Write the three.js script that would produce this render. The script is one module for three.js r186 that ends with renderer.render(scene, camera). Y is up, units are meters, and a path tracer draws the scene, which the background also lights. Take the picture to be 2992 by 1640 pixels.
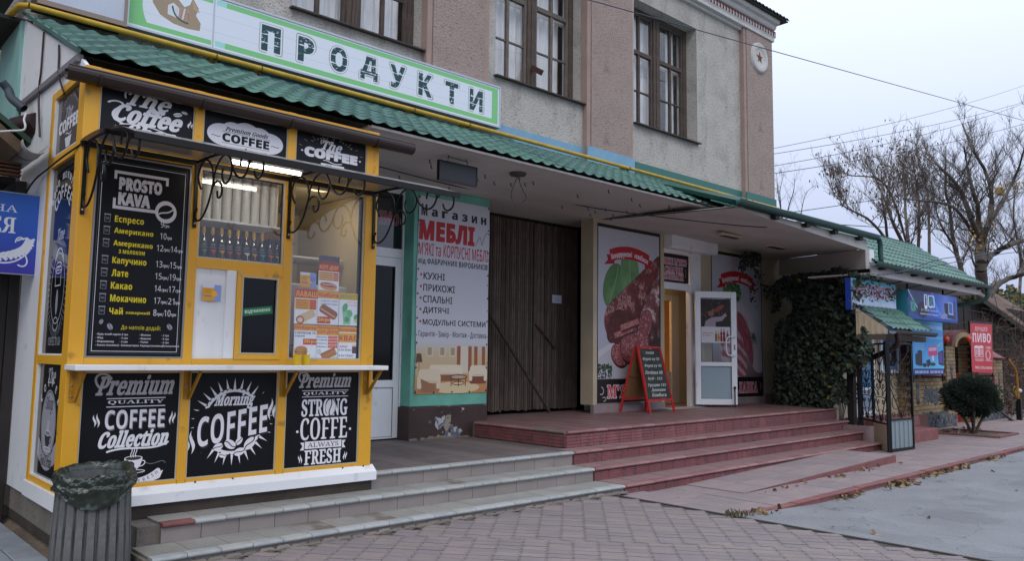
import * as THREE from 'three';
import { mergeGeometries, toCreasedNormals } from 'three/addons/utils/BufferGeometryUtils.js';
import { RoundedBoxGeometry } from 'three/addons/geometries/RoundedBoxGeometry.js';
import { RectAreaLightUniformsLib } from 'three/addons/lights/RectAreaLightUniformsLib.js';

// ---------- camera, sky, sun, exposure ----------
const D2R = Math.PI / 180;
const scene = new THREE.Scene();
const EYE = new THREE.Vector3(0, 1.47, 0), FOCAL = 2313.2;           // focal length in photograph pixels (2992 x 1640)
const YAW = 47.33 * D2R, PITCH = 5.53 * D2R, ROLL = 0.73 * D2R;
const FWD = new THREE.Vector3(Math.cos(YAW) * Math.cos(PITCH), Math.sin(PITCH), -Math.sin(YAW) * Math.cos(PITCH));
const R0 = new THREE.Vector3().crossVectors(FWD, new THREE.Vector3(0, 1, 0)).normalize();
const U0 = new THREE.Vector3().crossVectors(R0, FWD);
const RIGHT = R0.clone().multiplyScalar(Math.cos(ROLL)).addScaledVector(U0, Math.sin(ROLL));
const UP = U0.clone().multiplyScalar(Math.cos(ROLL)).addScaledVector(R0, -Math.sin(ROLL));
const camera = new THREE.PerspectiveCamera(2 * Math.atan(820 / FOCAL) / D2R, 1024 / 562, 0.05, 900);
camera.position.copy(EYE);
camera.quaternion.setFromRotationMatrix(new THREE.Matrix4().makeBasis(RIGHT, UP, FWD.clone().negate()));
scene.add(camera);

const renderer = new THREE.WebGLRenderer({ antialias: true });
renderer.setSize(1024, 562);
renderer.toneMapping = THREE.LinearToneMapping;
renderer.toneMappingExposure = 1.38;
renderer.shadowMap.enabled = true;
RectAreaLightUniformsLib.init();

let seed = 7;
function srand(s) { seed = s >>> 0; }
function rnd() { seed = (seed + 0x6D2B79F5) >>> 0; let t = seed; t = Math.imul(t ^ (t >>> 15), t | 1); t ^= t + Math.imul(t ^ (t >>> 7), t | 61); return ((t ^ (t >>> 14)) >>> 0) / 4294967296; }
const rr = (a, b) => a + (b - a) * rnd();
const lerp = (a, b, t) => a + (b - a) * t;
const clamp = (v, a = 0, b = 1) => Math.min(b, Math.max(a, v));

// periodic value noise, used for every procedural texture
const LAT = []; { srand(11); for (let i = 0; i < 65536; i++) LAT.push(rnd()); }
function vnoise(x, y, p, s = 0) {                                    // period p in lattice cells
  const xi = Math.floor(x), yi = Math.floor(y), fx = x - xi, fy = y - yi;
  const h = (a, b) => LAT[((((a % p) + p) % p) * 131 + (((b % p) + p) % p) * 7919 + s * 5003) & 65535];
  const ux = fx * fx * (3 - 2 * fx), uy = fy * fy * (3 - 2 * fy);
  return lerp(lerp(h(xi, yi), h(xi + 1, yi), ux), lerp(h(xi, yi + 1), h(xi + 1, yi + 1), ux), uy);
}
function fbm(u, v, base, oct, s = 0) { let a = 0, w = 0.5, n = 0, f = base; for (let i = 0; i < oct; i++) { a += w * vnoise(u * f, v * f, f, s + i); n += w; w *= 0.55; f *= 2; } return a / n; }

// overcast dusk sky: pale, faintly blue, a little brighter overhead
{
  const W = 256, H = 128, d = new Float32Array(W * H * 4);
  for (let j = 0; j < H; j++) for (let i = 0; i < W; i++) {
    const el = (j + 0.5) / H * Math.PI - Math.PI / 2, s = Math.sin(el), az = (i + 0.5) / W * 2 * Math.PI;
    const n = fbm(i / W, j / H * 0.5, 6, 4, 3), up = clamp(s);
    const k = 0.455 + 0.92 * up + (n - 0.5) * 0.09;
    const q = (j * W + i) * 4, w = clamp(up * 1.4 + (n - 0.5) * 0.9);
    d[q] = k * lerp(0.75, 0.87, w); d[q + 1] = k * lerp(0.855, 0.94, w); d[q + 2] = k * lerp(1.16, 1.07, w); d[q + 3] = 1;
    if (s < 0) { d[q] *= 0.5; d[q + 1] *= 0.5; d[q + 2] *= 0.5; }
  }
  const t = new THREE.DataTexture(d, W, H, THREE.RGBAFormat, THREE.FloatType);
  t.mapping = THREE.EquirectangularReflectionMapping; t.magFilter = t.minFilter = THREE.LinearFilter; t.wrapS = THREE.RepeatWrapping; t.needsUpdate = true;
  scene.background = t; scene.environment = t;
  const sun = new THREE.DirectionalLight(0xfff1e2, 0.5);
  sun.position.set(-14, 30, 16); sun.target.position.set(8, 0, -8);
  sun.castShadow = true; sun.shadow.radius = 40; sun.shadow.mapSize.set(2048, 2048);
  Object.assign(sun.shadow.camera, { left: -30, right: 30, top: 30, bottom: -30, near: 1, far: 90 });
  scene.add(sun, sun.target);
}

// a pixel of the photograph brought to a plane of the place
function ray(px, py) { return FWD.clone().addScaledVector(RIGHT, (px - 1496) / FOCAL).addScaledVector(UP, -(py - 820) / FOCAL); }
function onZ(px, py, z) { const d = ray(px, py); return d.multiplyScalar((z - EYE.z) / d.z).add(EYE); }
function onX(px, py, x) { const d = ray(px, py); return d.multiplyScalar((x - EYE.x) / d.x).add(EYE); }
function onY(px, py, y) { const d = ray(px, py); return d.multiplyScalar((y - EYE.y) / d.y).add(EYE); }
const V = (x, y, z) => new THREE.Vector3(x, y, z);

// ---------- geometry helpers ----------
function norm(g) {                                                    // non-indexed, only position / normal / uv
  let o = g.index ? g.toNonIndexed() : g;
  if (!o.attributes.normal) o.computeVertexNormals();
  for (const k of Object.keys(o.attributes)) if (!['position', 'normal', 'uv'].includes(k)) o.deleteAttribute(k);
  if (!o.attributes.uv || !g.userData.keepUV) uvBox(o);
  return o;
}
function uvBox(g) {                                                   // uv in metres, by the way each face points
  const p = g.attributes.position, n = p.count, uv = new Float32Array(n * 2), a = V(), b = V(), c = V();
  for (let i = 0; i < n; i += 3) {
    a.fromBufferAttribute(p, i); b.fromBufferAttribute(p, i + 1); c.fromBufferAttribute(p, i + 2);
    const m = b.clone().sub(a).cross(c.clone().sub(a)), x = Math.abs(m.x), y = Math.abs(m.y), z = Math.abs(m.z);
    [a, b, c].forEach((v, k) => { const q = x > y && x > z ? [v.z, v.y] : y > z ? [v.x, v.z] : [v.x, v.y]; uv[(i + k) * 2] = q[0]; uv[(i + k) * 2 + 1] = q[1]; });
  }
  g.setAttribute('uv', new THREE.BufferAttribute(uv, 2));
}
const keep = (g) => { g.userData.keepUV = true; return g; };
function bx(x0, x1, y0, y1, z0, z1) { return new THREE.BoxGeometry(Math.abs(x1 - x0), Math.abs(y1 - y0), Math.abs(z1 - z0)).translate((x0 + x1) / 2, (y0 + y1) / 2, (z0 + z1) / 2); }
function rbx(x0, x1, y0, y1, z0, z1, r = 0.008, s = 1) {
  const w = Math.abs(x1 - x0), h = Math.abs(y1 - y0), d = Math.abs(z1 - z0);
  return new RoundedBoxGeometry(w, h, d, s, Math.min(r, w * 0.45, h * 0.45, d * 0.45)).translate((x0 + x1) / 2, (y0 + y1) / 2, (z0 + z1) / 2);
}
function cbx(w, h, d, c) {                                            // a block with its four upper edges chamfered, base at y = 0, 28 triangles
  const X = w / 2, Z = d / 2, p = [], q = (a, b, e, f) => p.push(...a, ...b, ...e, ...a, ...e, ...f);
  const L = [[-X, 0, Z], [X, 0, Z], [X, 0, -Z], [-X, 0, -Z]], M = L.map(([x, , z]) => [x, h - c, z]), T = L.map(([x, , z]) => [x - Math.sign(x) * c, h, z - Math.sign(z) * c]);
  for (let i = 0; i < 4; i++) { const j = (i + 1) % 4; q(L[i], L[j], M[j], M[i]); q(M[i], M[j], T[j], T[i]); }
  q(T[0], T[1], T[2], T[3]); q(L[3], L[2], L[1], L[0]);
  const g = new THREE.BufferGeometry(); g.setAttribute('position', new THREE.Float32BufferAttribute(p, 3)); g.computeVertexNormals(); return g;
}
function quad(a, b, c, d) {                                           // a b c d counter-clockwise, uv 0..1
  const g = new THREE.BufferGeometry();
  g.setAttribute('position', new THREE.Float32BufferAttribute([...a.toArray(), ...b.toArray(), ...c.toArray(), ...a.toArray(), ...c.toArray(), ...d.toArray()], 3));
  g.setAttribute('uv', new THREE.Float32BufferAttribute([0, 0, 1, 0, 1, 1, 0, 0, 1, 1, 0, 1], 2)); g.computeVertexNormals(); return g;
}
function slab(pts, t) {                                               // a plate on four points (counter-clockwise seen from the front), thickness t behind it
  const n = pts[1].clone().sub(pts[0]).cross(pts[3].clone().sub(pts[0])).normalize().multiplyScalar(-t), q = pts.map((p) => p.clone().add(n)), g = [quad(...pts), quad(q[1], q[0], q[3], q[2])];
  for (let i = 0; i < 4; i++) { const j = (i + 1) % 4; g.push(quad(q[i], q[j], pts[j], pts[i])); }
  return keep(mergeGeometries(g));
}
function hull8(b, t) {                                                // box on any eight points: b four below, t four above, same winding
  const g = [quad(b[3], b[2], b[1], b[0]), quad(t[0], t[1], t[2], t[3])];
  for (let i = 0; i < 4; i++) { const j = (i + 1) % 4; g.push(quad(b[i], b[j], t[j], t[i])); }
  return mergeGeometries(g);
}
function bar(a, b, w, h = w) {                                        // square bar from a to b
  const L = a.distanceTo(b), g = new THREE.BoxGeometry(w, h, L), m = new THREE.Matrix4().lookAt(b, a, Math.abs(b.y - a.y) > 0.98 * L ? V(0, 0, 1) : V(0, 1, 0));
  return g.applyMatrix4(m.setPosition(a.clone().add(b).multiplyScalar(0.5)));
}
function tube(pts, r, seg = 0, rad = 7, closed = false) { return new THREE.TubeGeometry(pts.length === 2 ? new THREE.LineCurve3(...pts) : new THREE.CatmullRomCurve3(pts, closed), seg || (pts.length === 2 ? 1 : pts.length * 4), r, rad, closed); }
function rod(a, b, r, rad = 8, r2 = r) {
  const L = a.distanceTo(b), g = new THREE.CylinderGeometry(r2, r, L, rad), q = new THREE.Quaternion().setFromUnitVectors(V(0, 1, 0), b.clone().sub(a).normalize());
  return g.applyQuaternion(q).translate((a.x + b.x) / 2, (a.y + b.y) / 2, (a.z + b.z) / 2);
}
function lathe(pts, seg = 20) { return new THREE.LatheGeometry(pts.map((p) => new THREE.Vector2(p[0], p[1])), seg); }
function ext(poly, depth, bevel = 0, holes = []) {                    // polygon in x,y pulled along z
  const s = new THREE.Shape(poly.map((p) => new THREE.Vector2(p[0], p[1]))); for (const h of holes) s.holes.push(new THREE.Path(h.map((p) => new THREE.Vector2(p[0], p[1]))));
  return new THREE.ExtrudeGeometry(s, { depth, bevelEnabled: bevel > 0, bevelSize: bevel, bevelThickness: bevel, bevelSegments: 1, curveSegments: 8 });
}
const rect = (x0, x1, y0, y1) => [[x0, y0], [x1, y0], [x1, y1], [x0, y1]];
function grid(nu, nv, f, keepUV = false) {                            // surface from f(u, v) -> Vector3
  const p = [], uv = [], ix = [];
  for (let j = 0; j <= nv; j++) for (let i = 0; i <= nu; i++) { const q = f(i / nu, j / nv, i, j); p.push(q.x, q.y, q.z); uv.push(i / nu, j / nv); }
  for (let j = 0; j < nv; j++) for (let i = 0; i < nu; i++) { const a = j * (nu + 1) + i, b = a + 1, c = a + nu + 1, d = c + 1; ix.push(a, b, d, a, d, c); }
  const g = new THREE.BufferGeometry(); g.setAttribute('position', new THREE.Float32BufferAttribute(p, 3)); g.setAttribute('uv', new THREE.Float32BufferAttribute(uv, 2)); g.setIndex(ix); g.computeVertexNormals();
  return keepUV ? keep(g) : g;
}
function dish(cx, cy, cz, r, h) { return new THREE.SphereGeometry(r, 12, 8).scale(1, 1, h).translate(cx, cy, cz); }

// ---------- scene helpers ----------
const used = new Map();
function numbered(n) { const k = used.get(n) || 0; used.set(n, k + 1); return k ? n + '_' + String(k).padStart(3, '0') : n; }
function geo(gs) { const a = (Array.isArray(gs) ? gs : [gs]).map(norm); return a.length === 1 ? a[0] : mergeGeometries(a); }
function mesh(g, m) { const o = new THREE.Mesh(g, m); o.castShadow = o.receiveShadow = true; return o; }
function obj(name, gs, m, parent = scene, label) { const o = mesh(geo(gs), m); o.name = parent === scene ? numbered(name) : name; if (label) o.userData.label = label; parent.add(o); return o; }
function tag(o, label, category, group) { o.userData = { label, category }; if (group) o.userData.group = group; return o; }
function one(name, gs, m, label, category, group) { return tag(obj(name, gs, m), label, category, group); }
function thing(name, label, category, group, pos) { const o = new THREE.Group(); o.name = numbered(name); if (pos) o.position.copy(pos); scene.add(o); return tag(o, label, category, group); }
function struct(name) { const o = new THREE.Group(); o.name = numbered(name); o.userData.kind = 'structure'; scene.add(o); return o; }
function structMesh(name, gs, m) { const o = obj(name, gs, m); o.userData.kind = 'structure'; return o; }
function stuff(o) { o.userData.kind = 'stuff'; return o; }

// ---------- materials ----------
function hex(c) { return [(c >> 16) & 255, (c >> 8) & 255, c & 255]; }
function noiseTex(size, f, srgb = true) {
  const d = new Uint8Array(size * size * 4);
  for (let j = 0; j < size; j++) for (let i = 0; i < size; i++) { const c = f(i / size, j / size), q = (j * size + i) * 4; d[q] = clamp(c[0], 0, 255); d[q + 1] = clamp(c[1], 0, 255); d[q + 2] = clamp(c[2], 0, 255); d[q + 3] = 255; }
  const t = new THREE.DataTexture(d, size, size); t.wrapS = t.wrapT = THREE.RepeatWrapping; t.magFilter = THREE.LinearFilter; t.minFilter = THREE.LinearMipmapLinearFilter; t.generateMipmaps = true;
  if (srgb) t.colorSpace = THREE.SRGBColorSpace; t.needsUpdate = true; return t;
}
function rep(t, u, v = u) { t.repeat.set(1 / u, 1 / v); return t; }
const mix = (a, b, t) => [lerp(a[0], b[0], t), lerp(a[1], b[1], t), lerp(a[2], b[2], t)];
function plain(color, roughness = 0.7, o = {}) { return new THREE.MeshStandardMaterial({ color, roughness, ...o }); }
// a surface mottled between tones: period metres, cells per period, grain strength. Plain ones share a few grey tone maps, tinted by the material
const TONES = new Map();
const pooled = (key, make) => { if (!TONES.has(key)) TONES.set(key, make()); return TONES.get(key); };
const bumpTex = (base) => pooled('bump' + base, () => noiseTex(256, (u, v) => { const h = 255 * fbm(u, v, base, 3, base); return [h, h, h]; }, false));
function mottled(c1, c2, { per = 1, base = 4, oct = 5, grain = 8, rough = 0.85, bump = 0.002, size = 256, stretch = 1, contrast = 1.6, s = 0, bumpBase = 32, extra } = {}) {
  const a = hex(c1), b = hex(c2), m = new THREE.MeshStandardMaterial({ roughness: rough }); let map;
  if (extra) map = noiseTex(size, (u, v) => { const n = clamp((fbm(u, v, base, oct, s) - 0.5) * contrast + 0.5), g = (LAT[((u * size | 0) * 733 + (v * size | 0) * 9151 + s) & 65535] - 0.5) * grain; return extra(u, v, mix(a, b, n).map((q) => q + g), n); });
  else {
    const la = (a[0] + a[1] + a[2]) / (b[0] + b[1] + b[2]), lo = la < 0.8 ? 0.74 : la < 0.89 ? 0.85 : 0.93, gr = grain > 14 ? 0.1 : 0.035, bs = base > 4 ? 6 : 4;
    map = pooled([lo, gr, bs].join(), () => noiseTex(256, (u, v) => { const n = clamp((fbm(u, v, bs, 5, bs) - 0.5) * 1.7 + 0.5), g = (LAT[((u * 256 | 0) * 733 + (v * 256 | 0) * 9151) & 65535] - 0.5) * gr, q = 255 * (lerp(lo, 1, n) * (1 - gr * 0.5) + g); return [q, q, q]; })).clone();
    map.offset.set((s * 0.37) % 1, (s * 0.61) % 1); map.needsUpdate = true; m.color.set(c2);
  }
  m.map = rep(map, per * stretch, per);
  if (bump) { const t = bumpTex(bumpBase > 48 ? 80 : 32).clone(); t.needsUpdate = true; m.bumpMap = rep(t, per * stretch, per); m.bumpScale = bump; }
  return m;
}
// ---------- print ----------
function cv(w, h, draw, o = {}) {
  const c = document.createElement('canvas'); c.width = w; c.height = h; const x = c.getContext('2d'); draw(x, w, h);
  const t = new THREE.CanvasTexture(c); t.colorSpace = THREE.SRGBColorSpace; t.anisotropy = 8;
  return new THREE.MeshPhysicalMaterial({ map: t, roughness: 0.55, ...o });
}
function box2(x, x0, y0, x1, y1, c) { x.fillStyle = c; x.fillRect(x0, y0, x1 - x0, y1 - y0); }
// text stretched to fill a box; skew leans it, arc bends its baseline
function T(x, s, x0, y0, x1, y1, color, { font = 'bold 100px sans-serif', skew = 0, stroke, sw = 0, rot = 0, shadow } = {}) {
  x.save(); x.font = font; x.textBaseline = 'alphabetic'; x.textAlign = 'left';
  const m = x.measureText(s), L = m.actualBoundingBoxLeft, Rr = m.actualBoundingBoxRight, A = m.actualBoundingBoxAscent, De = m.actualBoundingBoxDescent, w = (L + Rr) || 1, h = (A + De) || 1;
  x.translate((x0 + x1) / 2, (y0 + y1) / 2); if (rot) x.rotate(rot); x.transform(1, 0, -skew, 1, 0, 0); x.scale((x1 - x0) / w, (y1 - y0) / h); x.translate(-w / 2 + L, h / 2 - De);
  if (shadow) { x.fillStyle = shadow; x.fillText(s, 5, 5); }
  if (stroke) { x.strokeStyle = stroke; x.lineWidth = sw; x.lineJoin = 'round'; x.strokeText(s, 0, 0); }
  x.fillStyle = color; x.fillText(s, 0, 0); x.restore();
}
function arcText(x, s, cx, cy, r, a0, a1, size, color, font = 'bold', squash = 1) {
  x.save(); x.fillStyle = color; x.font = `${font} ${size}px sans-serif`; x.textAlign = 'center';
  const n = s.length; for (let i = 0; i < n; i++) { const a = lerp(a0, a1, n > 1 ? i / (n - 1) : 0.5); x.save(); x.translate(cx + r * Math.sin(a) * squash, cy - r * Math.cos(a)); x.rotate(a); x.scale(squash, 1); x.fillText(s[i], 0, 0); x.restore(); } x.restore();
}
function curve(x, pts, w, c) { x.strokeStyle = c; x.lineWidth = w; x.lineCap = 'round'; x.lineJoin = 'round'; x.beginPath(); x.moveTo(pts[0], pts[1]); for (let i = 2; i + 5 < pts.length + 1; i += 6) x.bezierCurveTo(...pts.slice(i, i + 6)); x.stroke(); }
function poly(x, pts, c) { x.fillStyle = c; x.beginPath(); x.moveTo(pts[0], pts[1]); for (let i = 2; i < pts.length; i += 2) x.lineTo(pts[i], pts[i + 1]); x.closePath(); x.fill(); }
function ell(x, cx, cy, a, b, c, rot = 0, line = 0) { x.beginPath(); x.ellipse(cx, cy, a, b, rot, 0, 7); if (line) { x.strokeStyle = c; x.lineWidth = line; x.stroke(); } else { x.fillStyle = c; x.fill(); } }
function speck(x, w, h, n, c, r0 = 0.5, r1 = 1.6) { for (let i = 0; i < n; i++) { x.fillStyle = c; x.beginPath(); x.arc(rr(0, w), rr(0, h), rr(r0, r1), 0, 7); x.fill(); } }
// ---------- shared materials ----------
const M = {};
M.asphalt = mottled(0x74767a, 0x838589, { per: 3, base: 5, grain: 26, rough: 0.92, bump: 0.004, size: 512, bumpBase: 96, s: 1, extra: (u, v, c) => { const k = fbm(u, v, 3, 4, 21), cr = Math.abs(fbm(u, v, 4, 4, 31) - 0.5); const d = (k > 0.6 ? -7 : 0) - (cr < 0.004 ? 26 : 0); return c.map((q) => q + d); } });
M.earth = mottled(0x5d5248, 0x77695a, { per: 2, grain: 30, bump: 0.02, s: 2 });
M.jointSand = mottled(0x3f3a34, 0x544d45, { per: 0.8, grain: 34, bump: 0.003, s: 3 });
const paverMats = [[0x7f7574, 0x8d8281], [0x797071, 0x877d7f], [0x857977, 0x918584], [0x7e7677, 0x8a7f82]].map(([a, b], i) => mottled(a, b, { per: 0.7, base: 4, grain: 24, rough: 0.9, bump: 0.0016, bumpBase: 64, s: 40 + i }));
M.paverFar = paverMats[1];
M.pathSlab = [[0x877a7b, 0x968788], [0x8d7d7d, 0x9a8a8a], [0x837779, 0x918486]].map(([a, b], i) => mottled(a, b, { per: 0.9, grain: 24, rough: 0.9, bump: 0.0016, s: 50 + i }));
M.kerb = [[0x7c4a4b, 0x8f5b5b], [0x86494a, 0x96605e], [0x725050, 0x845d5b]].map(([a, b], i) => mottled(a, b, { per: 0.6, base: 5, grain: 20, s: 55 + i, bump: 0.003 }));
M.greyTile = [[0x8a817d, 0x958c87], [0x857d7b, 0x908884]].map(([a, b], i) => mottled(a, b, { per: 0.8, base: 3, grain: 9, rough: 0.6, bump: 0.0004, s: 60 + i }));
M.greyNose = [[0x9a9fa0, 0xaeb2b2], [0x92989b, 0xa8adad], [0x9ea19f, 0xb3b5b2]].map(([a, b], i) => mottled(a, b, { per: 0.5, base: 5, grain: 12, rough: 0.65, bump: 0.001, s: 64 + i }));
M.greyTread = mottled(0x83827e, 0x97948e, { per: 1.6, base: 6, grain: 18, rough: 0.85, s: 67, extra: (u, v, c) => { const k = fbm(u, v, 5, 4, 167); return k > 0.54 ? mix(c, [104, 92, 80], clamp((k - 0.54) * 6, 0, 0.75)) : c; } });
M.oldStone = mottled(0x6a645e, 0x857d74, { per: 0.9, base: 6, grain: 26, bump: 0.006, s: 68 });
M.redTile = [[0x834e4f, 0x935e5e], [0x7b494b, 0x8b5858], [0x855251, 0x774b4d]].map(([a, b], i) => mottled(a, b, { per: 0.55, base: 5, grain: 14, rough: 0.55, bump: 0.0008, s: 70 + i, extra: (u, v, c) => { const k = fbm(u, v, 6, 4, 90 + i); return k > 0.56 ? mix(c, [84, 72, 70], clamp((k - 0.56) * 4)) : c; } }));
M.redNose = [[0x96686a, 0xa67c7c], [0x8f6061, 0x9e7070], [0x8a6465, 0x9c7473]].map(([a, b], i) => mottled(a, b, { per: 0.5, base: 5, grain: 12, rough: 0.5, s: 75 + i, bump: 0.0006 }));
M.redTread = [[0x8a6f6f, 0x987c7b], [0x846b6d, 0x917878]].map(([a, b], i) => mottled(a, b, { per: 1.2, base: 5, grain: 16, rough: 0.6, s: 78 + i, bump: 0.0006 }));
M.mortarDark = plain(0x3a3431, 0.95);
M.white = mottled(0xdfe2e4, 0xeceef0, { per: 2, base: 3, grain: 3, rough: 0.4, bump: 0, s: 82, extra: (u, v, c) => { const k = fbm(u, v, 12, 4, 95); return k > 0.68 ? c.map((q) => q - (k - 0.68) * 160) : c; } });
M.pvc = M.white;
M.black = plain(0x0c0c0e, 0.35);
M.iron = plain(0x0d0e11, 0.45, { metalness: 0.3 });
M.glass = new THREE.MeshPhysicalMaterial({ color: 0xffffff, roughness: 0.03, transmission: 1, thickness: 0, ior: 1.5, side: THREE.DoubleSide });
M.darkGlass = new THREE.MeshPhysicalMaterial({ color: 0x0c0d0f, roughness: 0.06, specularIntensity: 0.6 });
M.concrete = mottled(0x6b6660, 0x837d75, { per: 1.2, base: 6, grain: 26, bump: 0.004, s: 84 });
M.seal = plain(0x1b1c1d, 0.7);

// ---------- ground ----------
const yPath = (x) => x < 7.6 ? lerp(-0.012, -0.05, clamp((x - 6.8) / 0.8)) : -0.05 + 0.006 * (Math.min(x, 40) - 7.6);
const yRoad = (x) => x < 8.6 ? lerp(-0.02, -0.1, clamp((x - 6.8) / 1.8)) : -0.1 + 0.006 * (Math.min(x, 40) - 8.6);
const tilt = (x) => x > 7 ? 0.006 * (Math.min(x, 16) - 7) : 0;
const KERBZ = -4.27, PX = 6.82;
structMesh('ground', bx(-400, 400, -0.6, -0.4, -400, 400), M.earth);
structMesh('asphalt_road', grid(40, 12, (u, v) => { const x = PX + 80 * u * u; return V(x, yRoad(x), lerp(30, KERBZ - 0.03, v)); }), M.asphalt);
{ // footpath of red concrete slabs, one sheet below and single slabs on it
  const fp = struct('footpath');
  obj('bedding', grid(60, 2, (u, v) => { const x = PX + 50 * u * u * u + 2 * u; return V(x, yPath(x) - 0.012, lerp(KERBZ + 0.01, -8.8, v)); }), M.jointSand, fp);
  const lx = 0.5, lz = 0.285, gS = [0, 1, 2].map((i) => geo(cbx(lx - 0.007, 0.04, lz - 0.006, 0.004).translate(i * 0.31, 0, i * 0.17)));
  srand(5); let n = 0; const rest = [];
  for (let j = 0; j < 5; j++) for (let i = 0; i < 70; i++) {
    const x = PX + 0.04 + lx * (i + 0.5), z = KERBZ - 0.11 - lz * (j + 0.5), k = i < 4 ? 0 : (i * 7 + j * 5) % 3;
    const g = gS[k], y = yPath(x) - 0.04 + rr(-0.002, 0.002);
    if (n < 180) { const o = mesh(g, M.pathSlab[(i * 3 + j * 5 + (rnd() * 3 | 0)) % 3]); o.name = 'paving_slab'; o.position.set(x - k * 0.31, y, z - k * 0.17); if (k === 0) o.rotation.z = Math.atan2(yPath(x + 0.2) - yPath(x - 0.2), 0.4); fp.add(o); n++; }
    else rest.push(g.clone().translate(x - k * 0.31, y, z - k * 0.17));
  }
  stuff(obj('far_paving_slab', rest, M.pathSlab[0], fp));
  obj('far_surface', grid(20, 2, (u, v) => { const x = 15.6 + 40 * u; return V(x, yPath(x) - 0.003, lerp(-5.75, -8.8, v)); }), M.pathSlab[1], fp);
  // the low wedge-shaped strip at the foot of the stairs
  const x0 = 8.2, x1 = 12.35, h = 0.105;
  obj('low_step', hull8([V(x0, yPath(x0) - 0.03, -4.97), V(x1, yPath(x1) - 0.03, -4.92), V(x1 + 0.1, yPath(x1) - 0.03, -5.78), V(x0, yPath(x0) - 0.03, -5.78)], [V(x0, yPath(x0) + 0.003, -4.97), V(x1, yPath(x1) + h, -4.92), V(x1 + 0.1, yPath(x1) + h, -5.78), V(x0, yPath(x0) + 0.003, -5.78)]), M.kerb[0], fp);
  for (let i = 0; i < 8; i++) for (let j = 0; j < 2; j++) {
    const xa = lerp(x0, x1, i / 8) + 0.004, xb = lerp(x0, x1, (i + 1) / 8) - 0.004, za = lerp(-4.955, -5.76, j / 2) - 0.003, zb = lerp(-4.955, -5.76, (j + 1) / 2) + 0.003, yy = (x) => yPath(x) + 0.003 + (h - 0.003) * (x - x0) / (x1 - x0);
    obj('paving_slab', hull8([V(xa, yy(xa) - 0.002, za), V(xb, yy(xb) - 0.002, za), V(xb, yy(xb) - 0.002, zb), V(xa, yy(xa) - 0.002, zb)], [V(xa, yy(xa) + 0.006, za), V(xb, yy(xb) + 0.006, za), V(xb, yy(xb) + 0.006, zb), V(xa, yy(xa) + 0.006, zb)]), M.pathSlab[(i + j) % 3], fp);
  }
}
{ // kerb
  const k = struct('kerb'); const L = 0.52;
  for (let i = 0; i < 56; i++) {
    const x = PX + 0.25 + L * (i + 0.5), y = yPath(x); srand(i + 90);
    const o = obj('kerbstone', rbx(-L / 2 + 0.004, L / 2 - 0.004, -0.2, 0.004, -0.1, 0, 0.01).translate(i * 0.37, 0, 0), M.kerb[(rnd() * 3) | 0], k);
    o.position.set(x - i * 0.37, y + rr(-0.004, 0.004), KERBZ + rr(-0.006, 0.006));
  }
}
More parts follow.
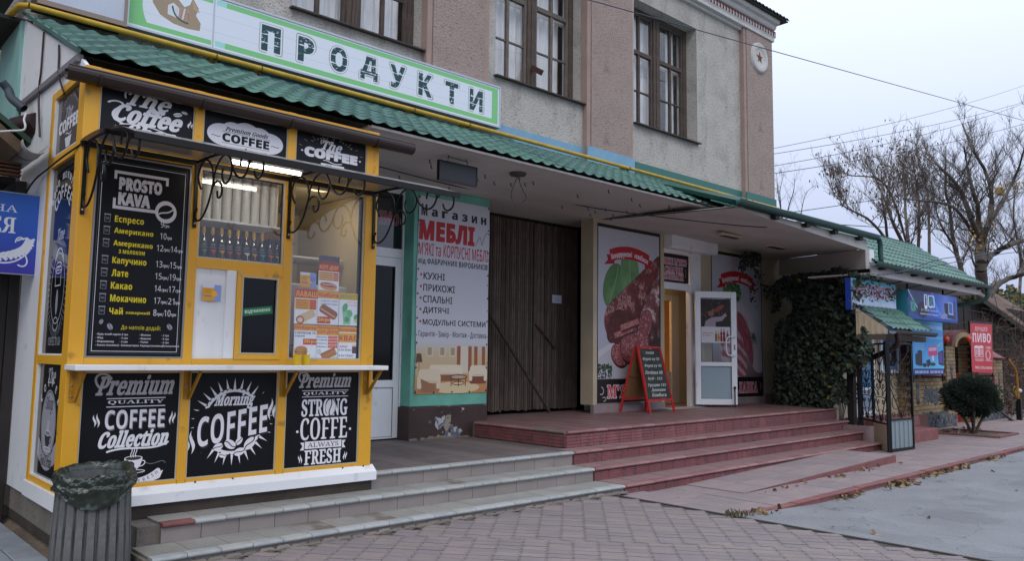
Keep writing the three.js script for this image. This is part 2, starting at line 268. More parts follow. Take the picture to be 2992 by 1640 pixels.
{ // interlocking wavy pavers laid on the skew
  const pv = struct('pavement');
  obj('bedding', bx(-30, PX - 0.03, -0.2, -0.014, -5.80, 30), M.jointSand, pv);
  const L = 0.197, W = 0.112, A = 47 * D2R, ax = V(Math.cos(A), 0, Math.sin(A)), az = V(-Math.sin(A), 0, Math.cos(A));
  const wave = (t) => 0.0085 * Math.sin(t * Math.PI * 2), zig = (t) => [0, 0.021, -0.014, 0.021, 0][Math.round(t * 4)];
  const out = []; const N = 6, Z = 4, gp = 0.0048;
  for (let i = 0; i < N; i++) out.push([-L / 2 + gp + (L - 2 * gp) * i / N, -W / 2 + gp + wave(i / N)]);
  for (let i = 0; i < Z; i++) out.push([L / 2 - gp + zig(i / Z), -W / 2 + gp + (W - 2 * gp) * i / Z]);
  for (let i = N; i > 0; i--) out.push([-L / 2 + gp + (L - 2 * gp) * i / N, W / 2 - gp + wave(i / N)]);
  for (let i = Z; i > 0; i--) out.push([-L / 2 + gp + zig(i / Z), -W / 2 + gp + (W - 2 * gp) * i / Z]);
  const vars = [0, 1, 2, 3, 4].map((k) => { const g = ext(out, 0.03); g.rotateX(-Math.PI / 2).rotateY(-A).translate(k * 0.23, -0.03, k * 0.11); return [geo(g), k * 0.23, k * 0.11]; });
  const inView = (p) => { const d = p.clone().sub(EYE), f = d.dot(FWD); if (f < 0.3) return 9; return Math.max(Math.abs(d.dot(RIGHT) / f * FOCAL) / 1496, Math.abs(d.dot(UP) / f * FOCAL) / 820); };
  const O = V(4.423, 0, -4.914), list = []; srand(21);
  for (let j = -60; j < 60; j++) for (let i = -40; i < 40; i++) {
    const p = O.clone().addScaledVector(ax, L * (i + (j >= 0 ? 0.5 : 0))).addScaledVector(az, W * (j + 0.5));
    if (p.x > PX - 0.14 || p.z < -5.67 || p.x < -1 || p.z > 0.5) continue;
    list.push([p, inView(p), p.distanceTo(EYE)]);
  }
  list.sort((a, b) => (a[1] < 1.03 ? a[2] : 100 + a[1]) - (b[1] < 1.03 ? b[2] : 100 + b[1]));
  const rest = [[], [], [], []];
  list.forEach(([p, v], n) => {
    if (v > 2.2) return;
    const [g, dx, dz] = vars[(rnd() * 5) | 0], m = (rnd() * 4) | 0, y = rr(-0.0025, 0.0015);
    if (n < 300) { const o = mesh(g, paverMats[m]); o.name = 'paver'; o.position.set(p.x - dx, y, p.z - dz); pv.add(o); } else rest[m].push(g.clone().translate(p.x - dx, y, p.z - dz));
  });
  rest.forEach((r, m) => r.length && stuff(obj('outer_paver', r, paverMats[m], pv)));
  // cut pieces along the steps and the edge, and the cement bead there
  obj('edging', bx(PX - 0.05, PX - 0.012, -0.2, -0.004, KERBZ - 1.4, 6), M.mortarDark, pv);
  const bead = []; for (let i = 0; i < 40; i++) { const x = 1.9 + i * 0.13; bead.push(new THREE.IcosahedronGeometry(1, 0).scale(rr(0.07, 0.1), rr(0.018, 0.035), rr(0.03, 0.05)).translate(x, -0.004, -5.715 + rr(-0.01, 0.02))); }
  stuff(obj('cement_bead', bead, M.oldStone, pv));
}
{ // big grey slabs to the left of the kiosk
  const lp = struct('yard_paving'); const b = obj('bedding', bx(-8, 1.53, -0.15, -0.02, -8.25, -5.0), M.earth, lp);
  M.yard = [[0x7f858b, 0x9aa0a6], [0x787e85, 0x9299a0]].map(([a, c], i) => mottled(a, c, { per: 1.3, base: 5, grain: 16, bump: 0.003, s: 100 + i, contrast: 2.2 }));
  const w = 0.2, d = 0.6; srand(31);
  for (let i = 0; i < 9; i++) for (let j = 0; j < 5; j++) { const o = obj('paving_slab', cbx(w - 0.012, 0.05, d - 0.012, 0.005).translate(i * 0.7, 0, j * 0.9), M.yard[(i + j) % 2], lp); o.position.set(1.535 - w * (i + 0.5) - i * 0.7, -0.055 + rr(-0.004, 0.004), -8.2 + d * (j + 0.5) - j * 0.9); }
  stuff(obj('dirt_strip', grid(3, 24, (u, v) => V(lerp(1.53, 1.66, u), -0.035 + 0.05 * u * u + 0.012 * Math.sin(v * 40 + u * 9), lerp(-5.8, -8.3, v))), M.earth, lp));
}
// ---------- stairs ----------
function noseGeo(L) {
  return ext([[-0.075, -0.036], [0.0, -0.036], [0.016, -0.028], [0.021, -0.017], [0.017, -0.006], [0.005, 0.001], [-0.075, 0.0015]], L).rotateY(-Math.PI / 2).translate(L / 2, 0, 0);
}
function ridgedTile(w, h, d) {                                         // tile with pressed horizontal ribs
  const g = [bx(-w / 2, w / 2, 0, h, -d, 0)]; const n = 4;
  for (let i = 0; i < n; i++) g.push(bx(-w / 2, w / 2, h * i / n + 0.006, h * (i + 1) / n - 0.006, -0.004, 0.008));
  return g;
}
function flight(par, { x0, x1, z, top, bot, zBack, tileW, noseW, tile, nose, tread, ridged, treadW = 0.3, last }) {
  const n = Math.max(1, Math.round((x1 - x0) / tileW)), w = (x1 - x0) / n, h = top - bot - (ridged ? 0.047 : 0.037);
  const tgs = [0, 1, 2, 3].map((q) => geo((ridged ? ridgedTile(w - 0.008, h, 0.02) : [cbx(w - 0.005, h, 0.02, 0.001).translate(0, 0, -0.01)]).map((e) => e.translate(q * 0.23, q * 0.31, q * 0.17))));
  for (let i = 0; i < n; i++) { const x = x0 + w * (i + 0.5), q = (rnd() * 4) | 0, o = mesh(tgs[q], tile[(i * 5 + (rnd() * 3 | 0)) % tile.length]); o.name = 'riser_tile'; o.position.set(x - q * 0.23, bot + tilt(x) - q * 0.31, z - q * 0.17); par.add(o); }
  const k = Math.round((x1 - x0) / noseW), nw = (x1 - x0) / k, ng = geo(noseGeo(nw - 0.005));
  for (let i = 0; i < k; i++) { const x = x0 + nw * (i + 0.5), o = mesh(ng, !ridged && x0 > 2.1 && x0 < 3 && i === 0 ? M.kerb[0] : nose[(i * 5 + (rnd() * 3 | 0)) % nose.length]); o.name = 'nosing'; o.position.set(x, top + tilt(x) + rr(-0.001, 0.001), z + 0.012); o.rotation.z = x > 7.1 ? 0.006 : 0; par.add(o); }
  if (zBack !== undefined) { const m = Math.round((x1 - x0) / treadW), tw = (x1 - x0) / m, d = z - 0.066 - zBack, gv = [0, 1, 2, 3, 4].map((q) => geo(bx(-tw / 2 + 0.002, tw / 2 - 0.002, -0.012, 0, -d, 0).translate(q * 0.41, 0, q * 0.27))); for (let i = 0; i < m; i++) { const x = x0 + tw * (i + 0.5), q = (rnd() * 5) | 0, o = mesh(gv[q], Array.isArray(tread) ? tread[i % tread.length] : tread); o.name = 'tread_slab'; o.position.set(x - q * 0.41, top + tilt(x) + rr(-0.001, 0.001), z - 0.066 - q * 0.27); par.add(o); } }
}
srand(77);
{
  const gs = struct('grey_steps');
  obj('core', [bx(1.95, 7.0, -0.2, 0.05, -6.7, -5.775), bx(2.02, 6.95, 0.04, 0.198, -6.7, -6.175), bx(1.6, 7.1, 0.1, 0.35, -8.9, -6.525)], M.oldStone, gs);
  const c = { tile: M.greyTile, nose: M.greyNose, tread: M.greyTread, tileW: 0.3, noseW: 0.235 };
  flight(gs, { ...c, x0: 1.98, x1: 7.03, z: -5.75, top: 0.068, bot: 0.0, zBack: -6.15 });
  flight(gs, { ...c, x0: 2.18, x1: 6.97, z: -6.15, top: 0.214, bot: 0.068, zBack: -6.51 });
  flight(gs, { ...c, x0: 4.2, x1: 7.0, z: -6.5, top: 0.366, bot: 0.214 });
  const tw = 0.3; const gv = [0, 1, 2, 3, 4].map((q) => geo(bx(-tw / 2 + 0.002, tw / 2 - 0.002, -0.012, 0, -tw / 2 + 0.002, tw / 2 - 0.002).translate(q * 0.41, 0, q * 0.27)));
  M.brownTile = [[0x6d6362, 0x7b706e], [0x665d5d, 0x746a69], [0x72665f, 0x7d726e]].map(([a, b], i) => mottled(a, b, { per: 1, base: 5, grain: 16, rough: 0.7, s: 110 + i }));
  for (let i = 0; i < 12; i++) for (let j = 0; j < 8; j++) { const x = 3.55 + tw * (i + 0.5), z = -6.566 - tw * (j + 0.5); const q = (rnd() * 5) | 0, o = mesh(gv[q], M.brownTile[(i * 5 + j * 3) % 3]); o.name = 'floor_tile'; o.position.set(x - q * 0.41, 0.366 + rr(-0.001, 0.001), z - q * 0.27); gs.add(o); }
}
{
  const rs = struct('red_steps'); const X1 = 14.1;
  const core = (x0, x1, y, z0, z1) => hull8([V(x0, -0.2, z1), V(x1, -0.2, z1), V(x1, -0.2, z0), V(x0, -0.2, z0)], [V(x0, y + tilt(x0), z1), V(x1, y + tilt(x1), z1), V(x1, y + tilt(x1), z0), V(x0, y + tilt(x0), z0)]);
  obj('core', [core(7.0, 13.82, 0.05, -6.8, -5.775), core(7.0, 14.0, 0.198, -6.9, -6.175), core(7.05, 14.22, 0.35, -9.6, -6.525), core(7.2, 14.38, 0.553, -9.6, -6.795)], M.oldStone, rs);
  const c = { tile: M.redTile, nose: M.redNose, tread: M.redTread, tileW: 0.25, noseW: 0.25, ridged: true };
  flight(rs, { ...c, x0: 7.05, x1: 13.85, z: -5.75, top: 0.068, bot: -0.075, zBack: -6.15 });
  flight(rs, { ...c, x0: 6.99, x1: 14.05, z: -6.15, top: 0.214, bot: 0.068, zBack: -6.5 });
  flight(rs, { ...c, x0: 7.02, x1: 14.25, z: -6.5, top: 0.366, bot: 0.214, zBack: -6.77 });
  flight(rs, { ...c, x0: 7.18, x1: 14.4, z: -6.77, top: 0.57, bot: 0.366 });
  const tw = 0.3, gv = [0, 1, 2, 3, 4].map((q) => geo(bx(-tw / 2 + 0.002, tw / 2 - 0.002, -0.012, 0, -tw / 2 + 0.002, tw / 2 - 0.002).translate(q * 0.41, 0, q * 0.27)));
  M.platform = [[0x7d5f60, 0x8a6c6b], [0x77595b, 0x846566], [0x806665, 0x8e7472]].map(([a, b], i) => mottled(a, b, { per: 1, base: 5, grain: 16, rough: 0.5, s: 115 + i, bump: 0.0008 }));
  for (let i = 0; i < 24; i++) for (let j = 0; j < 8; j++) { const x = 7.2 + tw * (i + 0.5), z = -6.836 - tw * (j + 0.5); const q = (rnd() * 5) | 0, o = mesh(gv[q], M.platform[(i * 5 + j * 3 + (rnd() * 2 | 0)) % 3]); o.name = 'floor_tile'; o.position.set(x - q * 0.41, 0.57 + tilt(x) + rr(-0.001, 0.001), z - q * 0.27); rs.add(o); }
  // the end of the platform towards the kiosk
  const sideN = 6, sw = 1.72 / sideN, sg = geo(ridgedTile(sw - 0.008, 0.165, 0.02)); 
  for (let i = 0; i < sideN; i++) { const o = mesh(sg, M.redTile[i % 3]); o.name = 'riser_tile'; o.rotation.y = -Math.PI / 2; o.position.set(7.18, 0.368, -6.78 - sw * (i + 0.5)); rs.add(o); }
  const ng = geo(noseGeo(sw - 0.005)); for (let i = 0; i < sideN; i++) { const o = mesh(ng, i < 2 ? M.oldStone : M.redNose[i % 3]); o.name = 'nosing'; o.rotation.y = -Math.PI / 2; o.position.set(7.172, 0.57, -6.78 - sw * (i + 0.5)); rs.add(o); }
  obj('end_wall', hull8([V(14.05, -0.1, -6.1), V(14.45, -0.1, -6.1), V(14.45, -0.1, -7.3), V(14.05, -0.1, -7.3)], [V(14.05, 0.33, -6.1), V(14.4, 0.33, -6.1), V(14.4, 0.33, -7.3), V(14.05, 0.33, -7.3)]), M.redTread[0], rs);
}
// ---------- coffee kiosk ----------
const KZ = -6.5, KL = 1.568, KR = 4.2, KB = -7.52;
M.yellow = mottled(0xdb9f24, 0xe2aa30, { per: 2, base: 3, grain: 4, rough: 0.42, bump: 0, s: 120, extra: (u, v, c) => { const k = fbm(u, v, 14, 4, 121); return k > 0.72 ? mix(c, [110, 84, 40], clamp((k - 0.72) * 4)) : c; } });
M.yellowOld = mottled(0xa8740e, 0xc68d17, { per: 0.3, base: 5, grain: 14, rough: 0.55, s: 122 });
M.bead = plain(0xb9b3a6, 0.5);
M.cream = plain(0xcfc6a8, 0.8);
const vinyl = { roughness: 0.4, specularIntensity: 0.35 };
const INK = '#16171a', CH = '#e4e3e6';
const beanDraw = (x, cx, cy, r, rot, c, gap = INK) => { x.save(); x.translate(cx, cy); x.rotate(rot); ell(x, 0, 0, r, r * 0.66, c); curve(x, [-r, 0.02 * r, -r * 0.4, -r * 0.5, r * 0.3, r * 0.5, r, -0.05 * r], r * 0.13, gap); x.restore(); };
const flame = (x, cx, cy, h, s, c) => { x.save(); x.translate(cx, cy); x.scale(s, 1); x.fillStyle = c; for (const o of [0, 0.22]) { x.beginPath(); x.moveTo(o * h, h * 0.5 - o * h * 0.3); x.bezierCurveTo(-h * 0.4 + o * h, 0, h * 0.14 + o * h, -h * 0.1, o * h + h * 0.02, -h * 0.5 + o * h * 0.4); x.bezierCurveTo(h * 0.3 + o * h, -h * 0.05, -h * 0.16 + o * h, h * 0.05, o * h, h * 0.5 - o * h * 0.3); x.fill(); } x.restore(); };
const script = (x, s, x0, y0, x1, y1, c, sw = 5) => T(x, s, x0, y0, x1, y1, c, { font: 'bold italic 100px serif', skew: 0.12, stroke: c, sw });
const slabT = (x, s, x0, y0, x1, y1, c, o = {}) => T(x, s, x0, y0, x1, y1, c, { font: 'bold 100px serif', ...o });
const sansT = (x, s, x0, y0, x1, y1, c, o = {}) => T(x, s, x0, y0, x1, y1, c, o);
const pTop = [
  cv(512, 460, (x, w, h) => { box2(x, 0, 0, w, h, '#1d1f23'); x.translate(-20, -30); x.scale(1.08, 0.97); script(x, 'The', 150, 20, 370, 150, CH, 4); curve(x, [140, 95, 120, 20, 190, -10, 230, 30], 9, CH); script(x, 'Coffee', 90, 150, 430, 305, CH, 8); curve(x, [60, 160, 90, 120, 150, 140, 120, 180, 60, 240, 80, 300, 130, 320], 13, CH); script(x, 'Shop', 150, 310, 400, 440, CH, 6); curve(x, [120, 330, 240, 280, 340, 330, 410, 370], 9, CH); beanDraw(x, 405, 150, 26, -0.6, CH, '#1d1f23'); beanDraw(x, 440, 120, 18, 0.4, CH, '#1d1f23'); flame(x, 95, 370, 60, 1, CH); flame(x, 470, 215, 80, 1, CH); }, vinyl),
  cv(512, 400, (x, w, h) => { box2(x, 0, 0, w, h, '#1d1f23'); x.translate(0, -8); x.scale(1, 0.9); x.fillStyle = '#dcdde4'; x.beginPath(); x.moveTo(120, 110); x.quadraticCurveTo(150, 70, 200, 85); x.quadraticCurveTo(256, 40, 312, 85); x.quadraticCurveTo(362, 70, 392, 110); x.bezierCurveTo(520, 110, 520, 300, 392, 305); x.quadraticCurveTo(256, 360, 120, 305); x.bezierCurveTo(-8, 300, -8, 110, 120, 110); x.fill(); x.strokeStyle = '#26282c'; x.lineWidth = 2.5; x.stroke(); script(x, 'Premium Goods', 130, 128, 390, 168, '#2c2e33', 0); box2(x, 110, 176, 402, 179, '#2c2e33'); sansT(x, 'COFFEE', 115, 190, 397, 262, '#1d1f23', { stroke: '#1d1f23', sw: 6 }); box2(x, 110, 274, 402, 277, '#2c2e33'); curve(x, [52, 228, 70, 215, 80, 240, 100, 225], 5, '#2c2e33'); curve(x, [412, 228, 430, 215, 440, 240, 460, 225], 5, '#2c2e33'); for (const o of [-26, 0, 26]) T(x, '★', 256 + o - 9, 92, 256 + o + 9, 110, '#2c2e33', { font: '40px sans-serif' }); curve(x, [130, 300, 190, 330, 230, 280, 256, 320, 280, 280, 320, 330, 382, 300], 2.5, '#55575c'); poly(x, [256, 290, 244, 310, 256, 306, 268, 310], '#2c2e33'); }, vinyl),
  cv(512, 380, (x, w, h) => { box2(x, 0, 0, w, h, '#1d1f23'); x.translate(0, -12); x.scale(1, 0.86); for (let i = 0; i < 9; i++) { const a = -1.2 + i * 0.3; curve(x, [256 + 225 * Math.sin(a), 235 - 200 * Math.cos(a), 256 + 225 * Math.sin(a), 235 - 200 * Math.cos(a), 256 + 240 * Math.sin(a), 235 - 214 * Math.cos(a), 256 + 246 * Math.sin(a), 235 - 222 * Math.cos(a)], 3, '#b9b29c'); } arcText(x, 'STRONG & FRESH', 256, 250, 200, -0.75, 0.75, 20, '#b9b29c'); script(x, 'The', 185, 70, 330, 160, CH, 5); curve(x, [180, 110, 160, 60, 220, 55, 240, 80], 6, CH); sansT(x, 'COFFEE', 70, 165, 442, 245, CH, { stroke: CH, sw: 13 }); ell(x, 48, 206, 8, 8, CH); ell(x, 466, 206, 8, 8, CH); curve(x, [200, 262, 240, 250, 260, 300, 330, 268], 8, CH); x.fillStyle = CH; x.beginPath(); x.moveTo(180, 290); x.lineTo(350, 290); x.quadraticCurveTo(345, 380, 262, 380); x.quadraticCurveTo(190, 375, 180, 290); x.fill(); script(x, 'Shop', 205, 300, 325, 345, '#1d1f23', 2); }, vinyl)];
const menuMat = cv(620, 1340, (x, w, h) => {
  box2(x, 0, 0, w, h, '#141518'); x.strokeStyle = '#c9ccd3'; x.lineWidth = 4; x.strokeRect(34, 46, w - 68, h - 84); x.lineWidth = 1.5; x.strokeStyle = '#777a82'; x.strokeRect(22, 32, w - 44, h - 58);
  const G = '#cfccd0'; box2(x, 110, 92, 470, 112, G); box2(x, 110, 92, 128, 150, G); box2(x, 452, 92, 470, 150, G); box2(x, 110, 330, 400, 352, G); box2(x, 110, 280, 128, 350, G);
  sansT(x, 'PROSTO', 146, 136, 424, 216, G, { stroke: G, sw: 9 }); sansT(x, 'KAVA', 146, 240, 350, 318, G, { stroke: G, sw: 9 });
  srand(3); for (let i = 0; i < 130; i++) { x.fillStyle = '#141518'; x.fillRect(rr(140, 430), rr(130, 325), rr(1, 6), rr(1, 5)); }
  ell(x, 462, 334, 74, 78, G); ell(x, 462, 334, 54, 48, '#141518', -0.5); curve(x, [416, 352, 440, 330, 470, 352, 508, 312], 10, G);
  const rows = [['Еспресо', 444, '9', 0], ['Американо', 526, '10', 0], ['Американо', 610, '12', '14'], ['Капучино', 722, '13', '15'], ['Лате', 806, '15', '19'], ['Какао', 890, '14', '17'], ['Мокачино', 974, '17', '21'], ['Чай', 1058, '8', '10']], Y = '#d8c52a', Wt = '#d6d9e0', L = { font: '100px sans-serif' };
  rows.forEach(([s, y, a, b], i) => {
    const wd = [188, 256, 256, 220, 106, 136, 232, 86][i]; sansT(x, s, 130, y - 46, 130 + wd, y + (i === 0 || i === 3 ? 10 : 0), Y, { stroke: Y, sw: 2 });
    x.strokeStyle = '#8e929b'; x.lineWidth = 3; x.strokeRect(66, y - 46, 34, 48); box2(x, 62, y - 52, 104, y - 44, '#8e929b'); box2(x, 72, y - 30, 94, y - 14, '#5b5f68');
    let X = b ? 414 : 432; const dw = a.length * 22; sansT(x, a, X, y - 44, X + dw, y, Wt, L); sansT(x, 'грн', X + dw + 4, y - 20, X + dw + 36, y + 4, Wt);
    if (b) { const X2 = X + dw + 50; sansT(x, '/', X2 - 10, y - 24, X2 - 2, y + 2, Wt); sansT(x, b, X2 + 2, y - 44, X2 + 46, y, Wt, L); sansT(x, 'грн', X2 + 50, y - 20, X2 + 84, y + 4, Wt); }
  });
  sansT(x, 'з молоком', 166, 622, 336, 650, Y); sansT(x, 'заварний', 232, 1030, 392, 1058, Y); sansT(x, 'До напоїв додай:', 210, 1126, 470, 1162, Y, L);
  beanDraw(x, 84, 1110, 18, -1.1, '#8e929b', '#141518'); beanDraw(x, 140, 1140, 24, 1, '#8e929b', '#141518'); beanDraw(x, 530, 1130, 24, 0.9, '#8e929b', '#141518');
  [['Будь-який сироп', '2 грн', 'Молоко', '2 грн'], ['Мед', '3 грн', 'Вершки', '5 грн'], ['Маршмелоу', '2 грн', 'Топінг', '2 грн'], ['Какао (посипка)', 'безкоштовно', 'Кориця (посипка)', 'безкоштовно']].forEach((q, i) => { const y = 1196 + i * 24; x.font = 'bold 17px sans-serif'; x.fillStyle = '#c9ccd3'; x.textAlign = 'left'; x.fillText('- ' + q[0], 56, y); x.fillText('- ' + q[1], 206, y); x.fillText('- ' + q[2], 330, y); x.fillText('- ' + q[3], 478, y); });
}, { roughness: 0.35, specularIntensity: 0.4 });
const cupDraw = (x, cx, cy, s, c, k) => { x.fillStyle = c; x.beginPath(); x.moveTo(cx - s, cy - s * 0.3); x.quadraticCurveTo(cx - s * 0.8, cy + s, cx, cy + s); x.quadraticCurveTo(cx + s * 0.8, cy + s, cx + s, cy - s * 0.3); x.fill(); ell(x, cx, cy - s * 0.3, s, s * 0.28, CH); ell(x, cx, cy - s * 0.3, s * 0.86, s * 0.2, k); curve(x, [cx + s, cy, cx + s * 1.5, cy, cx + s * 1.3, cy + s * 0.6, cx + s * 0.7, cy + s * 0.6], s * 0.12, c); ell(x, cx, cy + s * 1.15, s * 1.3, s * 0.18, CH, 0, s * 0.09); for (const o of [-0.25, 0, 0.25]) curve(x, [cx + o * s, cy - s * 0.45, cx + o * s - s * 0.25, cy - s * 0.8, cx + o * s + s * 0.25, cy - s * 1.0, cx + o * s, cy - s * 1.4], s * 0.1, CH); };
const pLow = [
  cv(600, 680, (x, w, h) => { box2(x, 0, 0, w, h, INK); script(x, 'Premium', 90, 20, 560, 140, '#b9b6b6', 5); curve(x, [100, 90, 40, 20, 130, -20, 170, 40], 14, '#b9b6b6'); box2(x, 150, 158, 510, 164, CH); slabT(x, 'QUALITY', 158, 172, 500, 200, CH); box2(x, 150, 208, 510, 214, CH); sansT(x, 'COFFEE', 146, 228, 512, 345, CH, { shadow: '#7d7d82' }); flame(x, 105, 290, 90, -1, CH); flame(x, 552, 290, 90, 1, CH); script(x, 'Collection', 120, 356, 540, 456, CH, 7); curve(x, [170, 480, 300, 440, 440, 500, 540, 440], 12, CH); cupDraw(x, 330, 545, 56, CH, '#3b3b40'); beanDraw(x, 318, 562, 22, 0.5, '#2a2a2e', CH); for (const s of [-1, 1]) { curve(x, [330 + s * 80, 560, 330 + s * 130, 590, 330 + s * 180, 530, 330 + s * 200, 570], 3, '#9a9aa0'); poly(x, [330 + s * 90, 655, 330 + s * 190, 612, 330 + s * 170, 660, 330 + s * 90, 690], CH); } x.save(); x.strokeStyle = CH; x.lineWidth = 34; x.beginPath(); x.arc(330, 420, 250, 0.9, 2.24); x.stroke(); x.restore(); arcText(x, 'ALWAYS FRESH', 330, 420, -262, 0.62, -0.62, 28, INK, ''); }, vinyl),
  cv(600, 660, (x, w, h) => { box2(x, 0, 0, w, h, INK); const cx = 300, cy = 322; for (let i = 0; i < 30; i++) { const a = i / 30 * 6.283, s = Math.sin(a), c = Math.cos(a), r = 214, R = 284; poly(x, [cx + r * s - 9 * c, cy - r * c - 9 * s, cx + R * s, cy - R * c, cx + r * s + 9 * c, cy - r * c + 9 * s], CH); } for (let i = 0; i < 40; i++) { const a = i / 40 * 6.283; ell(x, cx + 196 * Math.sin(a), cy - 196 * Math.cos(a), 17, 17, CH); } ell(x, cx, cy, 190, 190, INK); poly(x, [40, 250, 560, 130, 560, 400, 40, 520], INK); x.save(); x.transform(1, -0.16, 0, 1, 0, 48); T(x, 'COFFEE', 64, 250, 540, 440, CH, { font: 'bold 100px sans-serif', shadow: '#3a3a3e', stroke: INK, sw: 3 }); x.restore(); script(x, 'Morning', 170, 140, 440, 240, CH, 6); flame(x, 32, 440, 150, -1, CH); flame(x, 560, 250, 150, 1, CH); beanDraw(x, 205, 480, 34, -0.4, CH); beanDraw(x, 285, 468, 42, 0.5, CH); beanDraw(x, 240, 534, 26, 0, CH); beanDraw(x, 345, 450, 30, -0.9, CH); beanDraw(x, 350, 520, 38, -0.3, CH); beanDraw(x, 420, 470, 48, -0.8, CH); }, vinyl),
  cv(600, 680, (x, w, h) => { box2(x, 0, 0, w, h, INK); script(x, 'Premium', 110, 14, 530, 116, '#b9b6b6', 5); curve(x, [116, 70, 70, 10, 150, -20, 180, 36], 13, '#b9b6b6'); box2(x, 130, 136, 510, 141, CH); slabT(x, 'QUALITY', 140, 148, 500, 174, CH); box2(x, 130, 180, 510, 185, CH); slabT(x, 'STRONG', 130, 200, 506, 320, CH, { stroke: CH, sw: 3 }); ell(x, 364, 258, 42, 66, INK); beanDraw(x, 364, 262, 60, -1.5, CH); slabT(x, 'COFFE', 126, 332, 510, 490, CH, { stroke: '#54545a', sw: 3 }); poly(x, [130, 505, 160, 505, 160, 560, 130, 560, 148, 532], CH); poly(x, [500, 505, 470, 505, 470, 560, 500, 560, 482, 532], CH); box2(x, 166, 500, 464, 552, CH); slabT(x, 'ALWAYS', 190, 510, 440, 542, INK, { font: '100px serif' }); slabT(x, 'FRESH', 166, 560, 464, 664, CH, { stroke: CH, sw: 3 }); flame(x, 140, 620, 70, -1, CH); flame(x, 492, 620, 70, 1, CH); ell(x, 104, 426, 10, 10, CH); ell(x, 534, 426, 10, 10, CH); speck(x, w, h, 50, '#6b6b70', 0.5, 1.4); }, vinyl)];
const sideV = { roughness: 0.08, specularIntensity: 1 };
const pSide = [
  cv(420, 300, (x, w, h) => { box2(x, 0, 0, w, h, '#30353d'); script(x, 'The', 150, 70, 270, 125, '#aab4c4', 1); sansT(x, 'COFFEE', 50, 130, 370, 190, '#e6eaf2', { stroke: '#e6eaf2', sw: 8 }); curve(x, [170, 205, 200, 195, 220, 230, 260, 208], 6, '#dfe4ee'); poly(x, [160, 225, 270, 225, 245, 275, 185, 275], '#dfe4ee'); arcText(x, 'STRONG & FRESH', 210, 190, 160, -0.8, 0.8, 16, '#aab4c4'); }, sideV),
  cv(360, 760, (x, w, h) => { box2(x, 0, 0, w, h, INK); arcText(x, 'GOOD MORNING', 180, 230, 165, -1.05, 1.05, 38, '#d9dbe0'); arcText(x, 'COFFEE', 180, 250, 110, -0.85, 0.85, 74, '#d9dbe0'); script(x, 'Time', 130, 260, 230, 310, '#c6c9d0', 1); for (let i = 0; i < 44; i++) { const a = i / 44 * 6.283; curve(x, [180 + 112 * Math.sin(a), 500 - 160 * Math.cos(a), 180 + 112 * Math.sin(a), 500 - 160 * Math.cos(a), 180 + 138 * Math.sin(a), 500 - 190 * Math.cos(a), 180 + 140 * Math.sin(a), 500 - 192 * Math.cos(a)], 4, '#9fa3ab'); } ell(x, 180, 500, 92, 138, '#d9dbe0', 0, 4); x.strokeStyle = '#d9dbe0'; x.lineWidth = 5; x.strokeRect(142, 430, 76, 60); ell(x, 180, 428, 44, 14, '#d9dbe0', 0, 5); ell(x, 180, 408, 34, 10, '#d9dbe0', 0, 5); ell(x, 180, 555, 16, 50, '#9fa3ab'); x.strokeStyle = '#d9dbe0'; x.lineWidth = 8; x.beginPath(); x.arc(180, 400, 56, 3.3, 6.1); x.stroke(); ell(x, 180, 640, 34, 26, '#d9dbe0', 0, 4); sansT(x, '·COFFEE TO GO·', 90, 690, 270, 722, '#c6c9d0', { font: '100px serif' }); }, sideV),
  cv(400, 460, (x, w, h) => { box2(x, 0, 0, w, h, INK); script(x, 'The', 150, 14, 270, 80, '#b9b9bf', 2); arcText(x, 'COFFEE', 200, 230, 142, -1.0, 1.0, 44, CH); ell(x, 200, 240, 116, 136, '#a9a9b1'); ell(x, 200, 240, 108, 128, INK, 0, 3); script(x, 'Shop', 140, 130, 260, 200, '#3a3a42', 1); cupDraw(x, 200, 290, 44, '#3a3a42', '#8d8d95'); x.strokeStyle = '#a9a9b1'; x.lineWidth = 50; x.beginPath(); x.arc(200, 240, 160, 0.7, 2.44); x.stroke(); poly(x, [60, 300, 110, 330, 90, 400, 50, 370], '#a9a9b1'); poly(x, [340, 300, 290, 330, 310, 400, 350, 370], '#a9a9b1'); script(x, 'Food & Drinks', 110, 365, 290, 410, '#2c2c34', 0); }, sideV)];

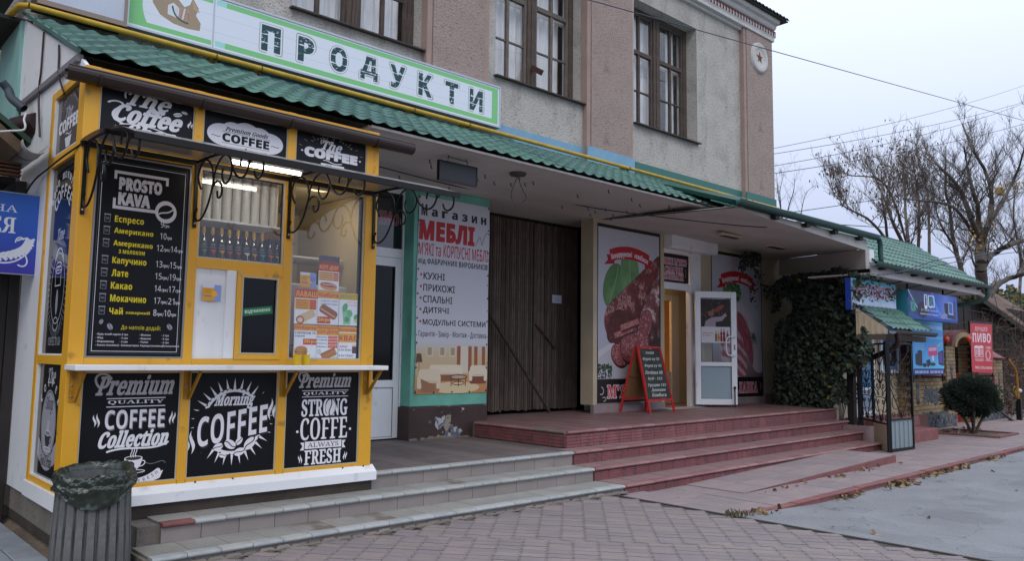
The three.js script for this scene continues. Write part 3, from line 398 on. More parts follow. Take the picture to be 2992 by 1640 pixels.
function frontBoard(x0, x1, y0, y1, z, t = 0.012) { return slab([V(x0, y0, z), V(x1, y0, z), V(x1, y1, z), V(x0, y1, z)], t); }
function sideBoard(z0, z1, y0, y1, x, t = 0.012) { return slab([V(x, y0, z0), V(x, y0, z1), V(x, y1, z1), V(x, y1, z0)], t); }      // faces -X, z0 far, z1 near
function ringFront(x0, x1, y0, y1, z, w, d) { return [bx(x0, x1, y0, y0 + w, z - d, z), bx(x0, x1, y1 - w, y1, z - d, z), bx(x0, x0 + w, y0 + w, y1 - w, z - d, z), bx(x1 - w, x1, y0 + w, y1 - w, z - d, z)]; }
const kiosk = thing('coffee_kiosk', 'yellow framed coffee kiosk with black printed panels under the green roof', 'kiosk');
{
  const XS = [[KL, 1.68], [2.40, 2.475], [3.235, 3.315], [4.062, KR]], D = 0.09, fr = [];
  for (const [a, b] of XS) fr.push(rbx(a, b, 0.43, 3.65, KZ - D, KZ, 0.006));
  for (const [y0, y1] of [[0.43, 0.468], [1.318, 1.425], [3.004, 3.083], [3.52, 3.648]]) for (let i = 0; i < 3; i++) fr.push(bx(XS[i][1], XS[i + 1][0], y0, y1, KZ - D + 0.003, KZ - 0.004));
  fr.push(bx(2.475, 3.235, 2.172, 2.252, KZ - D + 0.004, KZ - 0.004));
  obj('frame', fr, M.yellow, kiosk);
  const sf = [rbx(KL, KL + 0.09, 0.43, 3.65, KB, KB + 0.09, 0.005)];
  for (const [y0, y1] of [[0.43, 0.48], [1.37, 1.44], [2.99, 3.075], [3.585, 3.648]]) sf.push(bx(KL + 0.003, KL + 0.09, y0, y1, KB + 0.09, KZ - D));
  sf.push(bx(KL + 0.002, KL + 0.09, 0.468, 3.60, KZ - D - 0.08, KZ - D));
  obj('side_frame', sf, M.yellow, kiosk);
  // printed panels
  [[1.68, 2.40], [2.475, 3.235], [3.315, 4.062]].forEach(([a, b], i) => {
    obj('printed_panel', frontBoard(a, b, 3.083, 3.52, KZ - 0.02), pTop[i], kiosk, ['top panel printed with script The Coffee Shop', 'top panel with pale coffee plaque', 'top panel printed The COFFEE Shop'][i]);
    obj('printed_panel', frontBoard(a, b, 0.468, 1.318, KZ - 0.02), pLow[i], kiosk, ['lower panel printed Premium Quality Coffee Collection', 'lower panel printed Morning Coffee with rays', 'lower panel printed Strong Coffe Always Fresh'][i]);
    obj('bead', ringFront(a, b, 0.468, 1.318, KZ - 0.008, 0.008, 0.012), M.bead, kiosk); obj('bead', ringFront(a, b, 3.083, 3.52, KZ - 0.008, 0.008, 0.012), M.bead, kiosk);
  });
  const mb = obj('menu_board', frontBoard(1.69, 2.392, 1.432, 2.98, KZ - 0.012), menuMat, kiosk, 'black drinks menu board with yellow names and white prices');
  obj('menu_frame', ringFront(1.68, 2.40, 1.425, 2.992, KZ - 0.003, 0.014, 0.02), plain(0x8d8d8f, 0.35, { metalness: 0.5 }), mb);
  const sideZ = [KB + 0.09, KZ - D - 0.08];
  [[3.075, 3.585], [1.44, 2.99], [0.48, 1.37]].forEach(([y0, y1], i) => { obj('printed_panel', sideBoard(sideZ[0], sideZ[1], y0, y1, KL + 0.03), pSide[i], kiosk, ['side panel printed The Coffee in pale letters', 'tall side panel printed Good Morning Coffee', 'low side panel printed The Coffee Shop'][i]); obj('bead', [bx(KL + 0.008, KL + 0.03, y0, y1, sideZ[0], sideZ[0] + 0.022), bx(KL + 0.008, KL + 0.03, y0, y0 + 0.012, sideZ[0] + 0.022, sideZ[1])], M.white, kiosk); });
  // windows
  const w1 = obj('window', ringFront(2.475, 3.235, 2.252, 3.004, KZ - 0.01, 0.014, 0.03), M.bead, kiosk); obj('pane', frontBoard(2.489, 3.221, 2.266, 2.99, KZ - 0.025, 0.004), M.glass, w1); obj('seal', ringFront(2.489, 3.221, 2.266, 2.99, KZ - 0.026, 0.008, 0.02), M.seal, w1);
  const w2 = obj('window', ringFront(3.315, 4.062, 1.425, 3.004, KZ - 0.01, 0.014, 0.03), M.bead, kiosk); obj('pane', frontBoard(3.329, 4.048, 1.439, 2.99, KZ - 0.025, 0.004), M.glass, w2); obj('seal', [bx(4.026, 4.048, 1.439, 2.99, KZ - 0.06, KZ - 0.028)], M.seal, w2);
  obj('white_panel', frontBoard(2.475, 2.735, 1.425, 2.172, KZ - 0.028, 0.02), M.white, kiosk);
  obj('mullion', rbx(2.735, 2.822, 1.425, 2.172, KZ - 0.05, KZ - 0.004, 0.006), M.white, kiosk);
  const sash = obj('serving_sash', [...ringFront(2.822, 3.235, 1.425, 2.172, KZ + 0.012, 0.052, 0.05)], M.yellow, kiosk);
  obj('pane', frontBoard(2.874, 3.183, 1.477, 2.12, KZ - 0.012, 0.006), M.darkGlass, sash); obj('bead', ringFront(2.866, 3.191, 1.469, 2.128, KZ + 0.016, 0.01, 0.024), M.bead, sash);
  const mt = [[2.822, 2.172, 1, -1], [2.822, 1.425, 1, 1]]; for (const [x, y, a, b] of mt) obj('mitre_joint', bar(V(x, y, KZ + 0.013), V(x + a * 0.047, y + b * 0.047, KZ + 0.013), 0.008, 0.003), M.bead, sash);
  // base skirting with a sloped shoulder
  obj('skirting', [ext([[0, 0.443], [0, 0.308], [0.075, 0.308], [0.075, 0.385]], KR - KL + 0.055).rotateY(Math.PI / 2).scale(1, 1, -1).translate(KL - 0.025, 0, KZ - 0.01).toNonIndexed()].map((g) => flip(g)), M.white, kiosk);
  obj('side_skirting', bx(KL - 0.02, KL + 0.05, 0.31, 0.428, KB, KZ - 0.012), M.white, kiosk);
  for (const x of [1.9, 2.55, 2.86, 3.9, 4.12]) obj('screw', new THREE.SphereGeometry(0.008, 8, 6).translate(x, 0.436, KZ + 0.006), M.seal, kiosk);
  for (const x of [2.404, 2.471, 3.239, 3.311]) obj('seam', bx(x - 0.0012, x + 0.0012, 0.432, 0.467, KZ - 0.01, KZ + 0.0008), plain(0x6d4f14, 0.7), kiosk);
  obj('plinth', [bx(KL + 0.035, KR - 0.1, 0.02, 0.306, -8.5, KZ - 0.03), bx(KL + 0.06, KR, 0.2, 0.306, KZ - 0.03, KZ + 0.03)], mottled(0x3b322d, 0x4f443d, { per: 1, base: 5, grain: 20, bump: 0.004, s: 130 }), kiosk);
  // body behind the frames
  obj('white_wall', [bx(KL, KL + 0.05, 0.306, 3.64, -8.58, KB - 0.002), bx(KR - 0.05, KR, 0.37, 3.64, -8.58, KZ - D - 0.002), bx(KL + 0.05, KR - 0.05, 0.37, 3.64, -8.55, -8.5)], M.white, kiosk);
  obj('inner_wall', [bx(KL + 0.05, KR - 0.05, 0.45, 3.0, -8.0, -7.97), bx(2.42, 2.44, 0.45, 3.0, -7.9, KZ - 0.1), bx(KL + 0.06, KR - 0.052, 3.06, 3.08, -7.97, KZ - D - 0.01), bx(KR - 0.07, KR - 0.052, 0.45, 3.05, -7.97, KZ - D - 0.01)], M.cream, kiosk);
  obj('shelf', [bx(2.45, 3.26, 2.225, 2.245, -7.0, KZ - 0.095), bx(2.45, 3.26, 2.597, 2.613, -7.0, KZ - 0.14), bx(3.28, 4.1, 2.40, 2.415, -7.5, -6.95)], M.white, kiosk);
  obj('back_panel', bx(2.45, 3.26, 2.25, 3.05, -7.02, -7.005), plain(0x5d5140, 0.8), kiosk);
  // counter on brackets
  obj('counter', rbx(1.552, 4.178, 1.335, 1.376, KZ + 0.003, -6.205, 0.006, 2), M.white, kiosk);
  const boltM = plain(0x8a8a88, 0.4, { metalness: 0.7 });
  for (const x of [1.615, 2.445, 3.272, 4.12]) {
    const b = obj('counter_bracket', [bx(x - 0.024, x + 0.024, 1.10, 1.334, KZ + 0.001, KZ + 0.006), bx(x - 0.004, x + 0.024, 1.325, 1.334, KZ + 0.006, -6.24), bar(V(x + 0.016, 1.105, KZ + 0.014), V(x + 0.016, 1.322, -6.27), 0.016, 0.028), bx(x + 0.016, x + 0.022, 1.1, 1.325, KZ + 0.006, KZ + 0.03)], M.yellowOld, kiosk);
    for (const y of [1.14, 1.22, 1.29]) obj('bolt', new THREE.SphereGeometry(0.009, 8, 6).scale(1, 1, 0.6).translate(x - 0.006, y, KZ + 0.007), boltM, b);
  }
  // awning on scrolled iron brackets
  const AR = [[0.0, 3.047], [0.166, 3.047], [0.41, 3.036], [0.643, 3.01], [0.938, 2.957], [1.276, 2.852]], C3 = new THREE.CatmullRomCurve3(AR.map(([d, y]) => V(0, y, KZ + d)));
  const aw = obj('awning', grid(1, 18, (u, v) => { const p = C3.getPoint(v); return V(lerp(1.56, 4.19, u), p.y + 0.014, p.z); }), new THREE.MeshPhysicalMaterial({ color: 0x9a9186, roughness: 0.3, transmission: 0.5, thickness: 0, side: THREE.DoubleSide, clearcoat: 0.5 }), kiosk, 'smoky curved awning sheet on black iron brackets');
  const rail = (t, w, h, dy) => { const p = C3.getPoint(t); return bx(1.56, 4.19, p.y - h + dy, p.y + dy, p.z - w / 2, p.z + w / 2); };
  for (const q of [[1, 0.03, 0.045, 0.012], [0.55, 0.03, 0.03, 0.006], [0.01, 0.03, 0.04, 0.006]]) obj('rail', rail(...q), M.iron, aw);
  const curves = { A: [[0.1, 2.80], [0.031, 2.909], [0.085, 3.002], [0.167, 3.028], [0.268, 2.99], [0.328, 2.916], [0.339, 2.855]], B: [[0.529, 2.898], [0.511, 2.868], [0.525, 2.816], [0.577, 2.774], [0.652, 2.791], [0.694, 2.866], [0.653, 2.957], [0.567, 3.001], [0.49, 2.994], [0.414, 2.946], [0.362, 2.875], [0.334, 2.786], [0.237, 2.626], [0.125, 2.549], [0.033, 2.553], [0.012, 2.608], [0.036, 2.648]], C: [[0.342, 2.785], [0.404, 2.814], [0.476, 2.8], [0.525, 2.744], [0.511, 2.69], [0.45, 2.68], [0.432, 2.735]], D: [[0.692, 2.906], [0.74, 2.837], [0.822, 2.782], [0.902, 2.772], [0.965, 2.807], [0.991, 2.864], [0.975, 2.923], [0.931, 2.947], [0.882, 2.937], [0.847, 2.898], [0.845, 2.867]], E: [[0.991, 2.851], [1.046, 2.878], [1.107, 2.895], [1.169, 2.886], [1.217, 2.849], [1.236, 2.791], [1.214, 2.74], [1.154, 2.722], [1.106, 2.745], [1.084, 2.787]] };
  for (const x of [1.60, 2.436, 3.268, 4.155]) {
    const g = [bx(x - 0.014, x + 0.014, 2.495, 3.04, KZ + 0.001, KZ + 0.014), new THREE.TubeGeometry(C3, 14, 0.013, 4).translate(x, -0.004, 0)];
    for (const c of Object.values(curves)) g.push(tube(c.map(([d, y]) => V(x, y, KZ + 0.012 + d)), 0.0088, c.length * 4, 6));
    obj('scroll_bracket', g, M.iron, aw);
    obj('bolt', new THREE.SphereGeometry(0.008, 8, 6).translate(x, 2.53, KZ + 0.014), M.bead, aw);
  }
  // fluorescent tube under the awning
  const lamp = obj('tube_lamp', [rbx(2.54, 3.18, 3.016, 3.034, -6.125, -6.085, 0.004), bx(2.545, 2.56, 2.985, 3.016, -6.115, -6.095), bx(3.16, 3.175, 2.985, 3.016, -6.115, -6.095)], M.white, kiosk, 'lit fluorescent tube under the awning');
  const em = new THREE.MeshStandardMaterial({ color: 0xffffff, emissive: 0xfff6e8, emissiveIntensity: 9 });
  for (let i = 0; i < 2; i++) obj('tube', rod(V(2.56 + i * 0.301, 2.998, -6.105), V(2.859 + i * 0.3, 2.998, -6.105), 0.013, 10), em, lamp);
  const l1 = new THREE.RectAreaLight(0xfff3e0, 16, 0.6, 0.026); l1.position.set(2.86, 2.98, -6.105); l1.lookAt(2.86, 1.9, -6.5); scene.add(l1);
}
function flip(g) { const p = g.attributes.position; for (let i = 0; i < p.count; i += 3) { const a = [p.getX(i), p.getY(i), p.getZ(i)]; p.setXYZ(i, p.getX(i + 1), p.getY(i + 1), p.getZ(i + 1)); p.setXYZ(i + 1, ...a); } g.deleteAttribute('normal'); g.computeVertexNormals(); return g; }
// ---------- goods in the kiosk ----------
{
  const capM = plain(0xb98d24, 0.4), glassM = new THREE.MeshPhysicalMaterial({ color: 0x17181a, roughness: 0.08, clearcoat: 1 });
  const cols = ['#2c8a58', '#c2283a', '#c2902c', '#b03038', '#8a4a40', '#c9c9c9', '#c98a3a', '#2a8ac6', '#d0652a', '#cdbf20'], nm = ['green', 'red', 'amber', 'dark red', 'brown', 'white', 'orange and white', 'blue', 'bright orange', 'yellow'];
  const labels = cv(640, 96, (x, w, h) => { for (let i = 0; i < 10; i++) { x.save(); x.translate(i * 64, 0); box2(x, 0, 0, 64, h, '#1b1b1d'); poly(x, [10, 26, 54, 26, 34, 50, 34, 84, 44, 90, 20, 90, 30, 84, 30, 50], cols[i]); box2(x, 6, 8, 58, 14, '#77777c'); box2(x, 40, 74, 54, 88, '#9a9a9a'); x.restore(); } });
  const prof = [[0, 0], [0.036, 0], [0.038, 0.01], [0.038, 0.15], [0.03, 0.18], [0.014, 0.215], [0.013, 0.25], [0, 0.25]], capG = geo(lathe([[0.0148, 0.235], [0.0155, 0.24], [0.0155, 0.285], [0.011, 0.298], [0, 0.3]], 12));
  const bodyG = geo(lathe(prof, 16));
  for (let i = 0; i < 10; i++) {
    const b = thing('syrup_bottle', `syrup bottle with a ${nm[i]} glass drawn on its label, in the kiosk window`, 'bottle', 'syrup bottles in the kiosk window', V(2.585 + i * 0.0745, 2.246, -6.67 + (i % 3) * 0.006));
    obj('body', bodyG, glassM, b);
    const last = i > 7; obj('cap', last ? capG.clone().scale(1.3, 0.86, 1.3) : capG, last ? M.black : capM, b);
    const lg = new THREE.CylinderGeometry(0.0388, 0.0388, 0.115, 14, 1, true, -1.2, 2.4).translate(0, 0.075, 0); for (let q = 0, u = lg.attributes.uv; q < u.count; q++) u.setX(q, (i + u.getX(q)) / 10);
    obj('label', keep(lg), labels, b);
  }
  const sleeve = new THREE.MeshPhysicalMaterial({ color: 0xd9dbd8, roughness: 0.35, clearcoat: 0.6, clearcoatRoughness: 0.2 });
  const ring = []; for (let i = 0; i <= 22; i++) { const y = i * 0.019; ring.push([0.039 + 0.0022 * (i % 2), y], [0.0425, y + 0.006]); } ring.unshift([0, 0]); ring.push([0.02, 0.432], [0, 0.436]);
  for (let i = 0; i < 9; i++) one('cup_sleeve', lathe(ring, 14).translate(2.53 + i * 0.087, 2.614, -6.72), sleeve, 'clear plastic sleeve of stacked white cups standing on the upper kiosk shelf', 'cup stack', 'sleeves of cups in the kiosk window').rotation.y = 0;
  const basin = one('plastic_basin', lathe([[0, 0], [0.13, 0], [0.17, 0.13], [0.178, 0.132], [0.172, 0.138], [0.165, 0.13], [0.125, 0.006], [0, 0.006]], 24).translate(3.5, 2.416, -7.2), plain(0x53305e, 0.4), 'purple plastic basin on the shelf behind the right kiosk window', 'basin');
  const fr = thing('white_fridge', 'white appliance standing behind the price posters inside the kiosk', 'appliance'); obj('body', rbx(3.42, 4.05, 0.45, 2.13, -7.3, -6.75, 0.02), M.white, fr); obj('door_seam', bx(3.44, 4.03, 1.55, 1.556, -6.752, -6.748), M.seal, fr);
  const pk = one('coffee_sack', rbx(3.34, 3.75, 2.60, 2.82, -7.9, -7.6, 0.06, 3), mottled(0x6d5634, 0x8a7048, { per: 0.3, grain: 40, s: 140 }), 'brown coffee sack on the rear wall shelf seen through the kiosk window', 'sack');
  const cl = thing('ceiling_lamp', 'round ceiling lamp inside the coffee kiosk', 'lamp', null, V(3.7, 3.058, -6.72)); obj('shade', lathe([[0, 0], [0.1, 0], [0.1, -0.02], [0, -0.03]].reverse(), 20), new THREE.MeshStandardMaterial({ color: 0xffffff, emissive: 0xffe2b0, emissiveIntensity: 1.2 }), cl);
  const pl = new THREE.RectAreaLight(0xffe4b8, 13, 0.2, 0.2); pl.position.set(3.7, 3.0, -6.72); pl.lookAt(3.6, 1.3, -7.97); scene.add(pl);
  // paper cups with stirrers on the counter
  const pc = plain(0xd8b714, 0.5), wood = plain(0xb98e5c, 0.8); srand(9);
  [[3.33, -6.36], [3.425, -6.38]].forEach(([x, z], k) => { const c = thing('paper_cup', ['yellow paper cup on the counter, the left one of the pair', 'yellow paper cup full of wooden stirrers, the right one of the pair'][k], 'cup', null, V(x, 1.377, z)); obj('cup', lathe([[0, 0], [0.028, 0], [0.0375, 0.088], [0.0395, 0.09], [0.0375, 0.092], [0.036, 0.088], [0.027, 0.004], [0, 0.004]], 20), pc, c); });
  for (let i = 0; i < 16; i++) { const k = i < 5 ? 0 : 1, x = [3.33, 3.425][k], z = [-6.36, -6.38][k], a = rr(0, 6.28), r = rr(0.005, 0.022); one('stirrer', bar(V(x + r * 0.6 * Math.cos(a), 1.383, z + r * 0.6 * Math.sin(a)), V(x + r * 1.5 * Math.cos(a), 1.377 + rr(0.115, 0.15), z + r * 1.5 * Math.sin(a)), 0.007, 0.002), wood, k ? 'wooden stirrer standing in the right yellow paper cup' : 'wooden stirrer standing in the left yellow paper cup', 'stirrer', k ? 'stirrers in the right cup' : 'stirrers in the left cup'); }
  // notices on the glass
  const P = (name, label, x0, x1, y0, y1, w, h, draw, z = KZ - 0.032, cat = 'poster') => { const m = cv(w, h, draw, { roughness: 0.5 }); return one(name, frontBoard(x0, x1, y0, y1, z, 0.003), m, label, cat); };
  const R = '#c5303a', Yl = '#e3a51e', bun = '#c88a4a';
  const hot = (x, cx, cy, s) => { ell(x, cx, cy + s * 0.1, s, s * 0.36, '#d99a55', 0.1); ell(x, cx, cy - s * 0.08, s * 0.95, s * 0.22, '#b0452c', 0.1); curve(x, [cx - s * 0.7, cy - s * 0.2, cx - s * 0.2, cy + s * 0.1, cx + s * 0.2, cy - s * 0.3, cx + s * 0.8, cy], s * 0.09, '#e6d9c0'); };
  const bg = (x, w, h) => box2(x, 0, 0, w, h, '#e9edf3');
  P('price_poster', 'topmost price poster showing a hot dog under a red ХОТ-ДОГ band', 3.604, 3.818, 2.064, 2.385, 190, 290, (x, w, h) => { bg(x, w, h); box2(x, 0, 0, w, 70, '#4a4560'); ell(x, w / 2, 55, 90, 22, '#8a4030'); box2(x, 0, 70, w, 130, R); sansT(x, 'ХОТ-ДОГ', 6, 80, w - 6, 122, '#f0c020'); for (let i = 0; i < 4; i++) { box2(x, 4, 138 + i * 18, w - 4, 153 + i * 18, Yl); box2(x, 10, 143 + i * 18, 130, 148 + i * 18, '#a8442a'); box2(x, 140, 140 + i * 18, w - 6, 151 + i * 18, R); } hot(x, w / 2, 250, 80); });
  P('price_poster', 'price poster showing a rolled wrap under a red ЛАВАШ band', 3.376, 3.6, 1.746, 2.06, 190, 300, (x, w, h) => { bg(x, w, h); box2(x, 0, 0, w, 78, R); sansT(x, 'ЛАВАШ', 6, 16, w - 4, 66, '#f0c020'); box2(x, 6, 86, w - 6, 176, Yl); for (let i = 0; i < 4; i++) { box2(x, 14, 94 + i * 21, 110, 102 + i * 21, '#b8602a'); box2(x, 128, 90 + i * 21, w - 8, 106 + i * 21, R); } x.save(); x.translate(98, 236); x.rotate(-0.5); x.fillStyle = '#e0c9a2'; x.beginPath(); x.roundRect(-80, -36, 165, 72, 30); x.fill(); for (let i = 0; i < 8; i++) box2(x, -30 + i * 14, -30, -26 + i * 14, 30, '#c2a070'); ell(x, -56, 4, 34, 36, '#b8543a'); ell(x, -56, 4, 22, 22, '#e8d2b0'); x.restore(); });
  P('price_poster', 'price poster showing a toasted sandwich with a red 34грн tag', 3.604, 3.824, 1.746, 2.058, 190, 290, (x, w, h) => { bg(x, w, h); box2(x, 0, 0, w, 64, Yl); sansT(x, 'Чіабата', 6, 12, w - 6, 54, R); sansT(x, '- з шинкою і сиром', 20, 78, w - 12, 94, '#3a4a66'); sansT(x, '- з куркою і сиром', 20, 106, w - 12, 122, '#3a4a66'); x.save(); x.translate(100, 180); x.rotate(0.5); x.fillStyle = '#9a5c38'; x.beginPath(); x.roundRect(-84, -38, 168, 76, 26); x.fill(); box2(x, -76, 4, 76, 16, '#d8b070'); box2(x, -76, 16, 76, 26, '#a84838'); x.restore(); box2(x, 4, 222, 118, 280, R); sansT(x, '34грн', 10, 232, 112, 272, '#f0d020'); });
  P('price_poster', 'price poster showing a green minty drink under the word МОХІТО', 3.829, 4.044, 1.746, 2.052, 190, 290, (x, w, h) => { bg(x, w, h); box2(x, 0, 0, w, 62, '#dfb02e'); sansT(x, 'МОХІТО', 8, 14, w - 8, 50, '#5aa05a'); sansT(x, '0,5л-12грн', 80, 74, w - 8, 90, '#d08080'); sansT(x, '0,3л-8грн', 90, 100, w - 8, 116, '#d08080'); poly(x, [30, 150, 120, 150, 108, 280, 44, 280], '#8ccaa0'); ell(x, 56, 130, 24, 40, '#5aae74', 0.3); ell(x, 100, 180, 26, 34, '#6aba7c', -0.5); ell(x, 76, 236, 24, 26, '#4aa066'); ell(x, 164, 236, 24, 30, '#b8d8a0'); ell(x, 160, 210, 18, 24, '#57a870', 0.6); });
  P('price_poster', 'price poster showing a cheeseburger at the lower left of the window', 3.384, 3.606, 1.428, 1.738, 190, 290, (x, w, h) => { bg(x, w, h); box2(x, 0, 0, w, 50, Yl); sansT(x, 'Чізбургер', 4, 8, w - 4, 46, R); sansT(x, 'з котлетою та', 6, 60, w - 14, 80, '#34486c'); sansT(x, 'сиром', 6, 90, 88, 108, '#34486c'); box2(x, 76, 118, w, 168, R); sansT(x, '28грн', 82, 126, w - 4, 160, '#f0d020'); ell(x, 62, 206, 50, 26, '#c98244'); box2(x, 8, 212, 116, 224, '#5a8a3a'); box2(x, 8, 222, 116, 236, '#5a2a1a'); box2(x, 8, 216, 116, 222, '#e6c040'); ell(x, 62, 244, 50, 16, '#c98244'); sansT(x, 'Burger', 20, 268, 108, 284, '#a03050', { font: 'italic bold 90px serif' }); });
  P('price_poster', 'price poster with four red prices above long bread rolls', 3.609, 3.829, 1.427, 1.737, 190, 290, (x, w, h) => { bg(x, w, h); box2(x, 0, 0, w, 82, Yl); sansT(x, 'Французькі', 4, 4, w - 4, 34, R); sansT(x, 'ХОТ-ДОГИ', 4, 42, w - 4, 76, R); ['Молочна', 'з сиром', 'Баварська', 'Кабаноссі'].forEach((s, i) => { sansT(x, s, 4, 92 + i * 27, 92, 106 + i * 27, '#3c4c68'); box2(x, 100, 88 + i * 27, w - 4, 110 + i * 27, '#d04a3a'); sansT(x, '28,00 грн', 106, 93 + i * 27, w - 8, 105 + i * 27, '#f0b070'); }); x.save(); x.translate(110, 244); x.rotate(-0.45); for (let i = 0; i < 3; i++) { x.fillStyle = ['#a86a3a', '#c08048', '#b07440'][i]; x.beginPath(); x.roundRect(-70, -34 + i * 22, 140, 24, 12); x.fill(); } x.restore(); ell(x, 160, 272, 24, 14, '#d8d2b8'); ell(x, 24, 226, 20, 26, '#c9ced6'); });
  P('price_poster', 'price poster with КВАС in big red letters on yellow', 3.834, 4.046, 1.428, 1.736, 190, 290, (x, w, h) => { bg(x, w, h); box2(x, 0, 0, w, 50, Yl); sansT(x, 'Бочковий', 6, 10, w - 6, 44, R); box2(x, 0, 58, w, 140, '#e0ab20'); sansT(x, 'КВАС', 8, 78, w - 8, 126, R); sansT(x, '0,3л-8грн', 4, 196, 124, 220, '#46506a'); sansT(x, '0,5л-12грн', 4, 246, 140, 270, '#46506a'); x.fillStyle = '#5a2c34'; x.beginPath(); x.roundRect(132, 160, 52, 76, 8); x.fill(); box2(x, 132, 160, 184, 176, '#d9c9b0'); sansT(x, 'квас', 10, 168, 92, 186, '#b03048', { font: 'italic bold 90px serif' }); });
  const leaf = (x, w, h) => { box2(x, 0, 0, w, h, '#e0a020'); box2(x, 0, 0, w, h * 0.2, '#d9dde8'); box2(x, w * 0.62, 0, w, h, '#8f9fd6'); ell(x, w * 0.64, h * 0.55, w * 0.17, w * 0.17, '#f0b428'); box2(x, w * 0.6, h * 0.72, w * 0.68, h * 0.88, '#a9a9a9'); for (let i = 0; i < 3; i++) box2(x, w * 0.1, h * (0.3 + i * 0.09), w * 0.42, h * (0.33 + i * 0.09), '#c07a20'); box2(x, w * 0.08, h * 0.66, w * 0.48, h * 0.74, '#7a78a8'); };
  P('leaflet', 'small yellow and lilac leaflet with a bulb on the white kiosk panel', 2.537, 2.692, 1.902, 2.037, 120, 120, leaf, KZ - 0.006, 'leaflet');
  P('leaflet', 'small yellow and blue leaflet inside the right window above the lavash poster', 3.42, 3.581, 2.08, 2.214, 120, 110, (x, w, h) => { leaf(x, w, h); ell(x, w * 0.78, h * 0.45, 20, 22, '#6f8ed0'); }, KZ - 0.032, 'leaflet');
  const os = P('open_sign', 'green ВІДЧИНЕНО sign stuck aslant on the serving sash', -0.135, 0.135, -0.034, 0.034, 300, 76, (x, w, h) => { box2(x, 0, 0, w, h, '#12703f'); sansT(x, 'ВІДЧИНЕНО', 22, 20, w - 22, 58, '#dfe9e4'); }, 0, 'sign'); os.position.set(3.02, 1.838, KZ - 0.006); os.rotation.z = 0.135;
}
// ---------- old two-storey building ----------
const WZ = -9.0;
const pebble = (c1, c2, s, dark) => mottled(c1, c2, { per: 1.3, base: 4, grain: 30, size: 512, rough: 0.95, bump: 0.012, bumpBase: 96, s, contrast: 1.2, extra: (u, v, c) => { const k = vnoise(u * 120, v * 120, 120, s), st = fbm(u, v * 0.5, 5, 4, s + 5); let q = k > 0.72 ? c.map((z) => z - dark * (k - 0.72) * 4) : c; if (st > 0.6) q = q.map((z) => z - (st - 0.6) * 90); return q; } });
M.wallGrey = pebble(0xaeaaa4, 0xbdb9b2, 200, 70);
M.wallPink = pebble(0x988881, 0xa5948c, 210, 60);
M.pinkSmooth = mottled(0x9b857b, 0xa89187, { per: 1, base: 5, grain: 12, s: 216, bump: 0.002 });
M.plasterWhite = mottled(0xb9b7b5, 0xcfcdcb, { per: 1, base: 6, grain: 12, s: 218, bump: 0.003 });
M.oldWood = mottled(0x3e342f, 0x6b5e55, { per: 0.5, base: 8, grain: 24, stretch: 0.12, rough: 0.9, bump: 0.004, s: 220, contrast: 2 });
M.oldWoodPale = mottled(0x5a4e47, 0x8b7f77, { per: 0.5, base: 8, grain: 24, stretch: 0.12, rough: 0.9, bump: 0.004, s: 222, contrast: 2 });
M.curtain = new THREE.MeshPhysicalMaterial({ color: 0xf2f5f8, roughness: 0.9, transmission: 0.15, thickness: 0, side: THREE.DoubleSide });
M.room = plain(0x3a3d42, 0.95);
const building = thing('town_building', 'old two-storey building with grey pebble-dash walls and pinkish pilasters', 'building');
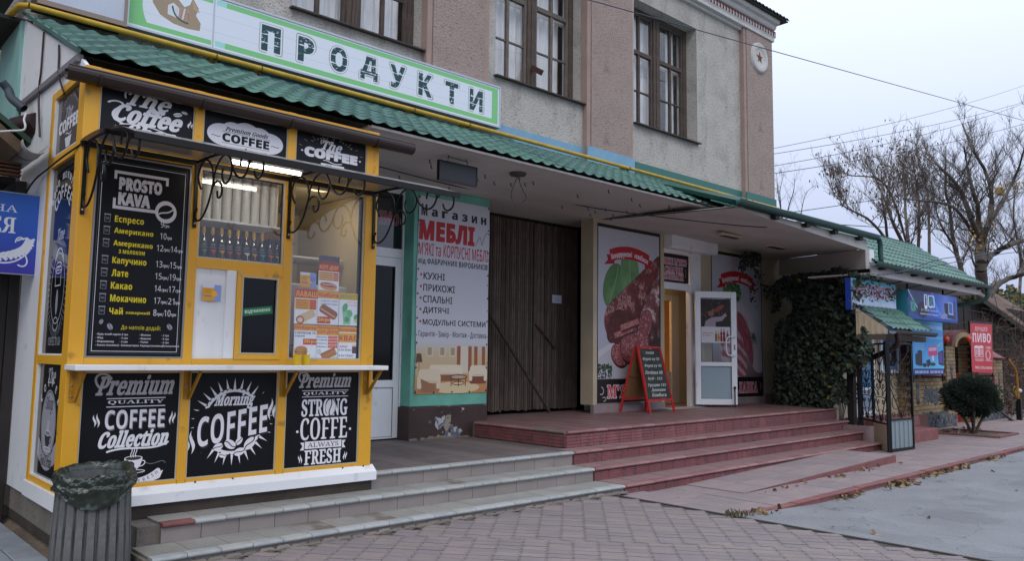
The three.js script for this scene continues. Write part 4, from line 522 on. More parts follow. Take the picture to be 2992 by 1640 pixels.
{
  const wins = [[4.45, 6.5, 5.86, 8.22], [7.88, 9.92, 5.86, 8.22], [11.31, 13.34, 5.84, 8.22]];
  obj('wall', ext(rect(1.6, 16.1, -0.3, 8.8), 0.4, 0, [...wins, [7.31, 10.19, 0.5, 4.4], [11.06, 14.94, 0.58, 3.29]].map(([a, b, c, d]) => rect(a, b, c, d))).translate(0, 0, WZ - 0.4), M.wallGrey, building);
  obj('side_wall', [bx(15.7, 16.1, -0.3, 8.8, -22, WZ - 0.402), bx(1.6, 15.69, -0.3, 8.8, -22, -21.6), bx(1.6, 1.9, -0.3, 8.8, -21.59, WZ - 0.402)], M.wallGrey, building);
  obj('floor_slab', [bx(1.91, 15.69, 4.9, 5.1, -21.5, -9.41), bx(1.91, 15.69, 8.5, 8.6, -21.5, -9.41), bx(1.91, 15.69, 5.1, 8.5, -12.6, -12.5)], M.room, building);
  for (const [a, b] of [[6.49, 7.66], [9.9, 11.15], [14.97, 16.16]]) {
    const p = obj('pilaster', bx(a + 0.1, b - (b > 16 ? 0 : 0.1), 4.6, 8.72, WZ - 0.05, WZ + 0.118), M.wallPink, building);
    obj('edge_strip', [rbx(a, a + 0.098, 4.6, 8.72, WZ - 0.05, WZ + 0.105, 0.012), ...(b > 16 ? [] : [rbx(b - 0.098, b, 4.6, 8.72, WZ - 0.05, WZ + 0.105, 0.012)])], M.pinkSmooth, p);
  }
  obj('pilaster', bx(15.9, 16.16, -0.3, 8.72, -10.2, WZ - 0.051), M.wallPink, building);
  // entablature: fascia, band, ornament, crown
  obj('fascia', [bx(-4, 6.48, 8.66, 8.80, WZ + 0.002, WZ + 0.07), bx(7.67, 9.89, 8.66, 8.80, WZ + 0.002, WZ + 0.07), bx(11.16, 14.96, 8.66, 8.80, WZ + 0.002, WZ + 0.07)], M.plasterWhite, building);
  const prof = [[0, 8.722], [0.15, 8.722], [0.15, 8.79], [0.17, 8.83], [0.14, 8.84], [0.14, 8.985], [0.17, 8.99], [0.2, 9.03], [0.21, 9.07], [0.28, 9.1], [0.3, 9.15], [0.3, 9.2], [0, 9.2]];
  const cg = ext(prof, 20.35).rotateY(-Math.PI / 2).translate(16.22, 0, WZ); obj('cornice', cg, M.plasterWhite, building);
  obj('side_cornice', ext(prof, 13).translate(16.02, 0, -22.02), M.plasterWhite, building);
  obj('red_frieze', bx(-4, 16.3, 8.845, 8.98, WZ + 0.1, WZ + 0.144), plain(0x6d3b37, 0.9), building);
  const leafG = geo([new THREE.ConeGeometry(0.028, 0.11, 5).scale(1, 1, 0.5).translate(0, 0.06, 0), new THREE.SphereGeometry(0.03, 6, 4).scale(1, 0.6, 0.6), new THREE.ConeGeometry(0.015, 0.07, 4).scale(1, 1, 0.6).rotateZ(0.6).translate(-0.03, 0.05, 0), new THREE.ConeGeometry(0.015, 0.07, 4).scale(1, 1, 0.6).rotateZ(-0.6).translate(0.03, 0.05, 0)]);
  for (let i = 0; i < 62; i++) { const o = mesh(leafG, M.plasterWhite); o.name = 'leaf_ornament'; o.position.set(16.24 - i * 0.115, 8.855, WZ + 0.152); building.add(o); }
  // roundel with a star
  const rd = obj('roundel', [lathe([[0, 0.02], [0.2, 0.02], [0.22, 0.045], [0.25, 0.05], [0.27, 0.04], [0.29, 0.055], [0.33, 0.04], [0.345, 0]], 32).rotateX(Math.PI / 2)].map((g) => g.translate(15.575, 8.18, WZ + 0.118)), M.plasterWhite, building);
  const st = []; for (let i = 0; i < 10; i++) { const a = i * Math.PI / 5, r = i % 2 ? 0.055 : 0.145; st.push([r * Math.sin(a), r * Math.cos(a)]); }
  const sp = []; for (let i = 0; i < 10; i++) { const [a, b] = st[i], [c, d] = st[(i + 1) % 10]; sp.push(0, 0, 0.035, c, d, 0, a, b, 0); } const sg = new THREE.BufferGeometry(); sg.setAttribute('position', new THREE.Float32BufferAttribute(sp, 3)); sg.computeVertexNormals();
  obj('star', sg.translate(15.575, 8.18, WZ + 0.14), plain(0x7a5140, 0.9), rd);
  // corrugated roof edge
  obj('roof', grid(500, 1, (u, v) => { const x = lerp(-4.3, 16.46, u); return V(x, lerp(9.22, 13, v) + 0.028 * Math.cos(x * 2 * Math.PI / 0.15), lerp(WZ + 0.42, -15.5, v)); }), plain(0x3a3836, 0.9, { side: THREE.DoubleSide }), building);
  obj('roof_slope', hull8([V(10, 9.18, -8.62), V(16.44, 9.18, -8.62), V(16.44, 9.18, -22), V(10, 9.18, -22)], [V(10, 9.2, -8.62), V(16.44, 9.2, -8.62), V(16.44, 9.2, -22), V(10, 12.6, -15.5)]), plain(0x3a3836, 0.9), building);
  // windows: two casements, vent above a heavy transom, thin glazing bars below
  wins.forEach(([a, b, c, d], wi) => {
    const z = WZ - 0.3, m = (a + b) / 2, fr = [bx(a, a + 0.09, c, d, z - 0.06, z + 0.05), bx(b - 0.11, b, c, d, z - 0.06, z + 0.05), bx(a + 0.09, b - 0.11, d - 0.08, d, z - 0.06, z + 0.05), bx(a + 0.09, b - 0.11, c, c + 0.075, z - 0.06, z + 0.05), rbx(m - 0.1, m + 0.1, c + 0.075, d - 0.08, z - 0.07, z + 0.062, 0.012), bx(m - 0.02, m + 0.02, c + 0.08, d - 0.09, z + 0.062, z + 0.075)];
    const w = obj('window', fr, M.oldWood, building);
    for (const [l, r] of [[a + 0.09, m - 0.1], [m + 0.1, b - 0.11]]) {
      const q = (l + r) / 2, tr = c + 1.48, th = c + 0.74;
      obj('casement', [bx(l, l + 0.045, c + 0.075, d - 0.08, z - 0.03, z + 0.03), bx(r - 0.045, r, c + 0.075, d - 0.08, z - 0.03, z + 0.03), bx(l + 0.045, r - 0.045, c + 0.075, c + 0.12, z - 0.03, z + 0.03), bx(l + 0.045, r - 0.045, d - 0.125, d - 0.08, z - 0.03, z + 0.03), bx(l + 0.045, r - 0.045, tr, tr + 0.075, z - 0.035, z + 0.036), bx(q - 0.028, q + 0.028, c + 0.12, tr, z - 0.026, z + 0.026), bx(q - 0.028, q + 0.028, tr + 0.075, d - 0.125, z - 0.026, z + 0.026), bx(l + 0.045, q - 0.028, th, th + 0.025, z - 0.02, z + 0.02), bx(q + 0.028, r - 0.045, th, th + 0.025, z - 0.02, z + 0.02)], wi === 1 ? M.oldWoodPale : M.oldWood, w);
      for (const [x0, x1] of [[l + 0.045, q - 0.028], [q + 0.028, r - 0.045]]) for (const [y0, y1] of [[c + 0.12, th], [th + 0.025, tr], [tr + 0.075, d - 0.125]]) obj('pane', bx(x0, x1, y0, y1, z - 0.006, z - 0.002).rotateX(0), M.glass, w);
    }
    srand(wi + 40); const open = wi === 2;
    for (const [l, r, dd] of [[a + 0.12, m - 0.02, 0], [m + 0.02, b - 0.12, 0]]) { const k = rr(0, 9); obj('curtain', grid(60, 6, (u, v) => V(lerp(l, open && l > m ? lerp(l, r, 0.42) + (r - l) * 0 : r, u), lerp(c + 0.1, d, v), z - 0.2 + 0.03 * Math.sin(u * 38 + k + v * 0.6) + 0.015 * Math.sin(u * 91 + k))), M.curtain, w); }
    if (open) obj('curtain', grid(30, 6, (u, v) => V(lerp(m + 0.62, b - 0.13, u), lerp(c + 0.1, d, v), z - 0.2 + 0.03 * Math.sin(u * 22 + v))), M.curtain, w);
    obj('inner_frame', [bx(m - 0.05, m + 0.05, c, d, z - 0.14, z - 0.09), bx(a, a + 0.07, c, d, z - 0.14, z - 0.09), bx(b - 0.07, b, c, d, z - 0.14, z - 0.09), bx(a + 0.07, m - 0.05, c + 1.46, c + 1.53, z - 0.14, z - 0.09), bx(m + 0.05, b - 0.07, c + 1.46, c + 1.53, z - 0.14, z - 0.09)], M.white, w);
    obj('sill', hull8([V(a - 0.03, c - 0.05, WZ + 0.09), V(b + 0.03, c - 0.05, WZ + 0.09), V(b + 0.03, c - 0.02, z), V(a - 0.03, c - 0.02, z)], [V(a - 0.03, c - 0.03, WZ + 0.09), V(b + 0.03, c - 0.03, WZ + 0.09), V(b + 0.03, c + 0.004, z), V(a - 0.03, c + 0.004, z)]), plain(0x3b3631, 0.7), w);
  });
  const hd = onZ(1555, 198, -9.2), he = onZ(1583, 213, -9.0); obj('iron_bracket', [bar(hd, he, 0.05, 0.09)], plain(0x4a3028, 0.9), building);
}
// ---------- metal tile roofs ----------
const roofM = (c1, c2, s) => mottled(c1, c2, { per: 1.7, base: 4, grain: 12, rough: 0.5, bump: 0.0005, s });
M.roofGreen = [roofM(0x436d64, 0x527b71, 230), roofM(0x477265, 0x538072, 232), roofM(0x406963, 0x4e766f, 234)];
for (const m of M.roofGreen) m.side = THREE.DoubleSide;
M.greenTrim = plain(0x1d5049, 0.45); M.greenPipe = plain(0x163f39, 0.4);
function tileSheets(par, { xl, xr, eave, top, rows, wave = 0.187, sheetW = 6, mats = M.roofGreen, lift = 0 }) {
  const t0 = V(0, eave[0], eave[1]), dir = V(0, top[0] - eave[0], top[1] - eave[1]), nrm = V(0, -dir.z, dir.y).normalize(); if (nrm.y < 0) nrm.negate();
  const xmin = Math.min(xl(0), xl(1)), xmax = Math.max(xr(0), xr(1)), W = wave * sheetW, n = Math.ceil((xmax - xmin) / W);
  for (let s = 0; s < n; s++) {
    const a = xmin + s * W, vs = []; for (let r = 0; r < rows; r++) for (const f of [0, 0.04, 0.5, 1]) vs.push([(r + f) / rows, (1 - f) * 0.032, f]);
    const g = grid(sheetW * 8, vs.length - 1, (u, v, i, j) => { const [t, st, f] = vs[j], x = clamp(a + W * u, xl(t), xr(t)), c = Math.cos(((a + W * u) - xmin) / wave * 2 * Math.PI), h = 0.018 * (c > 0 ? c : c * 0.55) + st + lift + (s % 2) * 0.004, sag = f < 0.1 ? -0.02 * (0.5 - 0.5 * c) / rows * 4 : 0; const p = t0.clone().addScaledVector(dir, t + sag * 0.25).addScaledVector(nrm, h); p.x = x; return p; });
    obj('roof_sheet', g, mats[s % mats.length], par);
  }
}
const lineX = (x0, x1) => (t) => lerp(x0, x1, t);
const SOF = 3.76;
const canopy = thing('shop_canopy', 'green metal tile canopy running above the kiosk, the furniture banner and the wooden gate', 'canopy');
tileSheets(canopy, { xl: lineX(1.54, 1.54), xr: lineX(10.95, 11.6), eave: [3.775, -6.66], top: [4.79, -8.86], rows: 7 });
{
  M.soffit = mottled(0xb9b4ae, 0xc6c1bb, { per: 1.5, base: 4, grain: 8, rough: 0.6, bump: 0, s: 240 });
  const bg = geo(bx(-0.048, 0.048, 0, 0.02, -9.38, -6.72));
  for (let i = 0; i < 66; i++) { const o = mesh(bg, M.soffit); o.name = 'soffit_board'; o.position.set(4.25 + i * 0.1, SOF, 0); canopy.add(o); }
  obj('soffit_core', hull8([V(1.6, SOF + 0.022, -6.74), V(10.86, SOF + 0.022, -6.74), V(11, SOF + 0.022, -8.98), V(1.6, SOF + 0.022, -8.98)], [V(1.6, SOF + 0.03, -6.74), V(10.86, SOF + 0.03, -6.74), V(11, 4.68, -8.98), V(1.6, 4.68, -8.98)]), M.seal, canopy);
  obj('fascia', bx(4.22, 10.86, SOF - 0.005, SOF + 0.02, -6.718, -6.69), M.soffit, canopy);
  // white siding on the gable end and grey verge trim
  const gA = [[-6.72, 3.76], [-8.83, 3.86], [-8.83, 4.72], [-6.72, 3.79]];
  obj('gable_backing', ext(gA.map(([z, y]) => [-z, y]), 0.02).rotateY(Math.PI / 2).translate(1.575, 0, 0), plain(0x8f939b, 0.7), canopy);
  const sid = []; for (let i = 0; i < 42; i++) { const z = -6.78 - i * 0.05, yt = lerp(3.79, 4.72, (-6.72 - z) / 2.11); sid.push(bx(1.56, 1.575, lerp(3.77, 3.865, (-6.72 - z) / 2.11), yt, z - 0.0195, z + 0.0195)); }
  stuff(obj('gable_siding', sid, M.white, canopy));
  obj('verge_trim', [bar(V(1.555, 3.752, -6.7), V(1.555, 3.842, -8.85), 0.03, 0.05)], plain(0x77757a, 0.6), canopy);
  obj('verge_flashing', [bar(V(1.545, 3.80, -6.66), V(1.545, 4.81, -8.86), 0.03, 0.035)], M.roofGreen[2], canopy);
  obj('white_beam', hull8([V(1.575, 3.64, -6.52), V(1.605, 3.64, -6.52), V(1.605, 3.64, -8.8), V(1.575, 3.64, -8.8)], [V(1.575, 3.75, -6.7), V(1.605, 3.75, -6.7), V(1.605, 3.83, -8.8), V(1.575, 3.83, -8.8)]), M.white, canopy);
  // wall flashing: blue-grey, then light blue, then green
  const fl = (a, b, y0, y1, m, n) => obj(n, bx(a, b, y0, y1, WZ + 0.004, WZ + 0.16), m, canopy);
  obj('wall_flashing', hull8([V(3.55, 4.72, -8.72), V(8.2, 4.72, -8.72), V(8.2, 4.86, -8.99), V(3.55, 4.86, -8.99)], [V(3.55, 4.735, -8.715), V(8.2, 4.735, -8.715), V(8.2, 4.9, -8.985), V(3.55, 4.9, -8.985)]), plain(0x34515a, 0.5), canopy, 'dark blue-grey flashing strip');
  obj('wall_flashing', [bx(7.7, 9.9, 4.8, 5.07, WZ + 0.003, WZ + 0.02), bx(9.885, 11.16, 4.78, 5.08, WZ + 0.12, WZ + 0.135)], mottled(0x6f9fc0, 0x84b0cc, { per: 1, base: 5, grain: 12, s: 242, bump: 0 }), canopy, 'light blue flashing strip');
}
// second canopy, over the meat shop
const canopy2 = thing('shop_canopy', 'green metal tile canopy with dark green gutter above the meat shop door and ivy', 'canopy');
tileSheets(canopy2, { xl: lineX(9.8, 11.55), xr: lineX(14.05, 16.2), eave: [3.66, -5.95], top: [4.72, -8.93], rows: 9 });
{
  const yb = (z, x) => { const u = clamp((x - 9.85) / 4.5), v = (z + 6) / -2.5; return lerp(lerp(3.63, 3.745, v), lerp(3.45, 3.62, v), u); }, S = [[9.85, -6.0], [14.0, -6.0], [15.95, -8.98], [9.85, -8.98]];
  obj('soffit', hull8(S.map(([x, z]) => V(x, yb(z, x), z)), S.map(([x, z]) => V(x, yb(z, x) + 0.02, z))), M.soffit, canopy2);
  obj('fascia', hull8([V(9.85, 3.6, -5.97), V(14.03, 3.43, -5.97), V(14.03, 3.43, -6.0), V(9.85, 3.6, -6.0)], [V(9.85, 3.63, -5.97), V(14.03, 3.63, -5.97), V(14.03, 3.63, -6.0), V(9.85, 3.63, -6.0)]), M.soffit, canopy2);
  obj('seam_cover', [bar(V(9.83, 3.63, -6.02), V(9.83, 3.745, -8.45), 0.012, 0.012)], M.seal, canopy2);
  obj('verge_flashing', hull8([V(9.62, 3.62, -5.86), V(9.9, 3.72, -5.86), V(11.75, 4.72, -8.92), V(11.35, 4.68, -8.92)], [V(9.6, 3.68, -5.86), V(9.92, 3.75, -5.86), V(11.77, 4.78, -8.92), V(11.33, 4.76, -8.92)]), M.greenTrim, canopy2);
  obj('wall_flashing', [bx(11.17, 14.96, 4.7, 5.08, WZ + 0.003, WZ + 0.02), bx(14.95, 16.2, 4.68, 5.06, WZ + 0.12, WZ + 0.135)], plain(0x2b6a62, 0.5), canopy2);
  obj('end_beam', hull8([V(13.98, 3.1, -5.98), V(14.02, 3.1, -5.98), V(15.64, 3.28, -8.5), V(15.58, 3.28, -8.5)], [V(13.98, 3.45, -5.98), V(14.02, 3.45, -5.98), V(15.64, 3.615, -8.5), V(15.58, 3.615, -8.5)]), M.soffit, canopy2, 'pale panel closing the canopy end above the ivy');
  obj('corner_cap', bx(13.97, 14.16, 3.1, 3.44, -5.97, -5.9), M.white, canopy2);
}
const halfPipe = (r, L, t = 0.004, e = 0) => { const o = [], i = []; for (let k = 0; k <= 12; k++) { const a = Math.PI - e + (Math.PI + 2 * e) * k / 12; o.push([r * Math.cos(a), r * Math.sin(a)]); i.unshift([(r - t) * Math.cos(a), (r - t) * Math.sin(a)]); } return ext([...o, ...i], L).rotateY(Math.PI / 2); };
{ // brown gutter on the kiosk
  M.brown = plain(0x2b1d19, 0.32); const a = onZ(197, 205, -6.43), b = onZ(1205, 412, -6.43), L = b.x - a.x;
  const gt = thing('brown_gutter', 'dark brown half-round gutter under the canopy edge above the kiosk', 'gutter');
  obj('trough', halfPipe(0.066, L, 0.004, 0.5).translate(a.x, a.y, -6.43), M.brown, gt);
  obj('rolled_edge', [rod(V(a.x, a.y + 0.034, -6.372), V(b.x, a.y + 0.034, -6.372), 0.006, 8)], plain(0x4b3b36, 0.3), gt);
  for (const px of [285, 590, 850, 1100]) { const p = onZ(px, 330, -6.43), g = []; for (let k = 0; k < 9; k++) { const t0 = Math.PI + Math.PI * k / 9, t1 = Math.PI + Math.PI * (k + 1) / 9; g.push(bar(V(p.x, a.y + 0.071 * Math.sin(t0), -6.43 - 0.071 * Math.cos(t0)), V(p.x, a.y + 0.071 * Math.sin(t1), -6.43 - 0.071 * Math.cos(t1)), 0.022, 0.008)); } g.push(bx(p.x - 0.011, p.x + 0.011, a.y + 0.0, a.y + 0.012, KZ, -6.495)); obj('gutter_hook', g, M.brown, gt); }
  obj('end_stop', new THREE.CylinderGeometry(0.066, 0.066, 0.006, 20, 1, false, 0, Math.PI).rotateZ(Math.PI / 2).rotateX(Math.PI / 2 + Math.PI).translate(b.x, a.y, -6.43), M.brown, gt);
}
{ // dark green gutter and its elbow
  const gt = thing('green_gutter', 'dark green half-round gutter along the canopy above the ivy', 'gutter'); const y = 3.69, z = -5.87;
  obj('trough', halfPipe(0.075, 4.55).translate(9.62, y, z), M.greenPipe, gt);
  obj('rolled_edge', rod(V(9.62, y + 0.002, z + 0.073), V(14.17, y + 0.002, z + 0.073), 0.008, 8), M.greenTrim, gt);
  for (let i = 0; i < 4; i++) obj('gutter_hook', bx(10.7 + i * 0.95, 10.82 + i * 0.95, y - 0.13, y - 0.07, z - 0.08, z + 0.0), M.seal, gt);
  obj('elbow', tube([V(14.12, y - 0.02, z), V(14.3, y - 0.03, z), V(14.36, y - 0.12, z), V(14.36, y - 0.3, z), V(14.36, y - 0.42, z + 0.01)], 0.045, 16, 10), M.greenPipe, gt);
}
// ---------- shop sign over the roof ----------
{
  const z = -8.72, A = onZ(372, 75, z), B = onZ(1458, 366, z), Tp = onZ(1458, 262, z), x0 = A.x, x1 = B.x, y0 = (A.y + B.y) / 2, y1 = Tp.y + 0.02, xm = onZ(626, 60, z).x;
  const sg = thing('shop_sign', 'long pale sign reading ПРОДУКТИ with a bright green border', 'sign');
  const GRN = '#7cc680', WH = '#dbe3ee';
  const planks = (x, w, h) => { for (const f of [0.36, 0.68]) box2(x, 0, h * f, w, h * f + 1.6, '#a9b4bd'); };
  const m1 = cv(640, 400, (x, w, h) => { box2(x, 0, 0, w, h, WH); box2(x, 10, 14, w - 10, 52, GRN); box2(x, 10, h - 52, w - 10, h - 14, GRN); x.fillStyle = GRN; x.beginPath(); x.moveTo(10, 14); x.lineTo(160, 14); x.quadraticCurveTo(40, 200, 160, h - 14); x.lineTo(10, h - 14); x.fill(); planks(x, w, h);
    poly(x, [170, 180, 190, 100, 260, 80, 350, 95, 410, 150, 450, 120, 470, 60, 520, 130, 500, 190, 540, 240, 535, 300, 440, 310, 330, 300, 230, 260], '#a08c74'); poly(x, [465, 70, 530, 160, 480, 150], '#b39c80'); x.fillStyle = '#d4d8de'; x.beginPath(); x.moveTo(285, 240); x.lineTo(285, 170); x.lineTo(325, 140); x.lineTo(370, 170); x.lineTo(370, 250); x.fill(); for (let i = 0; i < 4; i++) poly(x, [350 + i * 28, 160, 364 + i * 28, 160, 350 + i * 28, 250, 336 + i * 28, 250], i % 2 ? '#b98a8c' : '#cfcfd2'); curve(x, [320, 170, 330, 240, 380, 270, 440, 268], 13, '#205a58'); poly(x, [430, 190, 440, 190, 452, 240, 446, 244], '#a9744a'); });
  const m2 = cv(2040, 400, (x, w, h) => { box2(x, 0, 0, w, h, WH); box2(x, 10, 14, w - 14, 56, GRN); box2(x, 10, h - 60, w - 14, h - 14, GRN); box2(x, w - 70, 14, w - 14, h - 14, GRN); box2(x, 10, 14, 64, 56, '#9fdcd6'); box2(x, 10, h - 60, 64, h - 14, '#9fdcd6'); planks(x, w, h);
    const L = 'ПРОДУКТИ', xs = [268, 490, 700, 905, 1122, 1340, 1560, 1770], ws = [112, 100, 110, 124, 110, 106, 106, 116]; srand(8);
    for (let i = 0; i < 8; i++) { const a = xs[i], b = a + ws[i], y = 92, e = h - 96; T(x, L[i], a, y, b, e, '#123f42', { font: '100px sans-serif', stroke: '#9a9d90', sw: 15 }); T(x, L[i], a, y, b, e, '#123f42', { stroke: WH, sw: 10 }); T(x, L[i], a + 2, y + 3, b - 2, e - 3, '#133f44', { stroke: '#133f44', sw: 3.5 }); for (let k = 0; k < 26; k++) { x.fillStyle = WH; const px = rr(a - 6, b), py = rr(y - 4, e); x.beginPath(); x.moveTo(px, py); for (let q = 0; q < 5; q++) x.lineTo(px + rr(-12, 14), py + rr(-7, 8)); x.fill(); } for (const f of [0.34, 0.68]) { x.fillStyle = WH; x.beginPath(); const yy = y + (e - y) * f; x.moveTo(a - 10, yy); for (let q = 0; q <= 10; q++) x.lineTo(a - 10 + (ws[i] + 20) * q / 10, yy + rr(-5, 5)); for (let q = 10; q >= 0; q--) x.lineTo(a - 10 + (ws[i] + 20) * q / 10, yy + 6 + rr(-2, 5)); x.fill(); } } });
  obj('sign_panel', frontBoard(x0, xm - 0.004, y0, y1, z, 0.03), m1, sg, 'left sign panel with tan ham emblem'); obj('sign_panel', frontBoard(xm + 0.004, x1, y0, y1, z, 0.03), m2, sg, 'long sign panel with dark green letters');
  obj('sign_frame', [bx(x0 - 0.02, x1 + 0.02, y0 - 0.025, y0 - 0.001, z - 0.16, z + 0.01), bx(x0 - 0.02, x1 + 0.02, y1 + 0.001, y1 + 0.025, z - 0.16, z + 0.01), bx(x0 - 0.02, x0 - 0.001, y0, y1, z - 0.16, z + 0.01), bx(x1 + 0.001, x1 + 0.02, y0, y1, z - 0.16, z + 0.01), bx(xm - 0.008, xm + 0.008, y0, y1, z - 0.02, z + 0.004)], plain(0xb4bcc2, 0.4, { metalness: 0.4 }), sg);
  const lb = thing('blank_lightbox', 'blank pale lightbox in a rusty frame to the left of the ПРОДУКТИ sign', 'sign'); const X0 = onZ(120, 20, -8.62).x, Y0 = onZ(366, 70, -8.62).y;
  obj('face', frontBoard(X0, x0 - 0.06, Y0 + 0.02, Y0 + 1.2, -8.62, 0.012), mottled(0xb6c0d2, 0xc4ccdb, { per: 2, base: 4, grain: 4, s: 250, bump: 0, rough: 0.4 }), lb); obj('box', [bx(X0 - 0.03, x0 - 0.03, Y0 - 0.03, Y0 + 1.22, -8.9, -8.636)], plain(0x4c423c, 0.8), lb); obj('trim', [bx(X0 - 0.03, x0 - 0.03, Y0 - 0.03, Y0 + 0.02, -8.634, -8.61), bx(x0 - 0.06, x0 - 0.03, Y0 + 0.021, Y0 + 1.22, -8.634, -8.61)], plain(0x8c7d74, 0.7), lb);
}
{ // yellow gas pipe
  const z = -8.6, a = onZ(88, 17, z), b = onZ(2274, 611, z), pts = []; for (let i = 0; i <= 12; i++) { const t = i / 12, px = lerp(95, 2274, t); const p = onZ(px, 0, z); pts.push(V(lerp(a.x, b.x, t), lerp(a.y, b.y - 0.0, t), z)); }
  const gp = thing('gas_pipe', 'yellow gas pipe running along the top of the green canopy', 'pipe');
  M.gasYellow = mottled(0xb08a16, 0xcda428, { per: 0.6, base: 6, grain: 14, s: 252, bump: 0, rough: 0.45 });
  obj('pipe', [rod(pts[0], pts[12], 0.03, 10), tube([V(a.x, a.y, -8.6), V(a.x - 0.06, a.y, -8.64), V(a.x - 0.08, a.y - 0.01, -8.75), V(a.x - 0.14, a.y - 0.02, -9.8), V(a.x - 0.2, a.y - 0.04, -10.6)], 0.03, 24, 10)], M.gasYellow, gp);
  for (const px of [626, 760, 1210, 1372, 1838, 2190]) { const p = onZ(px, 300, z); const y = lerp(a.y, b.y, (p.x - a.x) / (b.x - a.x)); obj('pipe_clip', [bx(p.x - 0.012, p.x + 0.012, y - 0.06, y + 0.04, z - 0.3, z - 0.03), new THREE.TorusGeometry(0.033, 0.006, 6, 14).rotateY(Math.PI / 2).translate(p.x, y, z)], plain(0x6d5226, 0.6, { metalness: 0.4 }), gp); }
}
// ---------- door and furniture banner beside the kiosk ----------
{
  const z = -8.82, k = 8.82 / 8.6, X = (v) => v * k, Y = (v) => 1.47 + (v - 1.47) * k;
  const d = thing('white_shop_door', 'white plastic shop door with dark glass and a red-lettered transom beside the kiosk', 'door');
  const x0 = X(5.2), x1 = X(6.03), fl = 0.367, xg0 = X(5.3), xg1 = X(5.935);
  obj('frame', [rbx(x0, x0 + 0.08, fl, SOF, z - 0.06, z, 0.008), rbx(x1 - 0.07, x1, fl, SOF, z - 0.06, z, 0.008), bx(x0 + 0.08, x1 - 0.07, 2.78, 2.9, z - 0.06, z - 0.004), bx(x0 + 0.08, x1 - 0.07, Y(3.6), SOF, z - 0.06, z - 0.004)], M.white, d);
  obj('leaf', [rbx(x0 + 0.085, xg0 + 0.09, fl + 0.02, 2.775, z - 0.05, z - 0.008, 0.006), rbx(xg1 - 0.07, x1 - 0.075, fl + 0.02, 2.775, z - 0.05, z - 0.008, 0.006), bx(xg0 + 0.09, xg1 - 0.07, fl + 0.02, Y(0.44), z - 0.05, z - 0.01), bx(xg0 + 0.09, xg1 - 0.07, Y(1.06), Y(1.155), z - 0.05, z - 0.01), bx(xg0 + 0.09, xg1 - 0.07, Y(2.63), 2.775, z - 0.05, z - 0.01)], M.white, d);
  obj('lower_panel', frontBoard(xg0 + 0.09, xg1 - 0.07, Y(0.44), Y(1.06), z - 0.022, 0.02), M.white, d);
  obj('panel_bead', ringFront(xg0 + 0.084, xg1 - 0.064, Y(0.435), Y(1.065), z - 0.006, 0.006, 0.01), plain(0x77787c, 0.6), d);
  obj('glass', frontBoard(xg0 + 0.09, xg1 - 0.07, Y(1.155), Y(2.63), z - 0.025, 0.01), M.darkGlass, d);
  obj('transom_glass', frontBoard(x0 + 0.08, x1 - 0.07, 2.9, Y(3.6), z - 0.025, 0.01), cv(200, 160, (x, w, h) => { box2(x, 0, 0, w, h, '#1a1c1f'); sansT(x, 'ІМО', 96, 56, 182, 92, '#8e2630', { stroke: '#7d7f84', sw: 10 }); sansT(x, 'ІМО', 96, 56, 182, 92, '#9c2a33'); }, { roughness: 0.1, clearcoat: 1 }), d, 'transom pane with red letters ІМО');
}
M.teal = mottled(0x5fae9b, 0x76c0ab, { per: 1.4, base: 5, grain: 8, rough: 0.6, bump: 0.002, s: 300, contrast: 1.8 });
M.flaking = mottled(0x3a2b29, 0x463633, { per: 1.5, base: 4, grain: 12, size: 512, rough: 0.75, bump: 0.003, s: 302, extra: (u, v, c) => { const k = fbm(u, v, 5, 5, 305) + 0.035, e = fbm(u, v, 9, 3, 309), b = v < 0.12 ? (0.12 - v) * 2.2 : 0; if (k + b * 0.6 > 0.635) return e > 0.52 ? [176, 176, 178] : e > 0.42 ? [96, 102, 116] : [150, 140, 124]; return c; } });
